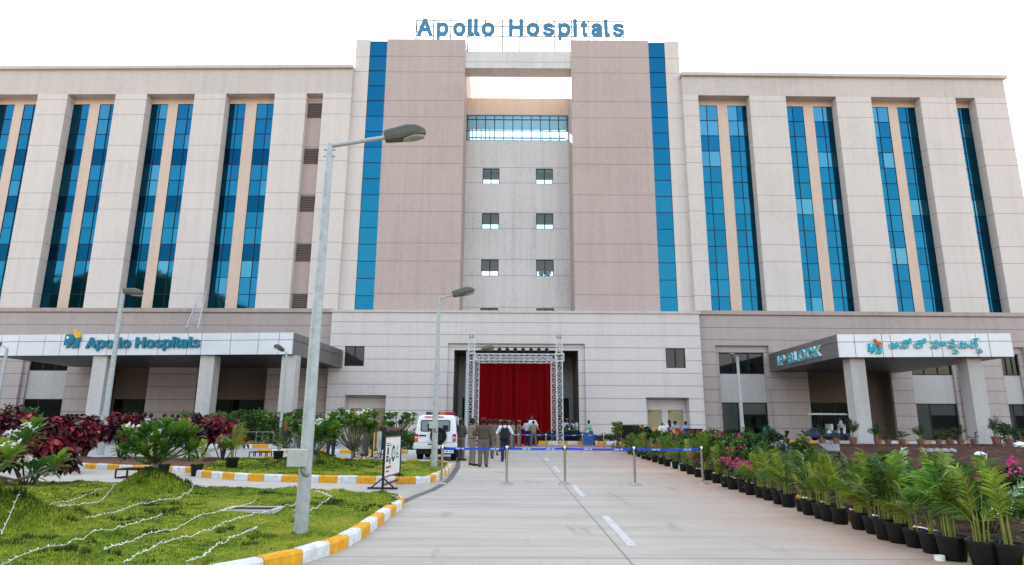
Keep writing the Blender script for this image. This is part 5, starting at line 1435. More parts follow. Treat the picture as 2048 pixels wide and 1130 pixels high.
for pts, lb in ls: light_string([(x * SC, 600 + y * SC) for x, y in pts], lb)
light_string([(598, 1032), (640, 1015), (655, 1003), (662, 995), (650, 989), (632, 987)], "white light string looping round the near lamp post")

# ladder leaning from the left canopy roof
m_ladder = plain("ladder_aluminium", (0.5, 0.5, 0.55), .4, .5)
e = empty("ladder", (A(385, 655, 52).x, 52, zt_l)); tag(e, "long aluminium ladder leaning from the left canopy roof against a pier", "ladder")
p = MB()
b0, b1, t0, t1 = A(374, 656, 52.5), A(396, 658, 52.5), A(402, 581, 55.75), A(408, 581, 55.75)
t1 = t0 + (b1 - b0) * .55
for dz in (0, .16):
    o_ = Vector((0, -.10 * (dz > 0), 0)); f = 0 if dz == 0 else .0; g = 1.0 if dz == 0 else .62
    A0, B0 = b0 + (t0 - b0) * f + o_, b0 + (t0 - b0) * g + o_; A1, B1 = b1 + (t1 - b1) * f + o_, b1 + (t1 - b1) * g + o_
    p.bar(A0, B0, .05, .08); p.bar(A1, B1, .05, .08)
    n = int(16 * g)
    for i in range(1, n + 1): s = i / (n + 1); p.tube([A0.lerp(B0, s), A1.lerp(B1, s)], .02, 5)
p.build("rails_and_rungs", m_ladder, e)

# planter in front of the stage
# blue crate, brown planter box, black tub, green bin
m_crate = plain("crate_blue", (0.02, 0.09, 0.25), .5)
c = Vector((A(1171, 862, 50.0).x, 48.9, 0))
e = empty("blue_crate", c); tag(e, "dark blue plastic crate on the ground beside the person in mint", "crate")
p = MB()
for x0, x1, y0, y1 in ((-.42, .42, -.32, -.28), (-.42, .42, .28, .32), (-.42, -.38, -.28, .28), (.38, .42, -.28, .28)):
    p.box(c.x + x0, c.x + x1, c.y + y0, c.y + y1, .02, .92)
p.box(c.x - .42, c.x + .42, c.y - .32, c.y + .32, 0, .02)
for z in (.3, .6, .88): p.box(c.x - .45, c.x + .45, c.y - .35, c.y - .322, z, z + .05)
p.build("shell", m_crate, e)
bx0, bx1 = A(1376, 880, 40), A(1405, 880, 40)
e = empty("planter_box", (bx0.x + .5, 40.2, .3)); tag(e, "reddish brown panelled planter box among the right shrubs", "planter box")
p = MB(); z0, z1 = .15, A(1376, 858, 40).z
p.box(bx0.x, bx1.x, 39.9, 40.7, z0, z1 - .04); p.build("box", m_boxbr if False else plain("box_brown", (.13, .03, .02), .6, var=.2), e)
p = MB(); p.box(bx0.x - .05, bx1.x + .05, 39.85, 40.75, z1 - .04, z1 + .02); xm = bx0.x + (bx1.x - bx0.x) * .5; p.box(xm - .05, xm + .05, 39.86, 39.897, z0, z1 - .045); p.build("rim", m_rust, e)
c = A(1536, 862, 41.9); c.z = bed_z(np.array([c.x]), np.array([41.])) [0]
e = empty("litter_bin", c); tag(e, "turquoise domed litter bin standing among the pots by the bay window", "litter bin")
p = MB(); h = A(1536, 852, 41.9).z - c.z; p.lathe([(.24, 0), (.27, .02), (.30, h - .45)], 20, c); p.build("drum", plain("bin_green", (.005, .17, .13), .4), e, smooth=True, angle=40)
p = MB(); p.lathe([(.31, h - .45), (.33, h - .40), (.31, h - .2), (.2, h - .05), (.05, h)], 20, c); p.build("dome_lid", m_bin if False else plain("bin_lid", (.006, .19, .15), .35), e, smooth=True, angle=40)
c = A(1263, 862, 44.5); c.z = 0.3
e = empty("black_basket", c); tag(e, "black flared basket standing behind the rear shrubs", "basket")
p = MB(); p.lathe([(.5, 0), (.55, .03), (.85, A(1263, 851, 44.5).z - .3), (.9, A(1263, 851, 44.5).z - .27), (.83, A(1263, 851, 44.5).z - .3)], 4, c); p.build("basket_wall", m_black, e)

# golf cart waiting under the right canopy
m_cartb = plain("cart_blue", (.03, .05, .10), .3); m_cartr = plain("cart_roof", (.50, .51, .48), .4)
c = Vector((A(1657, 850, 50.0).x, 50.0, .40))
e = empty("golf_cart", c); tag(e, "dark blue golf cart with pale roof parked under the right canopy", "golf cart")
p = MB(); p.xf = lambda q: (q[0] + c.x, q[1] + c.y, q[2] + c.z)
p.loft([rrect(1.35, -.62, .62, z, .2) for z in (1.93, 1.97)] + [rrect(1.28, -.56, .56, 2.03, .2), rrect(1.1, -.45, .45, 2.06, .2)]); p.build("roof", m_cartr, e, smooth=True, angle=40)
p = MB(); p.xf = lambda q: (q[0] + c.x, q[1] + c.y, q[2] + c.z)
p.loft([rrect(1.3, -.58, .58, .25, .1), rrect(1.35, -.62, .62, .35, .12), rrect(1.35, -.62, .62, .5, .12), rrect(1.3, -.6, .6, .55, .12)])
p.loft([[(-1.3, -.58, .55), (-.75, -.58, .55), (-.75, .58, .55), (-1.3, .58, .55)], [(-1.25, -.55, .85), (-.95, -.55, .95), (-.95, .55, .95), (-1.25, .55, .85)]]); p.build("body", m_cartb, e, smooth=True, angle=30)
for x in (-1.05, 1.1):
    for y in (-.56, .56):
        p = MB(); p.xf = lambda q: (q[0] + c.x, q[1] + c.y, q[2] + c.z); p.tube([(x, y, .55), (x * .93, y, 1.95)], .025, 6); p.build("roof_post", m_trimb, e)
p = MB(); p.xf = lambda q: (q[0] + c.x, q[1] + c.y, q[2] + c.z); p.quad((-1.0, -.52, .95), (-1.0, .52, .95), (-.97, .52, 1.9), (-.97, -.52, 1.9)); p.build("windscreen", m_cardark, e)
for x in (-.2, .75):
    p = MB(); p.xf = lambda q: (q[0] + c.x, q[1] + c.y, q[2] + c.z); p.box(x - .25, x + .25, -.55, .55, .56, .78); p.box(x + .18, x + .28, -.55, .55, .79, 1.25); p.build("seat", m_white, e, bevel=.03)
for x in (-.9, .85):
    for y in (-.58, .58): wheel(e, "wheel", (c.x + x, c.y + y, c.z + .22), .22, .16, 'y')
# loose rubbish on the bed
for px, py, s, lb in ((1960, 908, .22, "crumpled white sack lying on the red bed left of the last column"), (2040, 895, .36, "large pale crumpled sheet lying on the bed at the photo edge")):
    q = G(px, py, .38); q.z = bed_z(np.array([q.x]), np.array([q.y]))[0]
    p = MB(); rnd = random.Random(int(px)); rings = []
    for i in range(6):
        f_ = i / 5; rr = math.sin(math.pi * min(.98, f_ * .9 + .1)) ** .6
        rings.append([(q.x + s * rr * rnd.uniform(.7, 1.15) * math.cos(2 * math.pi * j / 9), q.y + s * rr * rnd.uniform(.7, 1.1) * math.sin(2 * math.pi * j / 9), q.z - .03 + s * .9 * f_ * rnd.uniform(.8, 1.1)) for j in range(9)])
    p.loft(rings); o = p.build("plastic_sack", m_signedge, None); tag(o, lb, "sack")
for pts, lb in (([(1540, 885), (1572, 885), (1582, 900), (1545, 902)], "grey corrugated sheet lying on the red bed behind the palms, leftmost"), ([(1632, 885), (1678, 885), (1680, 902), (1655, 902)], "grey corrugated sheet lying on the red bed before the first right column"), ([(1842, 897), (1912, 897), (1914, 901.5), (1840, 902)], "long narrow grey sheet lying on the bed between the columns")):
    Q = [G(x, y, .40) for x, y in pts]; p = MB()
    for q in Q: q.z = bed_z(np.array([q.x]), np.array([q.y]))[0]
    zt = max(q.z for q in Q) + .06
    n = 14; rows = []
    for i in range(n + 1):
        f_ = i / n; wv = .03 * math.sin(i * 2.2)
        a_, b_ = Q[3].lerp(Q[2], f_), Q[0].lerp(Q[1], f_); a_.z = b_.z = 0
        rows.append([a_ + Vector((0, 0, Q[3].z + .05 + wv)), b_ + Vector((0, 0, Q[0].z + .06 + wv)), b_ + Vector((0, 0, Q[0].z + .04 + wv)), a_ + Vector((0, 0, Q[3].z + .03 + wv))])
    p.loft(rows); o = p.build("corrugated_sheet", plain("sheet_grey", (.22, .22, .23), .6, .2, var=.3, scale=2), None); tag(o, lb, "metal sheet")
q = G(1880, 1121); p = MB(); p.lathe([(.055, 0), (.055, .055), (.048, .056), (.048, .01)], 20, (q.x, q.y, 0.001)); o = p.build("paper_cup", m_white, None, smooth=True, angle=40); tag(o, "small white paper cup on the concrete before the near pots", "cup")

# ------------------------------------------------------------------ leaves
def leaf_arrays(P, D, U, L, W, prof, droop=0.15, fold=0.25):
    """P base, D direction, U up-ish, per leaf; prof [(t, half width)] -> verts (n,k*3,3), faces"""
    D = D / np.linalg.norm(D, axis=1, keepdims=True)
    S = np.cross(D, U); S /= (np.linalg.norm(S, axis=1, keepdims=True) + 1e-9)
    Nn = np.cross(S, D)
    n = len(P); k = len(prof); V = np.zeros((n, k * 3, 3))
    for i, (t, w) in enumerate(prof):
        c = P + D * (L * t)[:, None] - np.array([0, 0, 1.0]) * (droop * L * t * t)[:, None]
        e = S * (W * w)[:, None]; up = Nn * (W * w * fold)[:, None]
        V[:, i * 3] = c - e + up; V[:, i * 3 + 1] = c; V[:, i * 3 + 2] = c + e + up
    f = []
    for i in range(k - 1):
        a, b = i * 3, (i + 1) * 3
        f += [(a, a + 1, b + 1, b), (a + 1, a + 2, b + 2, b + 1)]
    F = (np.array(f)[None] + (np.arange(n) * k * 3)[:, None, None]).reshape(-1, 4)
    return V.reshape(-1, 3), F, len(f)
def leaves_obj(name, sets, mat, parent, world=False, smooth=False, mi=None):
    VV, FF, AA, o = [], [], [], 0
    for V, F, nf, var in sets:
        VV.append(V); FF.append(F + o); AA.append(np.repeat(var, nf)); o += len(V)
    return np_mesh(name, np.concatenate(VV), np.concatenate(FF), mat, parent, var=np.concatenate(AA), world=world, smooth=smooth, mi=mi)
def unit(n, zmin=-1, zmax=1):
    z = rng.uniform(zmin, zmax, n); a = rng.uniform(0, 2 * np.pi, n); r = np.sqrt(np.maximum(0, 1 - z * z))
    return np.stack([r * np.cos(a), r * np.sin(a), z], 1)
LEAF = [(0, .08), (.3, .8), (.6, 1.0), (.85, .55), (1, .02)]
OBOV = [(0, .12), (.35, .45), (.7, 1.0), (.9, .75), (1, .05)]
SHORT = [(0, .15), (.45, 1.0), (1, .05)]
m_palm = leaf_mat("palm_leaf", [(0, (.008, .028, .010)), (.38, (.038, .095, .015)), (.70, (.14, .22, .016)), (1, (.36, .36, .06))], rough=.42, trans=.35)
m_stem = plain("palm_stem", (0.16, 0.19, 0.030), .55, var=.35, scale=9)
m_pot = plain("pot_black", (0.0035, 0.0035, 0.0038), .55, var=.4, spec=.25)
m_potp = plain("pot_pink", (0.20, 0.085, 0.075), .7, var=.2)
m_potsoil = plain("pot_soil", (0.05, 0.028, 0.018), .95, var=.5, scale=30)
m_green = leaf_mat("shrub_leaf", [(0, (.010, .028, .008)), (.5, (.03, .08, .014)), (.85, (.085, .16, .022)), (1, (.22, .26, .05))], trans=.3)
m_dgreen = leaf_mat("shrub_leaf_dark", [(0, (.007, .018, .006)), (.6, (.018, .045, .012)), (1, (.05, .10, .02))], trans=.25)
m_croton = leaf_mat("croton_leaf", [(0, (.008, .003, .006)), (.36, (.028, .005, .011)), (.60, (.11, .008, .020)), (.80, (.32, .02, .035)), (1, (.46, .12, .07))], rough=.4, trans=.25)
m_frang = leaf_mat("frangipani_leaf", [(0, (.010, .045, .018)), (.45, (.03, .10, .02)), (.8, (.10, .20, .022)), (1, (.22, .30, .04))], rough=.36, trans=.3)
m_bark = plain("bark_grey", (0.14, 0.12, 0.095), .85, var=.35, scale=14, bump=.5)
m_twig = plain("twig_brown", (0.055, 0.035, 0.025), .85, var=.3)
m_flw = leaf_mat("petal_white", [(0, (.6, .6, .52)), (1, (.78, .78, .74))], rough=.6, trans=.3)
m_flp = leaf_mat("petal_magenta", [(0, (.20, .005, .07)), (.6, (.45, .015, .15)), (1, (.60, .10, .22))], rough=.6, trans=.3)
m_fly = leaf_mat("petal_yellow", [(0, (.5, .25, .02)), (1, (.6, .42, .06))], rough=.6, trans=.3)

def pot(parent, r=.20, h=.33, mat=None, rim=True):
    p = MB(); p.lathe([(r * .74, 0), (r * .78, .012), (r * .95, h * .80), (r * .96, h * .86), (r * 1.06, h * .87), (r * 1.07, h), (r * 1.0, h), (r * .93, h * .86)], 24, caps=True)
    o = p.build("pot", mat or m_pot, parent, smooth=True, angle=35, world=False)
    s = MB(); s.lathe([(r * .94, h * .88), (.01, h * .93)], 16, caps=False); s.build("soil", m_potsoil, o, world=False)
    return o
def areca(seed, H=1.25, fronds=10, stems=5, r=.20, lean=.0, light=.5, potmat=None, ph=.33):
    """clump of thin yellow canes; feathery fronds arching out all the way up, leaflets in a shallow V"""
    global rng
    keep = rng; rng = np.random.default_rng(seed); rd = random.Random(seed)
    e = empty("potted_palm", (0, 0, 0))
    pot(e, r, ph, potmat)
    st = MB(); sets = []
    for i in range(fronds):
        a0 = rd.uniform(0, 6.28); b = r * .48 * rd.random()
        bx, by = b * math.cos(a0), b * math.sin(a0)
        a = a0 + rd.uniform(-.9, .9); ca, sa = math.cos(a), math.sin(a)
        inner = i < fronds * .4
        reach = (rd.uniform(.05, .16) if inner else rd.uniform(.22, .46)) * (H / 1.05)
        top = H * (rd.uniform(.88, 1.06) if inner else rd.uniform(.62, .92))
        K = 12; rach = []
        for k in range(K + 1):
            s = k / K
            rr = .02 * s + reach * max(0, (s - .30) / .70) ** 1.45
            zz = ph * .9 + (top - ph * .9) * (1 - (1 - s) ** 1.25) - (0 if inner else .16) * H * max(0, s - .72) ** 1.2
            rach.append(Vector((bx + ca * rr + lean * .06 * s, by + sa * rr, zz)))
        st.tube(rach, [(.0075 if k < 4 else .006) * (1 - k / K) + .0018 for k in range(K + 1)], 6, cap=False)
        nL = 22; t = np.linspace(.36, .99, nL); A_ = np.array([tuple(v) for v in rach]); ti = t * K; i0 = np.minimum(ti.astype(int), K - 1); fr = (ti - i0)[:, None]
        Pp = A_[i0] * (1 - fr) + A_[i0 + 1] * fr; T = A_[i0 + 1] - A_[i0]; T /= np.linalg.norm(T, axis=1, keepdims=True)
        ref = np.array([-sa, ca, 0.0]); tw = rd.uniform(-.9, .9)
        Sd = np.tile(ref, (nL, 1)) - T * (T @ ref)[:, None]; Sd /= np.linalg.norm(Sd, axis=1, keepdims=True); Un = np.cross(Sd, T)
        Sd, Un = Sd * math.cos(tw) + Un * math.sin(tw), Un * math.cos(tw) - Sd * math.sin(tw)
        Ln = .21 * (H / 1.05) * (.45 + .55 * np.sin(np.pi * np.clip((t - .30) / .74, 0, 1)) ** .7) * rd.uniform(.85, 1.15)
        v = np.clip(light + rng.normal(0, .10, nL) + rd.uniform(-.22, .28), 0, 1)
        for s in (-1, 1):
            D = T * .80 + Sd * s * .74 + Un * .22 + rng.normal(0, .09, (nL, 3))
            V, F, nf = leaf_arrays(Pp, D, Un, Ln * rng.uniform(.85, 1.1, nL), np.full(nL, .0075 + .001 * rd.random()), [(0, .5), (.4, 1), (.75, .7), (1, .03)], .30, .25)
            sets.append((V, F, nf, v))
    leaves_obj("fronds", sets, m_palm, e)
    st.build("stems", m_stem, e, smooth=True, world=False)
    rng = keep
    return e
def bougain(seed, H=.7, petal=None):
    global rng
    keep = rng; rng = np.random.default_rng(seed); rd = random.Random(seed)
    e = empty("potted_bougainvillea", (0, 0, 0)); pot(e, .145, .25)
    st = MB(); tips = []
    for i in range(9):
        a = rd.uniform(0, 6.28); l = rd.uniform(.5, 1) * (H - .3)
        t = (math.cos(a) * l * .5, math.sin(a) * l * .5, .3 + l); st.tube([(0, 0, .27), (t[0] * .3, t[1] * .3, .3 + l * .6), t], [.01, .008, .004], 5); tips.append(t)
    st.build("stems", m_twig, e, world=False)
    n = 150; c = np.array(tips)[rng.integers(0, 9, n)] * np.array([1, 1, 1]) + rng.normal(0, .07, (n, 3)); c[:, 2] -= rng.random(n) * .2
    V, F, nf = leaf_arrays(c, unit(n, -.4, .6), unit(n, .3, 1), np.full(n, .075), np.full(n, .026), SHORT, .2, .2)
    s1 = (V, F, nf, rng.random(n)); n = 200; c = np.array(tips)[rng.integers(0, 6, n)] + rng.normal(0, .055, (n, 3)) + np.array([0, 0, .03])
    V, F, nf = leaf_arrays(c, unit(n, -.2, 1), unit(n), np.full(n, .05), np.full(n, .024), SHORT, .1, .3)
    leaves_obj("foliage", [s1, (V, F, nf, rng.random(n))], [m_green, petal or m_flp], e, mi=np.concatenate([np.zeros(len(s1[1]), int), np.ones(len(F), int)]))
    rng = keep
    return e
# the row of pots along the right edge of the lane, nearest first
protos = [areca(11, 1.0, 9, 4, .150, .0, .34, None, .25), areca(12, 1.06, 10, 5, .155, .3, .60, None, .25), areca(13, .80, 6, 4, .135, -.3, .72, None, .23), areca(14, 1.12, 13, 6, .165, .1, .42, None, .26), areca(15, 1.00, 6, 3, .145, .5, .52, None, .25)]
bproto = [bougain(21, .68), bougain(22, .60)]
ORD = "first second third fourth fifth sixth seventh eighth ninth tenth eleventh twelfth thirteenth fourteenth fifteenth sixteenth seventeenth eighteenth nineteenth twentieth".split()
def ordn(i):
    return ORD[i] if i < 20 else ("twenty-" + ORD[i - 20] if i < 29 else ("thirtieth" if i == 29 else "thirty-" + ORD[i - 30]))
ROW = [(2046, 1146, 4), (1993, 1139, 1), (1928, 1126, 3), (1885, 1111, 0), (1848, 1099, 2), (1816, 1090, 3), (1788, 1083, 0), (1762, 1071, 2), (1733, 1062, 1), (1692, 1051, 4), (1671, 1045, 1), (1653, 1040, 2), (1630, 1032, 0), (1614, 1025, 2), (1585, 1016, 1), (1567, 1010, 0), (1545, 1002, 4), (1529, 997, 1), (1507, 991, 'b'), (1494, 986, 'b'), (1471, 980, 'b'), (1457, 975, 0), (1438, 967, 1), (1418, 961, 3), (1400, 955, 'b'), (1385, 949, 1), (1370, 943, 0), (1354, 938, 2), (1338, 933, 3), (1325, 929, 1), (1312, 925, 'b'), (1300, 921, 0), (1290, 918, 1), (1280, 914, 3), (1270, 911, 0), (1261, 908, 1)]
desc = ["tall dark feathery", "leaning yellow green", "short sparse", "tall dense bushy", "thin stemmed"]
used = set()
for i, (px, py, kind) in enumerate(ROW):
    q = G(px, py)
    if kind == 'b':
        src = bproto[i % 2]; key = ('b', i % 2); lb = "magenta potted bougainvillea, %s from the near end of the black pot row" % ordn(i)
    else:
        src = protos[kind]; key = kind; lb = "%s potted palm, %s from the near end of the black pot row" % (desc[kind], ordn(i))
    o = src if key not in used else copy_tree(src)
    used.add(key)
    d = math.hypot(q.x, q.y); k = random.uniform(.93, 1.07)
    o.location = (q.x + .0, q.y + .16, 0); o.rotation_euler = (0, 0, random.uniform(0, 6.28)); o.scale = (k, k, k * random.uniform(.95, 1.08))
    tag(o, lb, "potted plant", "black pots of plants along the lane edge")
# pink pots along the raised edge before the right block
pp = [areca(31, .95, 9, 4, .22, 0, .18, m_potp, .34), areca(32, 1.15, 11, 5, .22, .2, .10, m_potp, .34), areca(33, .8, 7, 4, .2, -.2, .25, m_potp, .34)]
used = set()
PX = [1503, 1537, 1573, 1612, 1644, 1672, 1706, 1755, 1776, 1804, 1841, 1877, 1899, 1921, 1947, 1992, 2018, 2044]
for i, px in enumerate(PX):
    kx = i % 3 if px not in (1706, 1992) else 1
    o = pp[kx] if kx not in used else copy_tree(pp[kx]); used.add(kx)
    q = A(px, 880, 41.0); z = bed_z(np.array([q.x]), np.array([41.0]))[0]
    k = random.uniform(.9, 1.1) * (1.45 if px in (1706, 1992) else 1); o.location = (q.x, 41.0, z - .02); o.scale = (k ** .3, k ** .3, k); o.rotation_euler = (0, 0, random.uniform(0, 6))
    tag(o, "%s dark palm in pinkish pot, %s from the left along the plaza edge" % (("short", "tall", "small drooping")[kx], ordn(i)), "potted plant", "pinkish pots along the plaza edge")

def shrub(name, loc, H, W, n, mat, label, cat="shrub", group=None, leaf=.09, lw=.035, prof=LEAF, lo=.25, droop=.3, clumps=26, flat=1.0, stems=9, flower=None, nfl=0, top_bias=.0, seed=None, fsize=.05):
    """many-stemmed shrub: forked stems from the base, leaves hung in uneven clumps round their ends"""
    global rng
    keep = rng; rng = np.random.default_rng(seed if seed is not None else abs(hash(label)) % 99991); rd = random.Random(int(rng.integers(1e6)))
    e = empty(name, loc); tag(e, label, cat, group)
    C = unit(clumps, -.35, 1) * (rng.random((clumps, 1)) ** .4)
    C = C * np.array([W / 2, W / 2 * flat, H * (1 - lo) / 2 * 1.05]) + np.array([0, 0, H * (lo + (1 - lo) * .5)])
    C[:, 2] = np.minimum(C[:, 2], H * .97)
    st = MB()
    for i in range(min(clumps, stems)):
        c = C[i]; b = (c[0] * .12, c[1] * .12, -.05); m_ = (c[0] * .45 + rd.uniform(-.06, .06) * W, c[1] * .45, c[2] * .5)
        st.tube([b, m_, tuple(c)], [.014 * (H + .3), .010 * (H + .3), .004], 5, cap=False)
        j = clumps - 1 - i; st.tube([m_, tuple((C[j] + np.array(m_)) / 2 + rng.normal(0, .03, 3)), tuple(C[j])], [.008 * (H + .3), .006, .003], 4, cap=False)
    st.build("stems", m_twig, e, smooth=True, world=False)
    k = rng.integers(0, clumps, n); cs = rng.uniform(.10, .20, clumps)[k][:, None] * (W * .45 + .25)
    d = unit(n, -.6, 1); P = C[k] + d * cs * (rng.random((n, 1)) ** .35)
    D = d * .8 + np.array([0, 0, -.35 * droop]) + rng.normal(0, .35, (n, 3))
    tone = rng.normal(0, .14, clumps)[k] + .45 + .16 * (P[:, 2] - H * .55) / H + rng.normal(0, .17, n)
    V, F, nf = leaf_arrays(P, D, unit(n, .2, 1), leaf * rng.uniform(.6, 1.2, n), lw * rng.uniform(.7, 1.2, n), prof, droop, .2)
    fsets, fmi = [(V, F, nf, np.clip(tone, 0, 1))], [np.zeros(len(F), int)]
    if flower is not None:
        kk = rng.integers(0, max(2, clumps // 3), nfl); P = C[kk] + np.array([0, 0, .1]) + rng.normal(0, .06, (nfl, 3)) + (C[kk] - np.array([0, 0, H * .4])) * .18
        V, F, nf = leaf_arrays(P, unit(nfl, 0, 1), unit(nfl), np.full(nfl, fsize), np.full(nfl, fsize * .45), SHORT, .1, .2)
        fsets.append((V, F, nf, rng.random(nfl))); fmi.append(np.ones(len(F), int))
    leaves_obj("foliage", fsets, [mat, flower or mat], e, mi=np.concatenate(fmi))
    rng = keep
    return e
# red leaved shrubs on the left
def croton(px, py, H, W, label, n=1500, leaf=.15, fl=1.0, z=.1, lo=.16):
    q = G(px, py, z); return shrub("croton_shrub", (q.x, q.y, z), H * .87, W, n, m_croton, label, "shrub", "red leaved shrubs on the left", leaf, leaf * .36, LEAF, lo, .55, 34, fl, 12, seed=px)
croton(52, 975, 1.72, 2.2, "largest dark red croton shrub, nearest, behind the white flowered tree at the left", 3400, .17, lo=.04)
croton(128, 938, 1.75, 1.7, "red croton shrub just left of the pole, bright pink leaf tips", 2100, .17)
croton(8, 930, 2.1, 2.2, "red croton shrub at the left photo edge behind the nearest one", 1700, .17)
croton(168, 914, 1.8, 1.35, "narrow dark red croton with bare stems touching the left lamp post", 1200, .17)
croton(240, 915, 2.0, 1.9, "dark maroon croton shrub right of the left lamp post", 2000, .18)
croton(325, 914, 1.75, 2.2, "dull red croton hidden behind the round frangipani on its mound", 1500, .18)
croton(402, 918, 1.9, 2.1, "maroon croton shrub behind the frangipani's right branches", 1700, .17)
croton(445, 921, 1.85, 1.6, "rightmost red croton shrub, beside the black potted plant", 1300, .16)
# frangipani: stout forking limbs, rosettes of long leaves at their ends, white flowers
def frangipani(loc, H, W, label, limbs=9, per=30, leaf=.30, trunk=.05, flowers=4, seed=1, fork=.35, lean=(0, 0), name="frangipani_tree", cat="tree", nodes=None, z0=-.1):
    global rng
    keep = rng; rng = np.random.default_rng(seed); rd = random.Random(seed)
    e = empty(name, loc); tag(e, label, cat, "frangipani trees with white flowers")
    b = MB(); base = Vector((0, 0, z0)); f1 = Vector((lean[0] * .3, lean[1] * .3, H * fork * .55))
    b.tube([base, base.lerp(f1, .5) + Vector((.02, 0, 0)), f1], [trunk * 1.25, trunk, trunk * .9], 9)
    tips = []
    nl = limbs if nodes is None else len(nodes)
    for i in range(nl):
        a = 2 * math.pi * (i + rd.uniform(-.3, .3)) / nl * 1.618 * 3
        if nodes is None:
            r = W / 2 * rd.uniform(.45, 1.0) * .78; z = H * rd.uniform(.58, .9) - .25 * r
            t = Vector((r * math.cos(a) + lean[0], r * math.sin(a) * .9 + lean[1], z))
        else: t = Vector(nodes[i])
        m1 = f1.lerp(t, .45) + Vector((rd.uniform(-.05, .05), rd.uniform(-.05, .05), -.08 * H * rd.random()))
        b.tube([f1, m1, t], [trunk * .7, trunk * .5, trunk * .34], 7)
        tips.append((t, (t - m1).normalized()))
    b.build("trunk", m_bark, e, smooth=True, world=False)
    PP, DD, LL, VV = [], [], [], []
    for t, d in tips:
        ax = (d * .6 + Vector((0, 0, .7))).normalized(); tone = rd.uniform(.38, .82)
        for k in range(per):
            s = k / per; a = k * 2.399; el = rad(82 - 95 * s + rd.uniform(-8, 8))
            u = ax.orthogonal().normalized(); w = ax.cross(u)
            dd = ax * math.sin(el) + (u * math.cos(a) + w * math.sin(a)) * math.cos(el)
            PP.append(tuple(t + ax * .10 * (1 - s) - ax * .04)); DD.append(tuple(dd)); LL.append(leaf * (.55 + .5 * math.sin(math.pi * min(1, s + .25))) * rd.uniform(.8, 1.15)); VV.append(min(1, max(0, tone + .28 * (1 - s) - .12 + rd.gauss(0, .09))))
    PP, DD, LL = np.array(PP), np.array(DD), np.array(LL); n = len(PP)
    V, F, nf = leaf_arrays(PP, DD, np.tile([0, 0, 1.0], (n, 1)) + rng.normal(0, .15, (n, 3)), LL, LL * .155, OBOV, .22, .25)
    leaves_obj("crown", [(V, F, nf, np.array(VV))], m_frang, e)
    for t, d in (rd.sample(tips, min(flowers, len(tips))) if flowers else []):
        PP, DD = [], []
        c = t + Vector((rd.uniform(-.05, .05), rd.uniform(-.05, .05), leaf * .75))
        for j in range(7):
            q = c + Vector((rd.uniform(-1, 1), rd.uniform(-1, 1), rd.uniform(-.5, .6))) * leaf * .30; nz = Vector((rd.uniform(-.6, .6), rd.uniform(-1, 0), rd.uniform(.2, 1))).normalized()
            u = nz.orthogonal().normalized(); w = nz.cross(u)
            for k in range(5):
                a = k * 1.2566; PP.append(tuple(q)); DD.append(tuple(u * math.cos(a) + w * math.sin(a) + nz * .25))
        PP, DD = np.array(PP), np.array(DD); n = len(PP)
        V, F, nf = leaf_arrays(PP, DD, np.tile([.1, -.4, 1.0], (n, 1)), np.full(n, leaf * .155), np.full(n, leaf * .055), [(0, .3), (.6, 1), (1, .3)], 0, .1)
        leaves_obj("flower_cluster", [(V, F, nf, rng.random(n))], m_flw, e)
    rng = keep
    return e
mx, my = MOUNDS[0][0], MOUNDS[0][1]
hz = lawn_h(np.array([mx]), np.array([my]))[0]
nd = [(-.72, -.1, .42), (-.62, .2, .62), (-.40, -.25, .55), (-.22, .1, .78), (-.45, .1, .86), (.0, -.25, .66), (.12, .2, .84), (.36, -.12, .74), (.52, .15, .62), (.25, -.32, .48), (.72, -.08, .48), (.60, .1, .80), (-.02, .35, .70), (-.15, -.35, .40), (.30, .3, .92), (-.30, .3, .90), (.46, -.3, .86), (-.58, -.3, .80), (.08, .0, .98)]
nd = [(x * .86 + .06, y * .86, z * .84) for x, y, z in nd]
frangipani((mx, my, hz - .05), 1.15, 1.7, "low spreading frangipani on the grassy mound mid lawn, forked grey trunk", per=46, leaf=.31, trunk=.045, flowers=4, seed=5, nodes=nd)
mx, my = MOUNDS[1][0], MOUNDS[1][1]; hz = lawn_h(np.array([mx]), np.array([my]))[0]
fx = A(5, 900, my).x
nd = [(fx - mx + .0, -.1, .62), (fx - mx + .12, .3, .95), (fx - mx - .35, -.2, .88), (fx - mx + .28, -.25, .55), (fx - mx + .65, .1, .42), (fx - mx - .2, .4, .7), (fx - mx + .2, .1, .80), (fx - mx - .05, -.35, .35), (fx - mx + .32, .2, .30)]
nd = [(x, y, z * .82) for x, y, z in nd]
frangipani((mx, my, hz - .05), 1.3, 1.7, "frangipani with pinkish white flowers on the left mound at the photo edge", per=30, leaf=.29, trunk=.032, flowers=4, seed=9, nodes=nd)
mx, my = MOUNDS[2][0], MOUNDS[2][1]; hz = lawn_h(np.array([mx]), np.array([my]))[0]
frangipani((mx + .35, my - .9, hz - .25), 1.05, 1.5, "low frangipani with long drooping leaves on the mound behind the near lamp post", 10, 34, .46, .04, 3, 13)
frangipani((mx + .75, my + 2.3, .2), 1.85, 2.1, "round dark frangipani behind the mound, the bending officer beside it", 26, 32, .36, .05, 8, 17)
frangipani((mx - .75, my + 1.3, hz - .35), 1.5, 1.4, "frangipani left of the near lamp post on the island lawn", 10, 30, .40, .045, 3, 19)
q = G(800, 884, .15)
frangipani((A(796, 870, 36).x, 36, .1), 2.25, 2.2, "upright frangipani tree with white flowers left of the jeep", 20, 30, .36, .07, 9, 23, .6)
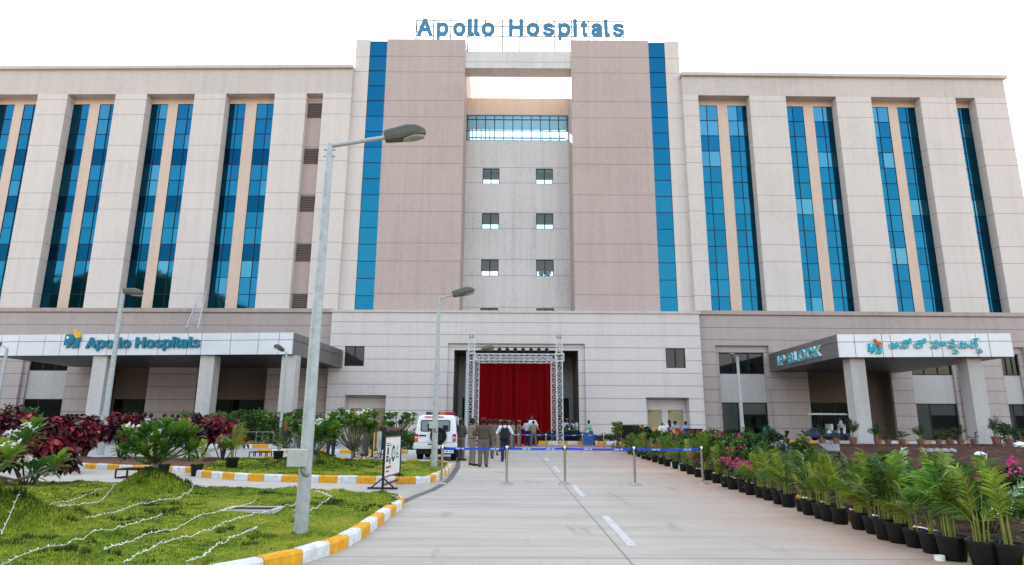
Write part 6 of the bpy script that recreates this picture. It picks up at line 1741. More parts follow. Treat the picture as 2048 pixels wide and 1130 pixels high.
# boulder on the mound
p = MB(); rnd = random.Random(4); rings = []
for i in range(7):
    f_ = i / 6; rr = .38 * math.sin(math.pi * (.08 + .9 * f_)) ** .7
    rings.append([(mx - .05 + rr * rnd.uniform(.85, 1.15) * math.cos(2 * math.pi * j / 11), my - 1.0 + rr * .7 * rnd.uniform(.85, 1.15) * math.sin(2 * math.pi * j / 11), hz - .62 + .52 * f_) for j in range(11)])
p.loft(rings); o = p.build("boulder", plain("stone_grey", (.16, .14, .13), .9, var=.35, scale=6, bump=.6, bscale=20), None, smooth=True); tag(o, "grey boulder lying under the drooping frangipani leaves on the island mound", "boulder")
# potted plants on the island lawn
def lone_pot(px, py, src_seed, label, H, lt=.45):
    q = G(px, py, .16); z = lawn_h(np.array([q.x]), np.array([q.y]))[0]
    o = areca(src_seed, H, 10, 2, .2, .1, lt); o.location = (q.x, q.y, z - .02); tag(o, label, "potted plant"); return o
lone_pot(463, 934, 41, "dracaena like palm in black pot on the island lawn beside the red crotons", 1.35, .6)
lone_pot(556, 917, 42, "slim plant in black pot on the island lawn left of the near lamp post", 1.15, .4)
for px, py, s_, lb in ((300, 958, 51, "young yellow stemmed palm standing left of the frangipani mound"), (325, 952, 52, "second young yellow stemmed palm, closer to the frangipani trunk"), (392, 952, 53, "young palm in black pot at the left tip of the island kerb")):
    q = G(px, py, 0); o = areca(s_, 1.0, 6, 4, .17, .1, .8); o.location = (q.x, q.y, 0); tag(o, lb, "potted plant")
# back hedge, planter, and far greenery
def hedge(x0, x1, y0, y1, z0, z1, n, mat, label, leaf=.16, cat="hedge"):
    e = empty("hedge", ((x0 + x1) / 2, (y0 + y1) / 2, z0)); tag(e, label, cat)
    x = rng.uniform(x0, x1, n); y = rng.uniform(y0, y1, n); top = z1 + .75 * fbm(x, y, 71, 4, .8); z = z0 + (top - z0) * (rng.random(n) ** .55)
    P = np.stack([x, y, z], 1)
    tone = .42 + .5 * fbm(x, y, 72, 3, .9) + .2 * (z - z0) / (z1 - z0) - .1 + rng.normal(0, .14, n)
    V, F, nf = leaf_arrays(P, unit(n, -.3, 1), unit(n, 0, 1), leaf * rng.uniform(.6, 1.3, n), leaf * .28 * np.ones(n), LEAF, .3, .2)
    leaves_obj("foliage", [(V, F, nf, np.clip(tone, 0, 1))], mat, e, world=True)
    st = MB()
    for i in range(int((x1 - x0) / .5)):
        a = x0 + .3 + i * .5; st.tube([(a, (y0 + y1) / 2, z0 - .1), (a + random.uniform(-.2, .2), (y0 + y1) / 2, z1 - .3)], .025, 4)
    st.build("stems", m_twig, e)
hedge(A(352, 870, 42).x, A(650, 870, 42).x, 41.2, 43.0, .05, 1.95, 7000, m_green, "long loose green hedge behind the painted kerb before the left canopy", .20)
hedge(A(-10, 860, 33).x, A(70, 860, 33).x, 32, 33.5, .05, 2.2, 1500, m_green, "green bushes behind the red crotons at the left photo edge", .18)
hedge(A(740, 870, 36).x, A(838, 870, 36).x, 34.3, 36.5, .0, 1.05, 2600, m_green, "low green hedge left of the jeep under the upright frangipani", .16)
hedge(2.2, 8.9, 50.8, 52.3, .1, .95, 3500, m_dgreen, "low planted bed with small red flowers behind the kerb before the stage", .14)
hedge(A(1408, 870, 42).x, A(1500, 870, 42).x, 41.6, 42.8, .3, 1.12, 2600, m_dgreen, "dark hedge before the lower glass of the bay window, right of the planter box", .16)
hedge(32.5, 42, 44.0, 45.2, .4, 1.5, 2500, m_dgreen, "dark hedge behind the last pots at the right photo edge", .18)
# guard rail in the hedge
p = MB(); xa, xb = A(478, 868, 41).x, A(548, 868, 41).x
for x in (xa, (xa + xb) / 2, xb): p.tube([(x, 41, 0), (x, 41, .95)], .03, 6)
p.tube([(xa, 41, .95), (xb, 41, .95)], .025, 6); o = p.build("guard_rail", m_galvd, None); tag(o, "thin grey guard rail standing before the long green hedge", "guard rail")
# shrubs in the right bed behind the pots
RS = [(6.5, 9.2, .65, 1.0), (7.2, 10.6, .7, 1.2), (6.4, 11.8, .68, 1.0), (7.6, 12.9, .62, 1.2), (6.5, 13.8, .72, 1.1), (7.0, 15.4, .75, 1.2), (6.6, 17.2, .8, 1.3), (7.7, 18.6, .75, 1.4), (6.7, 20.3, .9, 1.4), (7.1, 22.8, 1.0, 1.6), (8.3, 24.2, .9, 1.6), (7.0, 25.6, .9, 1.6), (7.4, 28.4, .85, 1.8), (9.0, 28.9, .75, 1.7), (7.3, 31.6, 1.0, 1.7), (9.4, 33.0, .62, 1.9), (7.3, 35.2, 1.25, 1.7), (10.2, 36.2, .55, 2.0), (8.6, 38.4, .62, 2.2), (11.4, 39.0, .55, 2.2), (12.6, 34.5, .6, 1.8), (8.8, 9.3, .6, 1.2), (9.2, 12.0, .55, 1.3), (9.4, 16.5, .6, 1.4), (13.6, 38.2, .65, 2.2), (15.4, 39.4, .7, 2.2)]
fl = {0: (m_flp, 60), 3: (m_flp, 60), 8: (m_flp, 70), 11: (m_flp, 40), 14: (m_fly, 60), 16: (m_fly, 40), 21: (m_flp, 60), 22: (m_flp, 70), 12: (m_fly, 50)}
for i, (x, y, h, w) in enumerate(RS):
    mt = (m_green, m_dgreen, m_green)[i % 3]
    fm, nf_ = fl.get(i, (None, 0))
    lb = "%s shrub, %s from the near end behind the pot row" % (("loose green", "dark small leaved", "pale leggy green")[i % 3] + (" magenta flowered" if fm is m_flp else " yellow flowered" if fm is m_fly else ""), ordn(i))
    shrub("garden_shrub", (x, y, bed_z(np.array([x]), np.array([y]))[0]), h, w, int(700 + 300 * w), mt, lb, "shrub", "leafy shrubs of the right planting bed", (.085, .07, .10)[i % 3] * (1 + y / 60), (.03, .026, .024)[i % 3] * (1 + y / 60), LEAF, .1, .2, 22, 1.0, 12, fm, nf_, seed=500 + i, fsize=.06 * (1 + y / 60))
# ground cover between them, too fine to count
n = 9000; x = rng.uniform(5.9, 10.5, n); y = 6.5 + 33 * rng.random(n); w_ = np.clip(1.2 - (x - 5.9) / 4.6, .1, 1); ok = rng.random(n) < w_; x, y = x[ok], y[ok]; n = len(x)
P = np.stack([x, y, bed_z(x, y) + rng.random(n) ** 2 * .35], 1)
V, F, nf = leaf_arrays(P, unit(n, -.1, 1), unit(n, 0, 1), .065 * rng.uniform(.5, 1.2, n) * (1 + y / 25), .015 * np.ones(n) * (1 + y / 25), LEAF, .4, .2)
vv = np.clip(.5 + rng.normal(0, .25, n), 0, 1)
o = leaves_obj("undergrowth", [(V, F, nf, vv)], m_green, None); tag(o, "low weeds and fallen leaves between the shrubs of the right bed", "undergrowth", kind="stuff")
# tall shoots
def shoot(px, py, top, Y, label, lean=0):
    b_ = A(px, py, Y); z = bed_z(np.array([b_.x]), np.array([Y]))[0]; h = A(px, top, Y).z - z
    shrub("climber", (b_.x, Y, z), h, .55, 420, m_palm, label, "shrub", None, .13, .05, LEAF, .15, .2, 24, 1, 6, seed=px)
shoot(1608, 930, 872, 22.0, "upright bright green shoot rising above the palms left of the first right column")
shoot(1235, 880, 838, 42.0, "wispy dark shrub rising highest at the rear of the right bed")
# straw litter and rubble on the bare bed
n = 5200; x = rng.uniform(9, 36, n); y = rng.uniform(12, 41, n); a = rng.normal(.35, .5, n)
P = np.stack([x, y, bed_z(x, y) + .015], 1); D = np.stack([np.cos(a), np.sin(a), rng.normal(0, .06, n)], 1)
V, F, nf = leaf_arrays(P, D, np.tile([0, 0, 1.0], (n, 1)), rng.uniform(.3, 1.1, n), np.full(n, .014), [(0, .6), (.5, 1), (1, .4)], 0, .1)
o = leaves_obj("straw", [(V, F, nf, rng.random(n))], leaf_mat("straw_blade", [(0, (.03, .012, .008)), (.5, (.09, .035, .02)), (.85, (.2, .11, .07)), (1, (.36, .30, .25))], .9, .1), None); tag(o, "dry reddish straw and stalks scattered over the bare slope of the bed", "straw", kind="stuff")

# ------------------------------------------------------------------ people: one continuous body each, clothes as shells over it
def sdf_caps(P, caps, k=.025):
    d = None
    for a, b, ra, rb in caps:
        a, b = np.array(a), np.array(b); ab = b - a; L = max(1e-9, ab @ ab)
        t = np.clip(((P - a) @ ab) / L, 0, 1)
        q = np.linalg.norm(P - a - t[..., None] * ab, axis=-1) - (ra + (rb - ra) * t)
        if d is None: d = q
        else:
            h = np.clip(.5 + .5 * (d - q) / k, 0, 1); d = d * (1 - h) + q * h - k * h * (1 - h)
    return d
def surface_net(f, org, h):
    s = f < 0; nx, ny, nz = f.shape
    c = np.zeros((nx - 1, ny - 1, nz - 1), int)
    offs = [(i, j, k) for i in (0, 1) for j in (0, 1) for k in (0, 1)]
    for i, j, k in offs: c += s[i:nx - 1 + i, j:ny - 1 + j, k:nz - 1 + k]
    act = (c > 0) & (c < 8); idx = -np.ones(act.shape, int); cells = np.argwhere(act); idx[act] = np.arange(len(cells))
    acc = np.zeros((len(cells), 3)); cnt = np.zeros(len(cells))
    I, J, K = cells.T
    for a in offs:
        for ax in range(3):
            if a[ax]: continue
            b = list(a); b[ax] = 1
            fa, fb = f[I + a[0], J + a[1], K + a[2]], f[I + b[0], J + b[1], K + b[2]]
            m = (fa < 0) != (fb < 0); t = np.where(m, fa / np.where(m, fa - fb, 1), 0)
            p = np.tile(np.array(a, float), (len(cells), 1)); p[:, ax] = t
            acc[m] += p[m]; cnt[m] += 1
    V = org + (cells + acc / cnt[:, None]) * h
    F = []
    for ax in range(3):
        o1, o2 = [(1, 2), (2, 0), (0, 1)][ax]
        sl = [slice(None)] * 3; A0 = [slice(None)] * 3; A0[ax] = slice(0, -1); A1 = [slice(None)] * 3; A1[ax] = slice(1, None)
        e = s[tuple(A0)] != s[tuple(A1)]
        q = np.argwhere(e); q = q[(q[:, o1] > 0) & (q[:, o2] > 0) & (q[:, o1] < f.shape[o1] - 1) & (q[:, o2] < f.shape[o2] - 1)]
        if not len(q): continue
        ins = s[tuple(q.T)]
        def g(d1, d2):
            r = q.copy(); r[:, o1] += d1; r[:, o2] += d2; return idx[tuple(r.T)]
        quad = np.stack([g(-1, -1), g(0, -1), g(0, 0), g(-1, 0)], 1)
        quad[~ins] = quad[~ins][:, ::-1]
        F.append(quad)
    F = np.concatenate(F); F = F[(F >= 0).all(1)]
    return V, F
def grid_mesh(fn, lo, hi, h):
    lo, hi = np.array(lo), np.array(hi); n = np.ceil((hi - lo) / h).astype(int) + 1
    G_ = np.stack(np.meshgrid(*[lo[i] + np.arange(n[i]) * h for i in range(3)], indexing='ij'), -1)
    return surface_net(fn(G_), lo, h)
SKIN = [plain("skin_%d" % i, c, .55, var=.08) for i, c in enumerate([(.10, .05, .032), (.15, .078, .05), (.07, .035, .023)])]
m_hair = plain("hair_black", (.006, .005, .005), .5); m_hairg = plain("hair_grey", (.30, .30, .30), .6)
m_khaki = plain("khaki_cloth", (.115, .092, .066), .85, var=.10, scale=9); m_khaki2 = plain("khaki_cloth_brown", (.072, .056, .044), .85, var=.10, scale=9); m_khakil = plain("khaki_cloth_light", (.19, .158, .112), .85, var=.1, scale=9)
m_shirtw = plain("shirt_white", (.55, .57, .62), .8, var=.06); m_shirtb = plain("shirt_sky", (.16, .24, .45), .8, var=.08); m_shirtp = plain("shirt_pale", (.36, .40, .48), .8, var=.08); m_shirtl = plain("shirt_lavender", (.22, .22, .36), .8, var=.1)
m_mint = plain("shirt_mint", (.14, .42, .36), .8); m_shirtr = plain("shirt_red", (.30, .05, .03), .8); m_shirtd = plain("shirt_dark", (.03, .035, .05), .8)
m_trd = plain("trousers_dark", (.018, .02, .028), .8); m_trn = plain("trousers_navy", (.012, .018, .05), .8); m_trb = plain("trousers_brown", (.05, .035, .03), .8)
m_shoe = plain("shoe_brown", (.035, .014, .008), .4); m_belt2 = plain("belt_leather", (.02, .008, .005), .5); m_capd = plain("cap_navy", (.012, .012, .03), .8); m_capt = plain("cap_tan", (.22, .16, .09), .8); m_capr = plain("cap_band_red", (.25, .03, .03), .8); m_bag = plain("bag_black", (.008, .009, .012), .7)
ARM = {
 'down': ((.235, -.02, 1.13), (.25, .05, .885)), 'front': ((.315, -.03, 1.14), (.055, .19, 1.03)), 'behind': ((.31, -.10, 1.14), (.06, -.17, .98)), 'hip': ((.37, -.07, 1.17), (.18, .05, 1.03)),
 'phone': ((.30, .06, 1.15), (.12, .27, 1.27)), 'reach': ((.24, .17, 1.22), (.19, .42, 1.13)), 'head': ((.33, .08, 1.45), (.15, .10, 1.60)), 'low': ((.24, .10, 1.14), (.2, .27, .93)), 'table': ((.25, .10, 1.14), (.16, .36, 1.10)), 'out': ((.33, .02, 1.16), (.45, .16, 1.02)),
}
def person(loc, face, label, H=1.70, shirt=None, trs=None, arms=('down', 'down'), legs='stand', lean=0.0, hair='short', cap=None, belt=True, res=.022, skin=0, head_turn=0, extra=None, group=None, wide=1.0, long_sleeve=False, tuck=True, torso_only=False):
    """face: heading of the chest in degrees, 0 = away from the camera (+Y), 90 = to the left (-X)"""
    rd = random.Random(label)
    S = H / 1.72
    e = empty("person", loc, rad(face)); e.scale = (S * wide ** .5, S * wide ** .5, S); tag(e, label, "person", group)
    sk = SKIN[skin]
    sit = legs == 'sit'
    dz = -.43 if sit else 0.0
    hipz = .90 + dz
    la = rad(lean)
    def up(p):   # bend the upper body forward about the hips
        x, y, z = p[0], p[1], p[2] + dz; zz = z - hipz
        if zz < 0: return (x, y, z)
        return (x, y * math.cos(la) + zz * math.sin(la), hipz + zz * math.cos(la) - y * math.sin(la))
    def arm(s, nm):
        el, wr = ARM[nm]
        return up((s * .185, 0, 1.395)), up((s * el[0], el[1], el[2])), up((s * wr[0], wr[1], wr[2]))
    aR, aL = arm(1, arms[0]), arm(-1, arms[1])
    LG = {}
    for s in (1, -1):
        hip = (s * .088, 0, hipz)
        if sit: LG[s] = (hip, (s * .11, .42, hipz + .02), (s * .11, .40, .10), (s * .12, .55, .04))
        else:
            y = {'stand': rd.uniform(-.03, .03), 'stride': s * .20, 'wide': 0}[legs]; w = {'stand': .105, 'stride': .09, 'wide': .19}[legs]
            LG[s] = (hip, (s * (.09 + w) / 2, y * .5 + .02, .49), (s * w, y - .01, .085), (s * (w + .03), y + .155, .035))
    def leg_caps(g=0.0, thin=1.0):
        c = []
        for s in (1, -1):
            a, b, d, t = LG[s]; c += [(a, b, .088 + g, .062 + g), (b, d, .058 + g, .040 + g)]
        return c
    def torso(g=0.0):
        w = .085
        c = []
        for s in (-1, 1):
            c += [(up((s * .075, 0, .93)), up((s * .065, .005, 1.10)), .108 + g, .098 + g), (up((s * .065, .005, 1.10)), up((s * .09, 0, 1.33)), .098 + g, .112 + g), (up((s * .09, 0, 1.33)), up((s * .17, -.005, 1.395)), .085 + g, .062 + g)]
        c += [(up((0, 0, 1.36)), up((0, -.005, 1.45)), .10 + g, .062 + g)]
        return c
    ht = rad(head_turn)
    def hd(x, y, z):
        x, y = x * math.cos(ht) - y * math.sin(ht), x * math.sin(ht) + y * math.cos(ht); return up((x, y + .012, z))
    head = [(hd(0, -.015, 1.625), hd(0, .008, 1.575), .088, .074), (hd(0, .02, 1.55), hd(0, .045, 1.525), .055, .040), (hd(0, .082, 1.60), hd(0, .108, 1.572), .010, .017), (hd(-.03, .07, 1.618), hd(.03, .07, 1.618), .018, .018),
            (hd(-.02, .082, 1.538), hd(.02, .082, 1.538), .010, .010), (hd(.078, -.005, 1.60), hd(.082, -.01, 1.57), .017, .012), (hd(-.078, -.005, 1.60), hd(-.082, -.01, 1.57), .017, .012), (up((0, -.008, 1.43)), hd(0, -.005, 1.55), .058, .052)]
    armc = []
    for sh, el, wr in (aR, aL):
        v = Vector(wr) - Vector(el); v.normalize(); pm = Vector(wr) + v * .07
        armc += [(sh, el, .052, .041), (el, wr, .040, .026), (wr, tuple(pm), .030, .034)]
    feet = [(LG[s][2], (LG[s][2][0], LG[s][2][1] - .03, .05), .038, .04) for s in (1, -1)] + [((LG[s][2][0], LG[s][2][1] - .03, .045), LG[s][3], .042, .034) for s in (1, -1)]
    allp = np.array([p for c in head + armc + torso() + leg_caps() + feet for p in c[:2]])
    lo, hi = allp.min(0) - .17, allp.max(0) + .17
    body = torso(-.012) + armc + leg_caps(-.01) + feet
    V, F = grid_mesh(lambda P: np.minimum(sdf_caps(P, body, .03), sdf_caps(P, head, .014)), lo, hi, res)
    # fingers grown out of the palm, part of the same mesh
    mb = MB()
    for (sh, el, wr), s in ((aR, 1), (aL, -1)):
        v = (Vector(wr) - Vector(el)).normalized(); side = v.cross(Vector((0, 0, 1)) if abs(v.z) < .8 else Vector((0, 1, 0))).normalized(); dn = v.cross(side)
        base = Vector(wr) + v * .085
        for k, (o_, L) in enumerate(((-.026, .062), (-.009, .074), (.009, .070), (.026, .054))):
            b = base + side * o_; p1 = b + v * L * .5 + dn * .012; p2 = p1 + v * L * .45 + dn * .028; mb.tube([b - v * .02, p1, p2], [.010, .0092, .0075], 5)
        tb = Vector(wr) + v * .03 + side * -.03; mb.tube([tb, tb - side * .025 + v * .03, tb - side * .028 + v * .062 + dn * .01], [.012, .011, .008], 5)
    Vf = np.array(mb.V); n0 = len(V)
    quads = [f for f in mb.F if len(f) == 4]
    Fq = np.array(quads) + n0
    np_mesh("body", np.concatenate([V, Vf]), np.concatenate([F, Fq]), sk, e, smooth=True, world=False)
    def shell(nm, caps, cut, mat, k=.03, rs=None):
        V, F = grid_mesh(lambda P: np.maximum(sdf_caps(P, caps, k), cut(P)), lo, hi, rs or res)
        return np_mesh(nm, V, F, mat, e, smooth=True, world=False, sharp=55)
    # local height along the bent torso
    def tz(P):
        zz = P[..., 2] - hipz; return (P[..., 1] * math.sin(la) + zz * math.cos(la)) + .90
    sl = []
    for sh, el, wr in (aR, aL):
        sl.append((sh, el, .066, .060))
        if long_sleeve: sl.append((el, wr, .052, .040))
    hem = .93 if tuck else .80
    shell("shirt", torso(.008) + sl, lambda P: np.maximum(hem - tz(P), tz(P) - 1.465), shirt or m_khaki)
    if not torso_only:
        tc = []
        for s in (1, -1):
            a, b, d, t = LG[s]; tc += [(a, b, .104, .082), (b, d, .079, .068)]
        tc += [(up((s * .072, 0, .95)), (s * .075, 0, hipz), .114, .118) for s in (-1, 1)]
        shell("trousers", tc, (lambda P: np.maximum(.07 - P[..., 2], tz(P) - 1.0)) if not sit else (lambda P: np.maximum(.09 - P[..., 2], tz(P) - 1.0)), trs or m_khaki2)
        for s in (1, -1):
            a = LG[s][2]; t = LG[s][3]; fl = [((a[0], a[1] - .035, .052), t, .047, .04)]
            lo2, hi2 = np.array(t) - .25, np.array(t) + .25
            V, F = grid_mesh(lambda P: np.maximum(sdf_caps(P, fl), .004 - P[..., 2]), (min(a[0], t[0]) - .07, a[1] - .12, -.02), (max(a[0], t[0]) + .07, t[1] + .08, .13), min(res, .02))
            np_mesh("shoe", V, F, m_shoe, e, smooth=True, world=False)
        if belt: shell("belt", torso(.014), lambda P: np.abs(tz(P) - .985) - .021, m_belt2)
    c0 = np.array(hd(0, -.018, 1.625)); fw = np.array(hd(0, 1, 1.625)) - np.array(hd(0, 0, 1.625))
    def hairf(P):
        q = np.linalg.norm((P - c0) / np.array([.100, .112, .108]), axis=-1) * .1 - .1
        return np.maximum(q, np.maximum((P - c0) @ fw - .052 - .5 * np.maximum(P[..., 2] - c0[2], 0), -(P[..., 2] - c0[2] + .048 - .95 * ((P - c0) @ fw))))
    hm = m_hairg if hair == 'grey' else m_hair
    if hair == 'long':
        lc = [(hd(0, -.03, 1.62), hd(0, -.085, 1.42), .10, .085), (hd(0, -.085, 1.42), hd(0, -.12, 1.22), .085, .05)]
        V, F = grid_mesh(lambda P: np.minimum(hairf(P), np.maximum(sdf_caps(P, lc), (P - c0) @ fw - .01)), c0 - np.array([.2, .25, .5]), c0 + np.array([.2, .2, .15]), res)
    else:
        V, F = grid_mesh(hairf, c0 - .17, c0 + .17, min(res, .02))
    np_mesh("hair", V, F, hm, e, smooth=True, world=False)
    if cap:
        cb = MB(); M_ = Matrix.Translation(Vector(hd(0, -.012, 1.655))) @ Matrix.Rotation(ht, 4, 'Z') @ Matrix.Rotation(-la * .8, 4, 'X'); cb.xf = lambda p: M_ @ Vector(p)
        if cap in ('peak_tan', 'peak_dark'):
            cb.lathe([(.098, 0), (.103, .035), (.135, .062), (.13, .082), (.06, .10), (.01, .10)], 20, m=0)
            cb.lathe([(.1045, .004), (.1045, .03)], 20, m=1, caps=False)
            a = [(.10 * math.sin(t), .098 * math.cos(t), .005) for t in np.linspace(-1, 1, 9)]; b = [(.105 * math.sin(t), .098 * math.cos(t) + .055 * math.cos(t), -.012) for t in np.linspace(-1, 1, 9)]
            for i in range(8): cb.quad(a[i], a[i + 1], b[i + 1], b[i], 1)
        else:
            cb.lathe([(.097, -.01), (.102, .02), (.098, .06), (.07, .085), (.01, .09)], 18, m=0)
        mt = {'peak_tan': [m_capt, m_capr], 'peak_dark': [m_capd, m_capd], 'beret': [m_capd, m_capd]}[cap]
        cb.build("cap", mt, e, smooth=True, world=False, angle=40)
    if extra == 'backpack':
        V, F = grid_mesh(lambda P: sdf_caps(P, [((-.075, -.20, 1.28), (-.085, -.22, .98), .10, .115), ((.075, -.20, 1.28), (.085, -.22, .98), .10, .115), ((0, -.27, 1.12), (0, -.28, .95), .08, .095)], .04), (-.28, -.42, .78), (.28, -.03, 1.46), .02)
        b = np_mesh("backpack", V, F, m_bag, e, smooth=True, world=False)
        q = MB()
        for s in (-1, 1): q.tube([(s * .08, -.14, 1.36), (s * .10, -.10, 1.455), (s * .115, .03, 1.45), (s * .13, .125, 1.33), (s * .15, .11, 1.16), (s * .17, -.04, 1.03), (s * .13, -.14, .98)], .019, 6)
        q.build("strap", m_bag, b, smooth=True, world=False)
    if extra == 'armband':
        shell("armband", [((aL[0]), (aL[1]), .073, .067)], lambda P: np.abs(P[..., 2] - 1.255) - .05, m_shirtw)
    if extra == 'lanyard':
        q = MB(); q.tube([(-.06, .10, 1.42), (0, .135, 1.15), (.06, .10, 1.42)], .008, 5); q.box(-.05, .05, .13, .138, 1.04, 1.15); q.build("badge", m_signedge, e, world=False)
    if extra == 'papers':
        q = MB(); M_ = Matrix.Translation(Vector(aR[2]) + Vector((.02, .10, .0))) @ Matrix.Rotation(rad(60), 4, 'X'); q.xf = lambda p: M_ @ Vector(p); q.box(-.10, .10, -.14, .14, -.004, .004); q.build("papers", m_signedge, e, world=False)
    return e
def at_foot(px, py, z=0.0):
    q = G(px, py, z); return (q.x, q.y, z)
GP = "police officers gathered behind the front belt"
NEAR = .02
person(at_foot(921, 921), -35, "officer in khaki with a white armband standing right beside the jeep", 1.72, m_khaki2, m_khaki, ('front', 'front'), extra='armband', skin=2, res=NEAR, group=GP, head_turn=-30)
person(at_foot(944, 931), -70, "officer in light khaki turned right, forearms forward, left of the broad back officer", 1.73, m_khakil, m_khakil, ('phone', 'reach'), 'wide', skin=2, res=NEAR, group=GP)
person(at_foot(966, 934), 4, "broad officer seen from behind in dark khaki, nearest and centre of the group", 1.74, m_khaki2, m_khaki, ('down', 'front'), 'stand', skin=2, res=NEAR, group=GP, wide=1.15, cap=None, hair='short')
person(at_foot(979, 917), -10, "officer in navy cap half hidden behind the broad back officer's right shoulder", 1.72, m_khaki, m_khaki, ('down', 'down'), cap='beret', res=.026, group=GP, skin=1)
person(at_foot(990, 911), 0, "officer seen from behind in navy cap, just left of the man with the backpack", 1.74, m_khaki, m_khakil, ('front', 'front'), cap='beret', res=.026, group=GP)
person(at_foot(1001, 903), 60, "officer in red banded tan cap facing left, behind the backpack man's left shoulder", 1.72, m_khaki, m_khaki, ('front', 'front'), cap='peak_tan', res=.028, group=GP)
person(at_foot(1009, 923), 3, "man in white shirt and dark trousers carrying a black backpack, seen from behind", 1.72, m_shirtw, m_trn, ('front', 'front'), 'stride', extra='backpack', res=NEAR, belt=False)
person(at_foot(1018, 897), 175, "officer in tan peaked cap facing the camera behind the backpack man's right shoulder", 1.72, m_khaki, m_khaki, ('front', 'front'), cap='peak_tan', res=.03, group=GP)
person(at_foot(1026, 899), -80, "slim officer in navy cap in profile, second from the right of the group", 1.72, m_khakil, m_khaki2, ('front', 'front'), cap='beret', res=.028, group=GP)
person(at_foot(1038, 893.5), -60, "officer in tan peaked cap, hand on hip, standing apart at the group's right end", 1.74, m_khaki, m_khaki, ('hip', 'down'), cap='peak_tan', res=.03, group=GP)
person(at_foot(1067, 893), 5, "officer in khaki seen from behind with an elbow out before the red curtain", 1.75, m_khakil, m_khaki, ('out', 'hip'), 'wide', cap=None, res=.03, group=GP)
q = A(1064, 860, 47.0)
person((q.x, 47.0, .02), 175, "tall man in white shirt facing out, before the curtain behind the khaki officer", 2.1, m_shirtw, m_trd, ('front', 'front'), res=.034)
q = A(1055, 860, 46.2)
person((q.x, 46.2, .02), -30, "man in pale blue shirt left of the khaki officer before the curtain", 1.85, m_shirtp, m_trn, ('down', 'front'), res=.034, long_sleeve=True)
for px, y, lb, kw in ((1134, 53.0, "man with cap and pale shirt holding papers at the portal's right side", dict(shirt=m_shirtp, trs=m_trd, arms=('low', 'low'), extra='papers', cap='peak_tan', face=200, H=1.95)), (1139, 52.2, "man with white badge on his chest at the portal's right side", dict(shirt=m_shirtd, trs=m_trd, arms=('front', 'down'), extra='lanyard', face=170, H=1.8)),
                      (1146, 52.8, "man in white shirt with folded arms between two others at the portal", dict(shirt=m_shirtw, trs=m_trb, arms=('front', 'front'), face=230, H=1.85)), (1153, 52.4, "man in pale shirt rightmost at the portal edge, facing left", dict(shirt=m_shirtp, trs=m_trd, arms=('low', 'front'), face=90, H=1.95))):
    q = A(px, 860, y); f_ = kw.pop('face'); person((q.x, y, .0), f_, lb, res=.034, group="people waiting at the portal", **kw)
q = A(1182, 862, 49.2)
person((q.x, 49.2, .0), 95, "person in mint green shirt leaning back over the blue crate", 1.85, m_mint, m_trb, ('down', 'reach'), 'stride', lean=12, res=.032)
# the officer stooping behind the frangipani
person(at_foot(731, 912), 70, "officer in dark peaked cap stooping beside the round frangipani shrub", 1.80, m_khakil, m_khaki2, ('low', 'low'), lean=20, cap='peak_dark', res=.024, head_turn=-20)
# left side, behind the red shrubs
for px, ytop, y, sh, hr, lb, fc in ((272, 821, 33, m_shirtb, 'short', "man in bright blue shirt behind the red shrubs left of the white flowers", -20), (291, 820, 34, m_shirtp, 'short', "man in pale grey shirt beside the man in blue behind the red shrubs", 20), (303, 822, 36, m_shirtd, 'short', "dark clothed person right of the man in pale grey under the left canopy", 60),
                           (331, 823, 38, m_shirtd, 'short', "dark clothed person standing alone under the left canopy before the brown wall", -60), (346, 821, 40, m_trn, 'short', "dark clothed person left of the taller one under the left canopy", 0), (357, 819, 41, m_shirtd, 'short', "tallest dark clothed person in the row under the left canopy", 100), (368, 822, 40.5, m_trb, 'short', "dark brown clothed person rightmost under the left canopy's middle bay", 180),
                           (574, 829, 40.4, m_shirtr, 'short', "person in red shirt in profile before the right column of the left canopy", -80), (666, 826, 30.5, m_trd, 'short', "person whose black hair shows over the round frangipani shrub", 0)):
    t = A(px, ytop, y); h = t.z / (1.735 / 1.72); person((t.x, y, 0), fc, lb, max(1.35, min(2.0, h)), sh, m_trd, ('down', 'front'), res=.034, belt=False)
# people at the tables on the right
m_tablec = plain("table_cloth_white", (.55, .55, .57), .8, var=.06); m_chairr = plain("chair_red", (.22, .015, .02), .4)
TY, TZ_ = 45.0, .31
def table(px0, px1, y, z, label):
    a, b = A(px0, 860, y), A(px1, 860, y); e = empty("table", ((a.x + b.x) / 2, y, z)); tag(e, label, "table")
    p = MB(); p.box(a.x, b.x, y - .4, y + .4, z + .72, z + .76); p.build("tabletop", m_tablec, e)
    p = MB(); K = 30
    for i in range(K):
        x0, x1 = a.x + (b.x - a.x) * i / K, a.x + (b.x - a.x) * (i + 1) / K; w0, w1 = .03 * math.sin(i * 1.3), .03 * math.sin((i + 1) * 1.3)
        p.quad((x0, y - .41 + w0, z + .15), (x1, y - .41 + w1, z + .15), (x1, y - .402, z + .765), (x0, y - .402, z + .765))
    p.build("cloth_skirt", m_tablec, e)
    for x in (a.x + .06, b.x - .06):
        for yy in (y - .35, y + .35):
            p = MB(); p.box(x - .025, x + .025, yy - .025, yy + .025, z, z + .72); p.build("leg", m_metal, e)
    return e
table(1308, 1368, 46.2, TZ_, "white clothed table before the beige doors on the right")
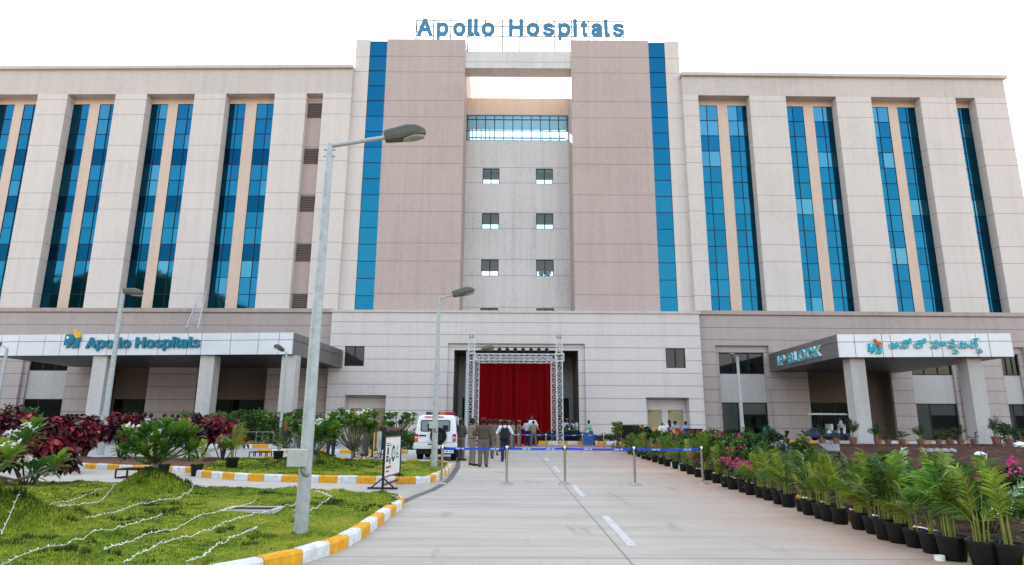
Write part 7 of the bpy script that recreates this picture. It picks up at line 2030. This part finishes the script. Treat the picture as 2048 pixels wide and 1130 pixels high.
def chair(x, y, z, rz, label):
    e = empty("plastic_chair", (x, y, z), rz); tag(e, label, "chair", "red plastic chairs round the white table")
    p = MB(); p.box(-.22, .22, -.22, .22, .41, .45); p.build("seat", m_chairr, e, world=False, bevel=.01)
    p = MB(); p.box(-.22, .22, -.26, -.225, .46, .88); p.build("backrest", m_chairr, e, world=False, bevel=.01)
    for sx in (-1, 1):
        for sy in (-1, 1):
            p = MB(); p.tube([(sx * .19, sy * .19, .41), (sx * .22, sy * .22, 0)], [.022, .018], 6); p.build("leg", m_chairr, e, world=False)
    return e
for px, ytop, y, kw, lb, cl in ((1324, 843, 47.2, dict(shirt=m_shirtw, hair='grey', arms=('table', 'table')), "grey haired person in white seated behind the white table", "red plastic chair under the grey haired person"),
                            (1338, 839, 45.0, dict(shirt=m_shirtw, hair='long', arms=('table', 'down')), "person with long dark hair in white seated left of the lavender shirt", "red plastic chair under the long haired person"),
                            (1350, 841, 44.4, dict(shirt=m_shirtl, arms=('out', 'out')), "man in lavender shirt seated with his back to the camera, elbows out", "red plastic chair under the man in lavender"),
                            (1371, 842, 45.4, dict(shirt=m_shirtb, arms=('table', 'front')), "person in bright blue seated rightmost at the table", "red plastic chair under the person in blue")):
    t = A(px, ytop, y); fc = 180 if y > 46.5 else 10
    Hh = max(1.6, min(2.2, (t.z - TZ_) / (1.735 - .43) * 1.72)); s_ = Hh / 1.72
    person((t.x, y, TZ_), fc, lb, Hh, legs='sit', trs=m_trd, res=.034, belt=False, group="people at the table", **kw)
    c_ = chair(t.x, y + (.02 if fc > 90 else -.02), TZ_, rad(fc), cl); c_.scale = (s_, s_, s_ * .98)
# golf cart rider, window watchers, man behind the bay glass
q = A(1680, 830, 48.9); person((q.x, 48.9, .42), 60, "man in pale blue shirt standing beside the golf cart", 1.75, m_shirtp, m_trd, ('low', 'front'), res=.034, belt=False)
for px, lb in ((1083, "person in white looking out of the third stair window, left one"), (1096, "person in white looking out of the third stair window, right one")):
    q = A(px, 545, 60.95); person((q.x, 60.95, 14.78), 175, lb, 1.75, m_shirtp, m_trd, ('down', 'front'), res=.034, belt=False)
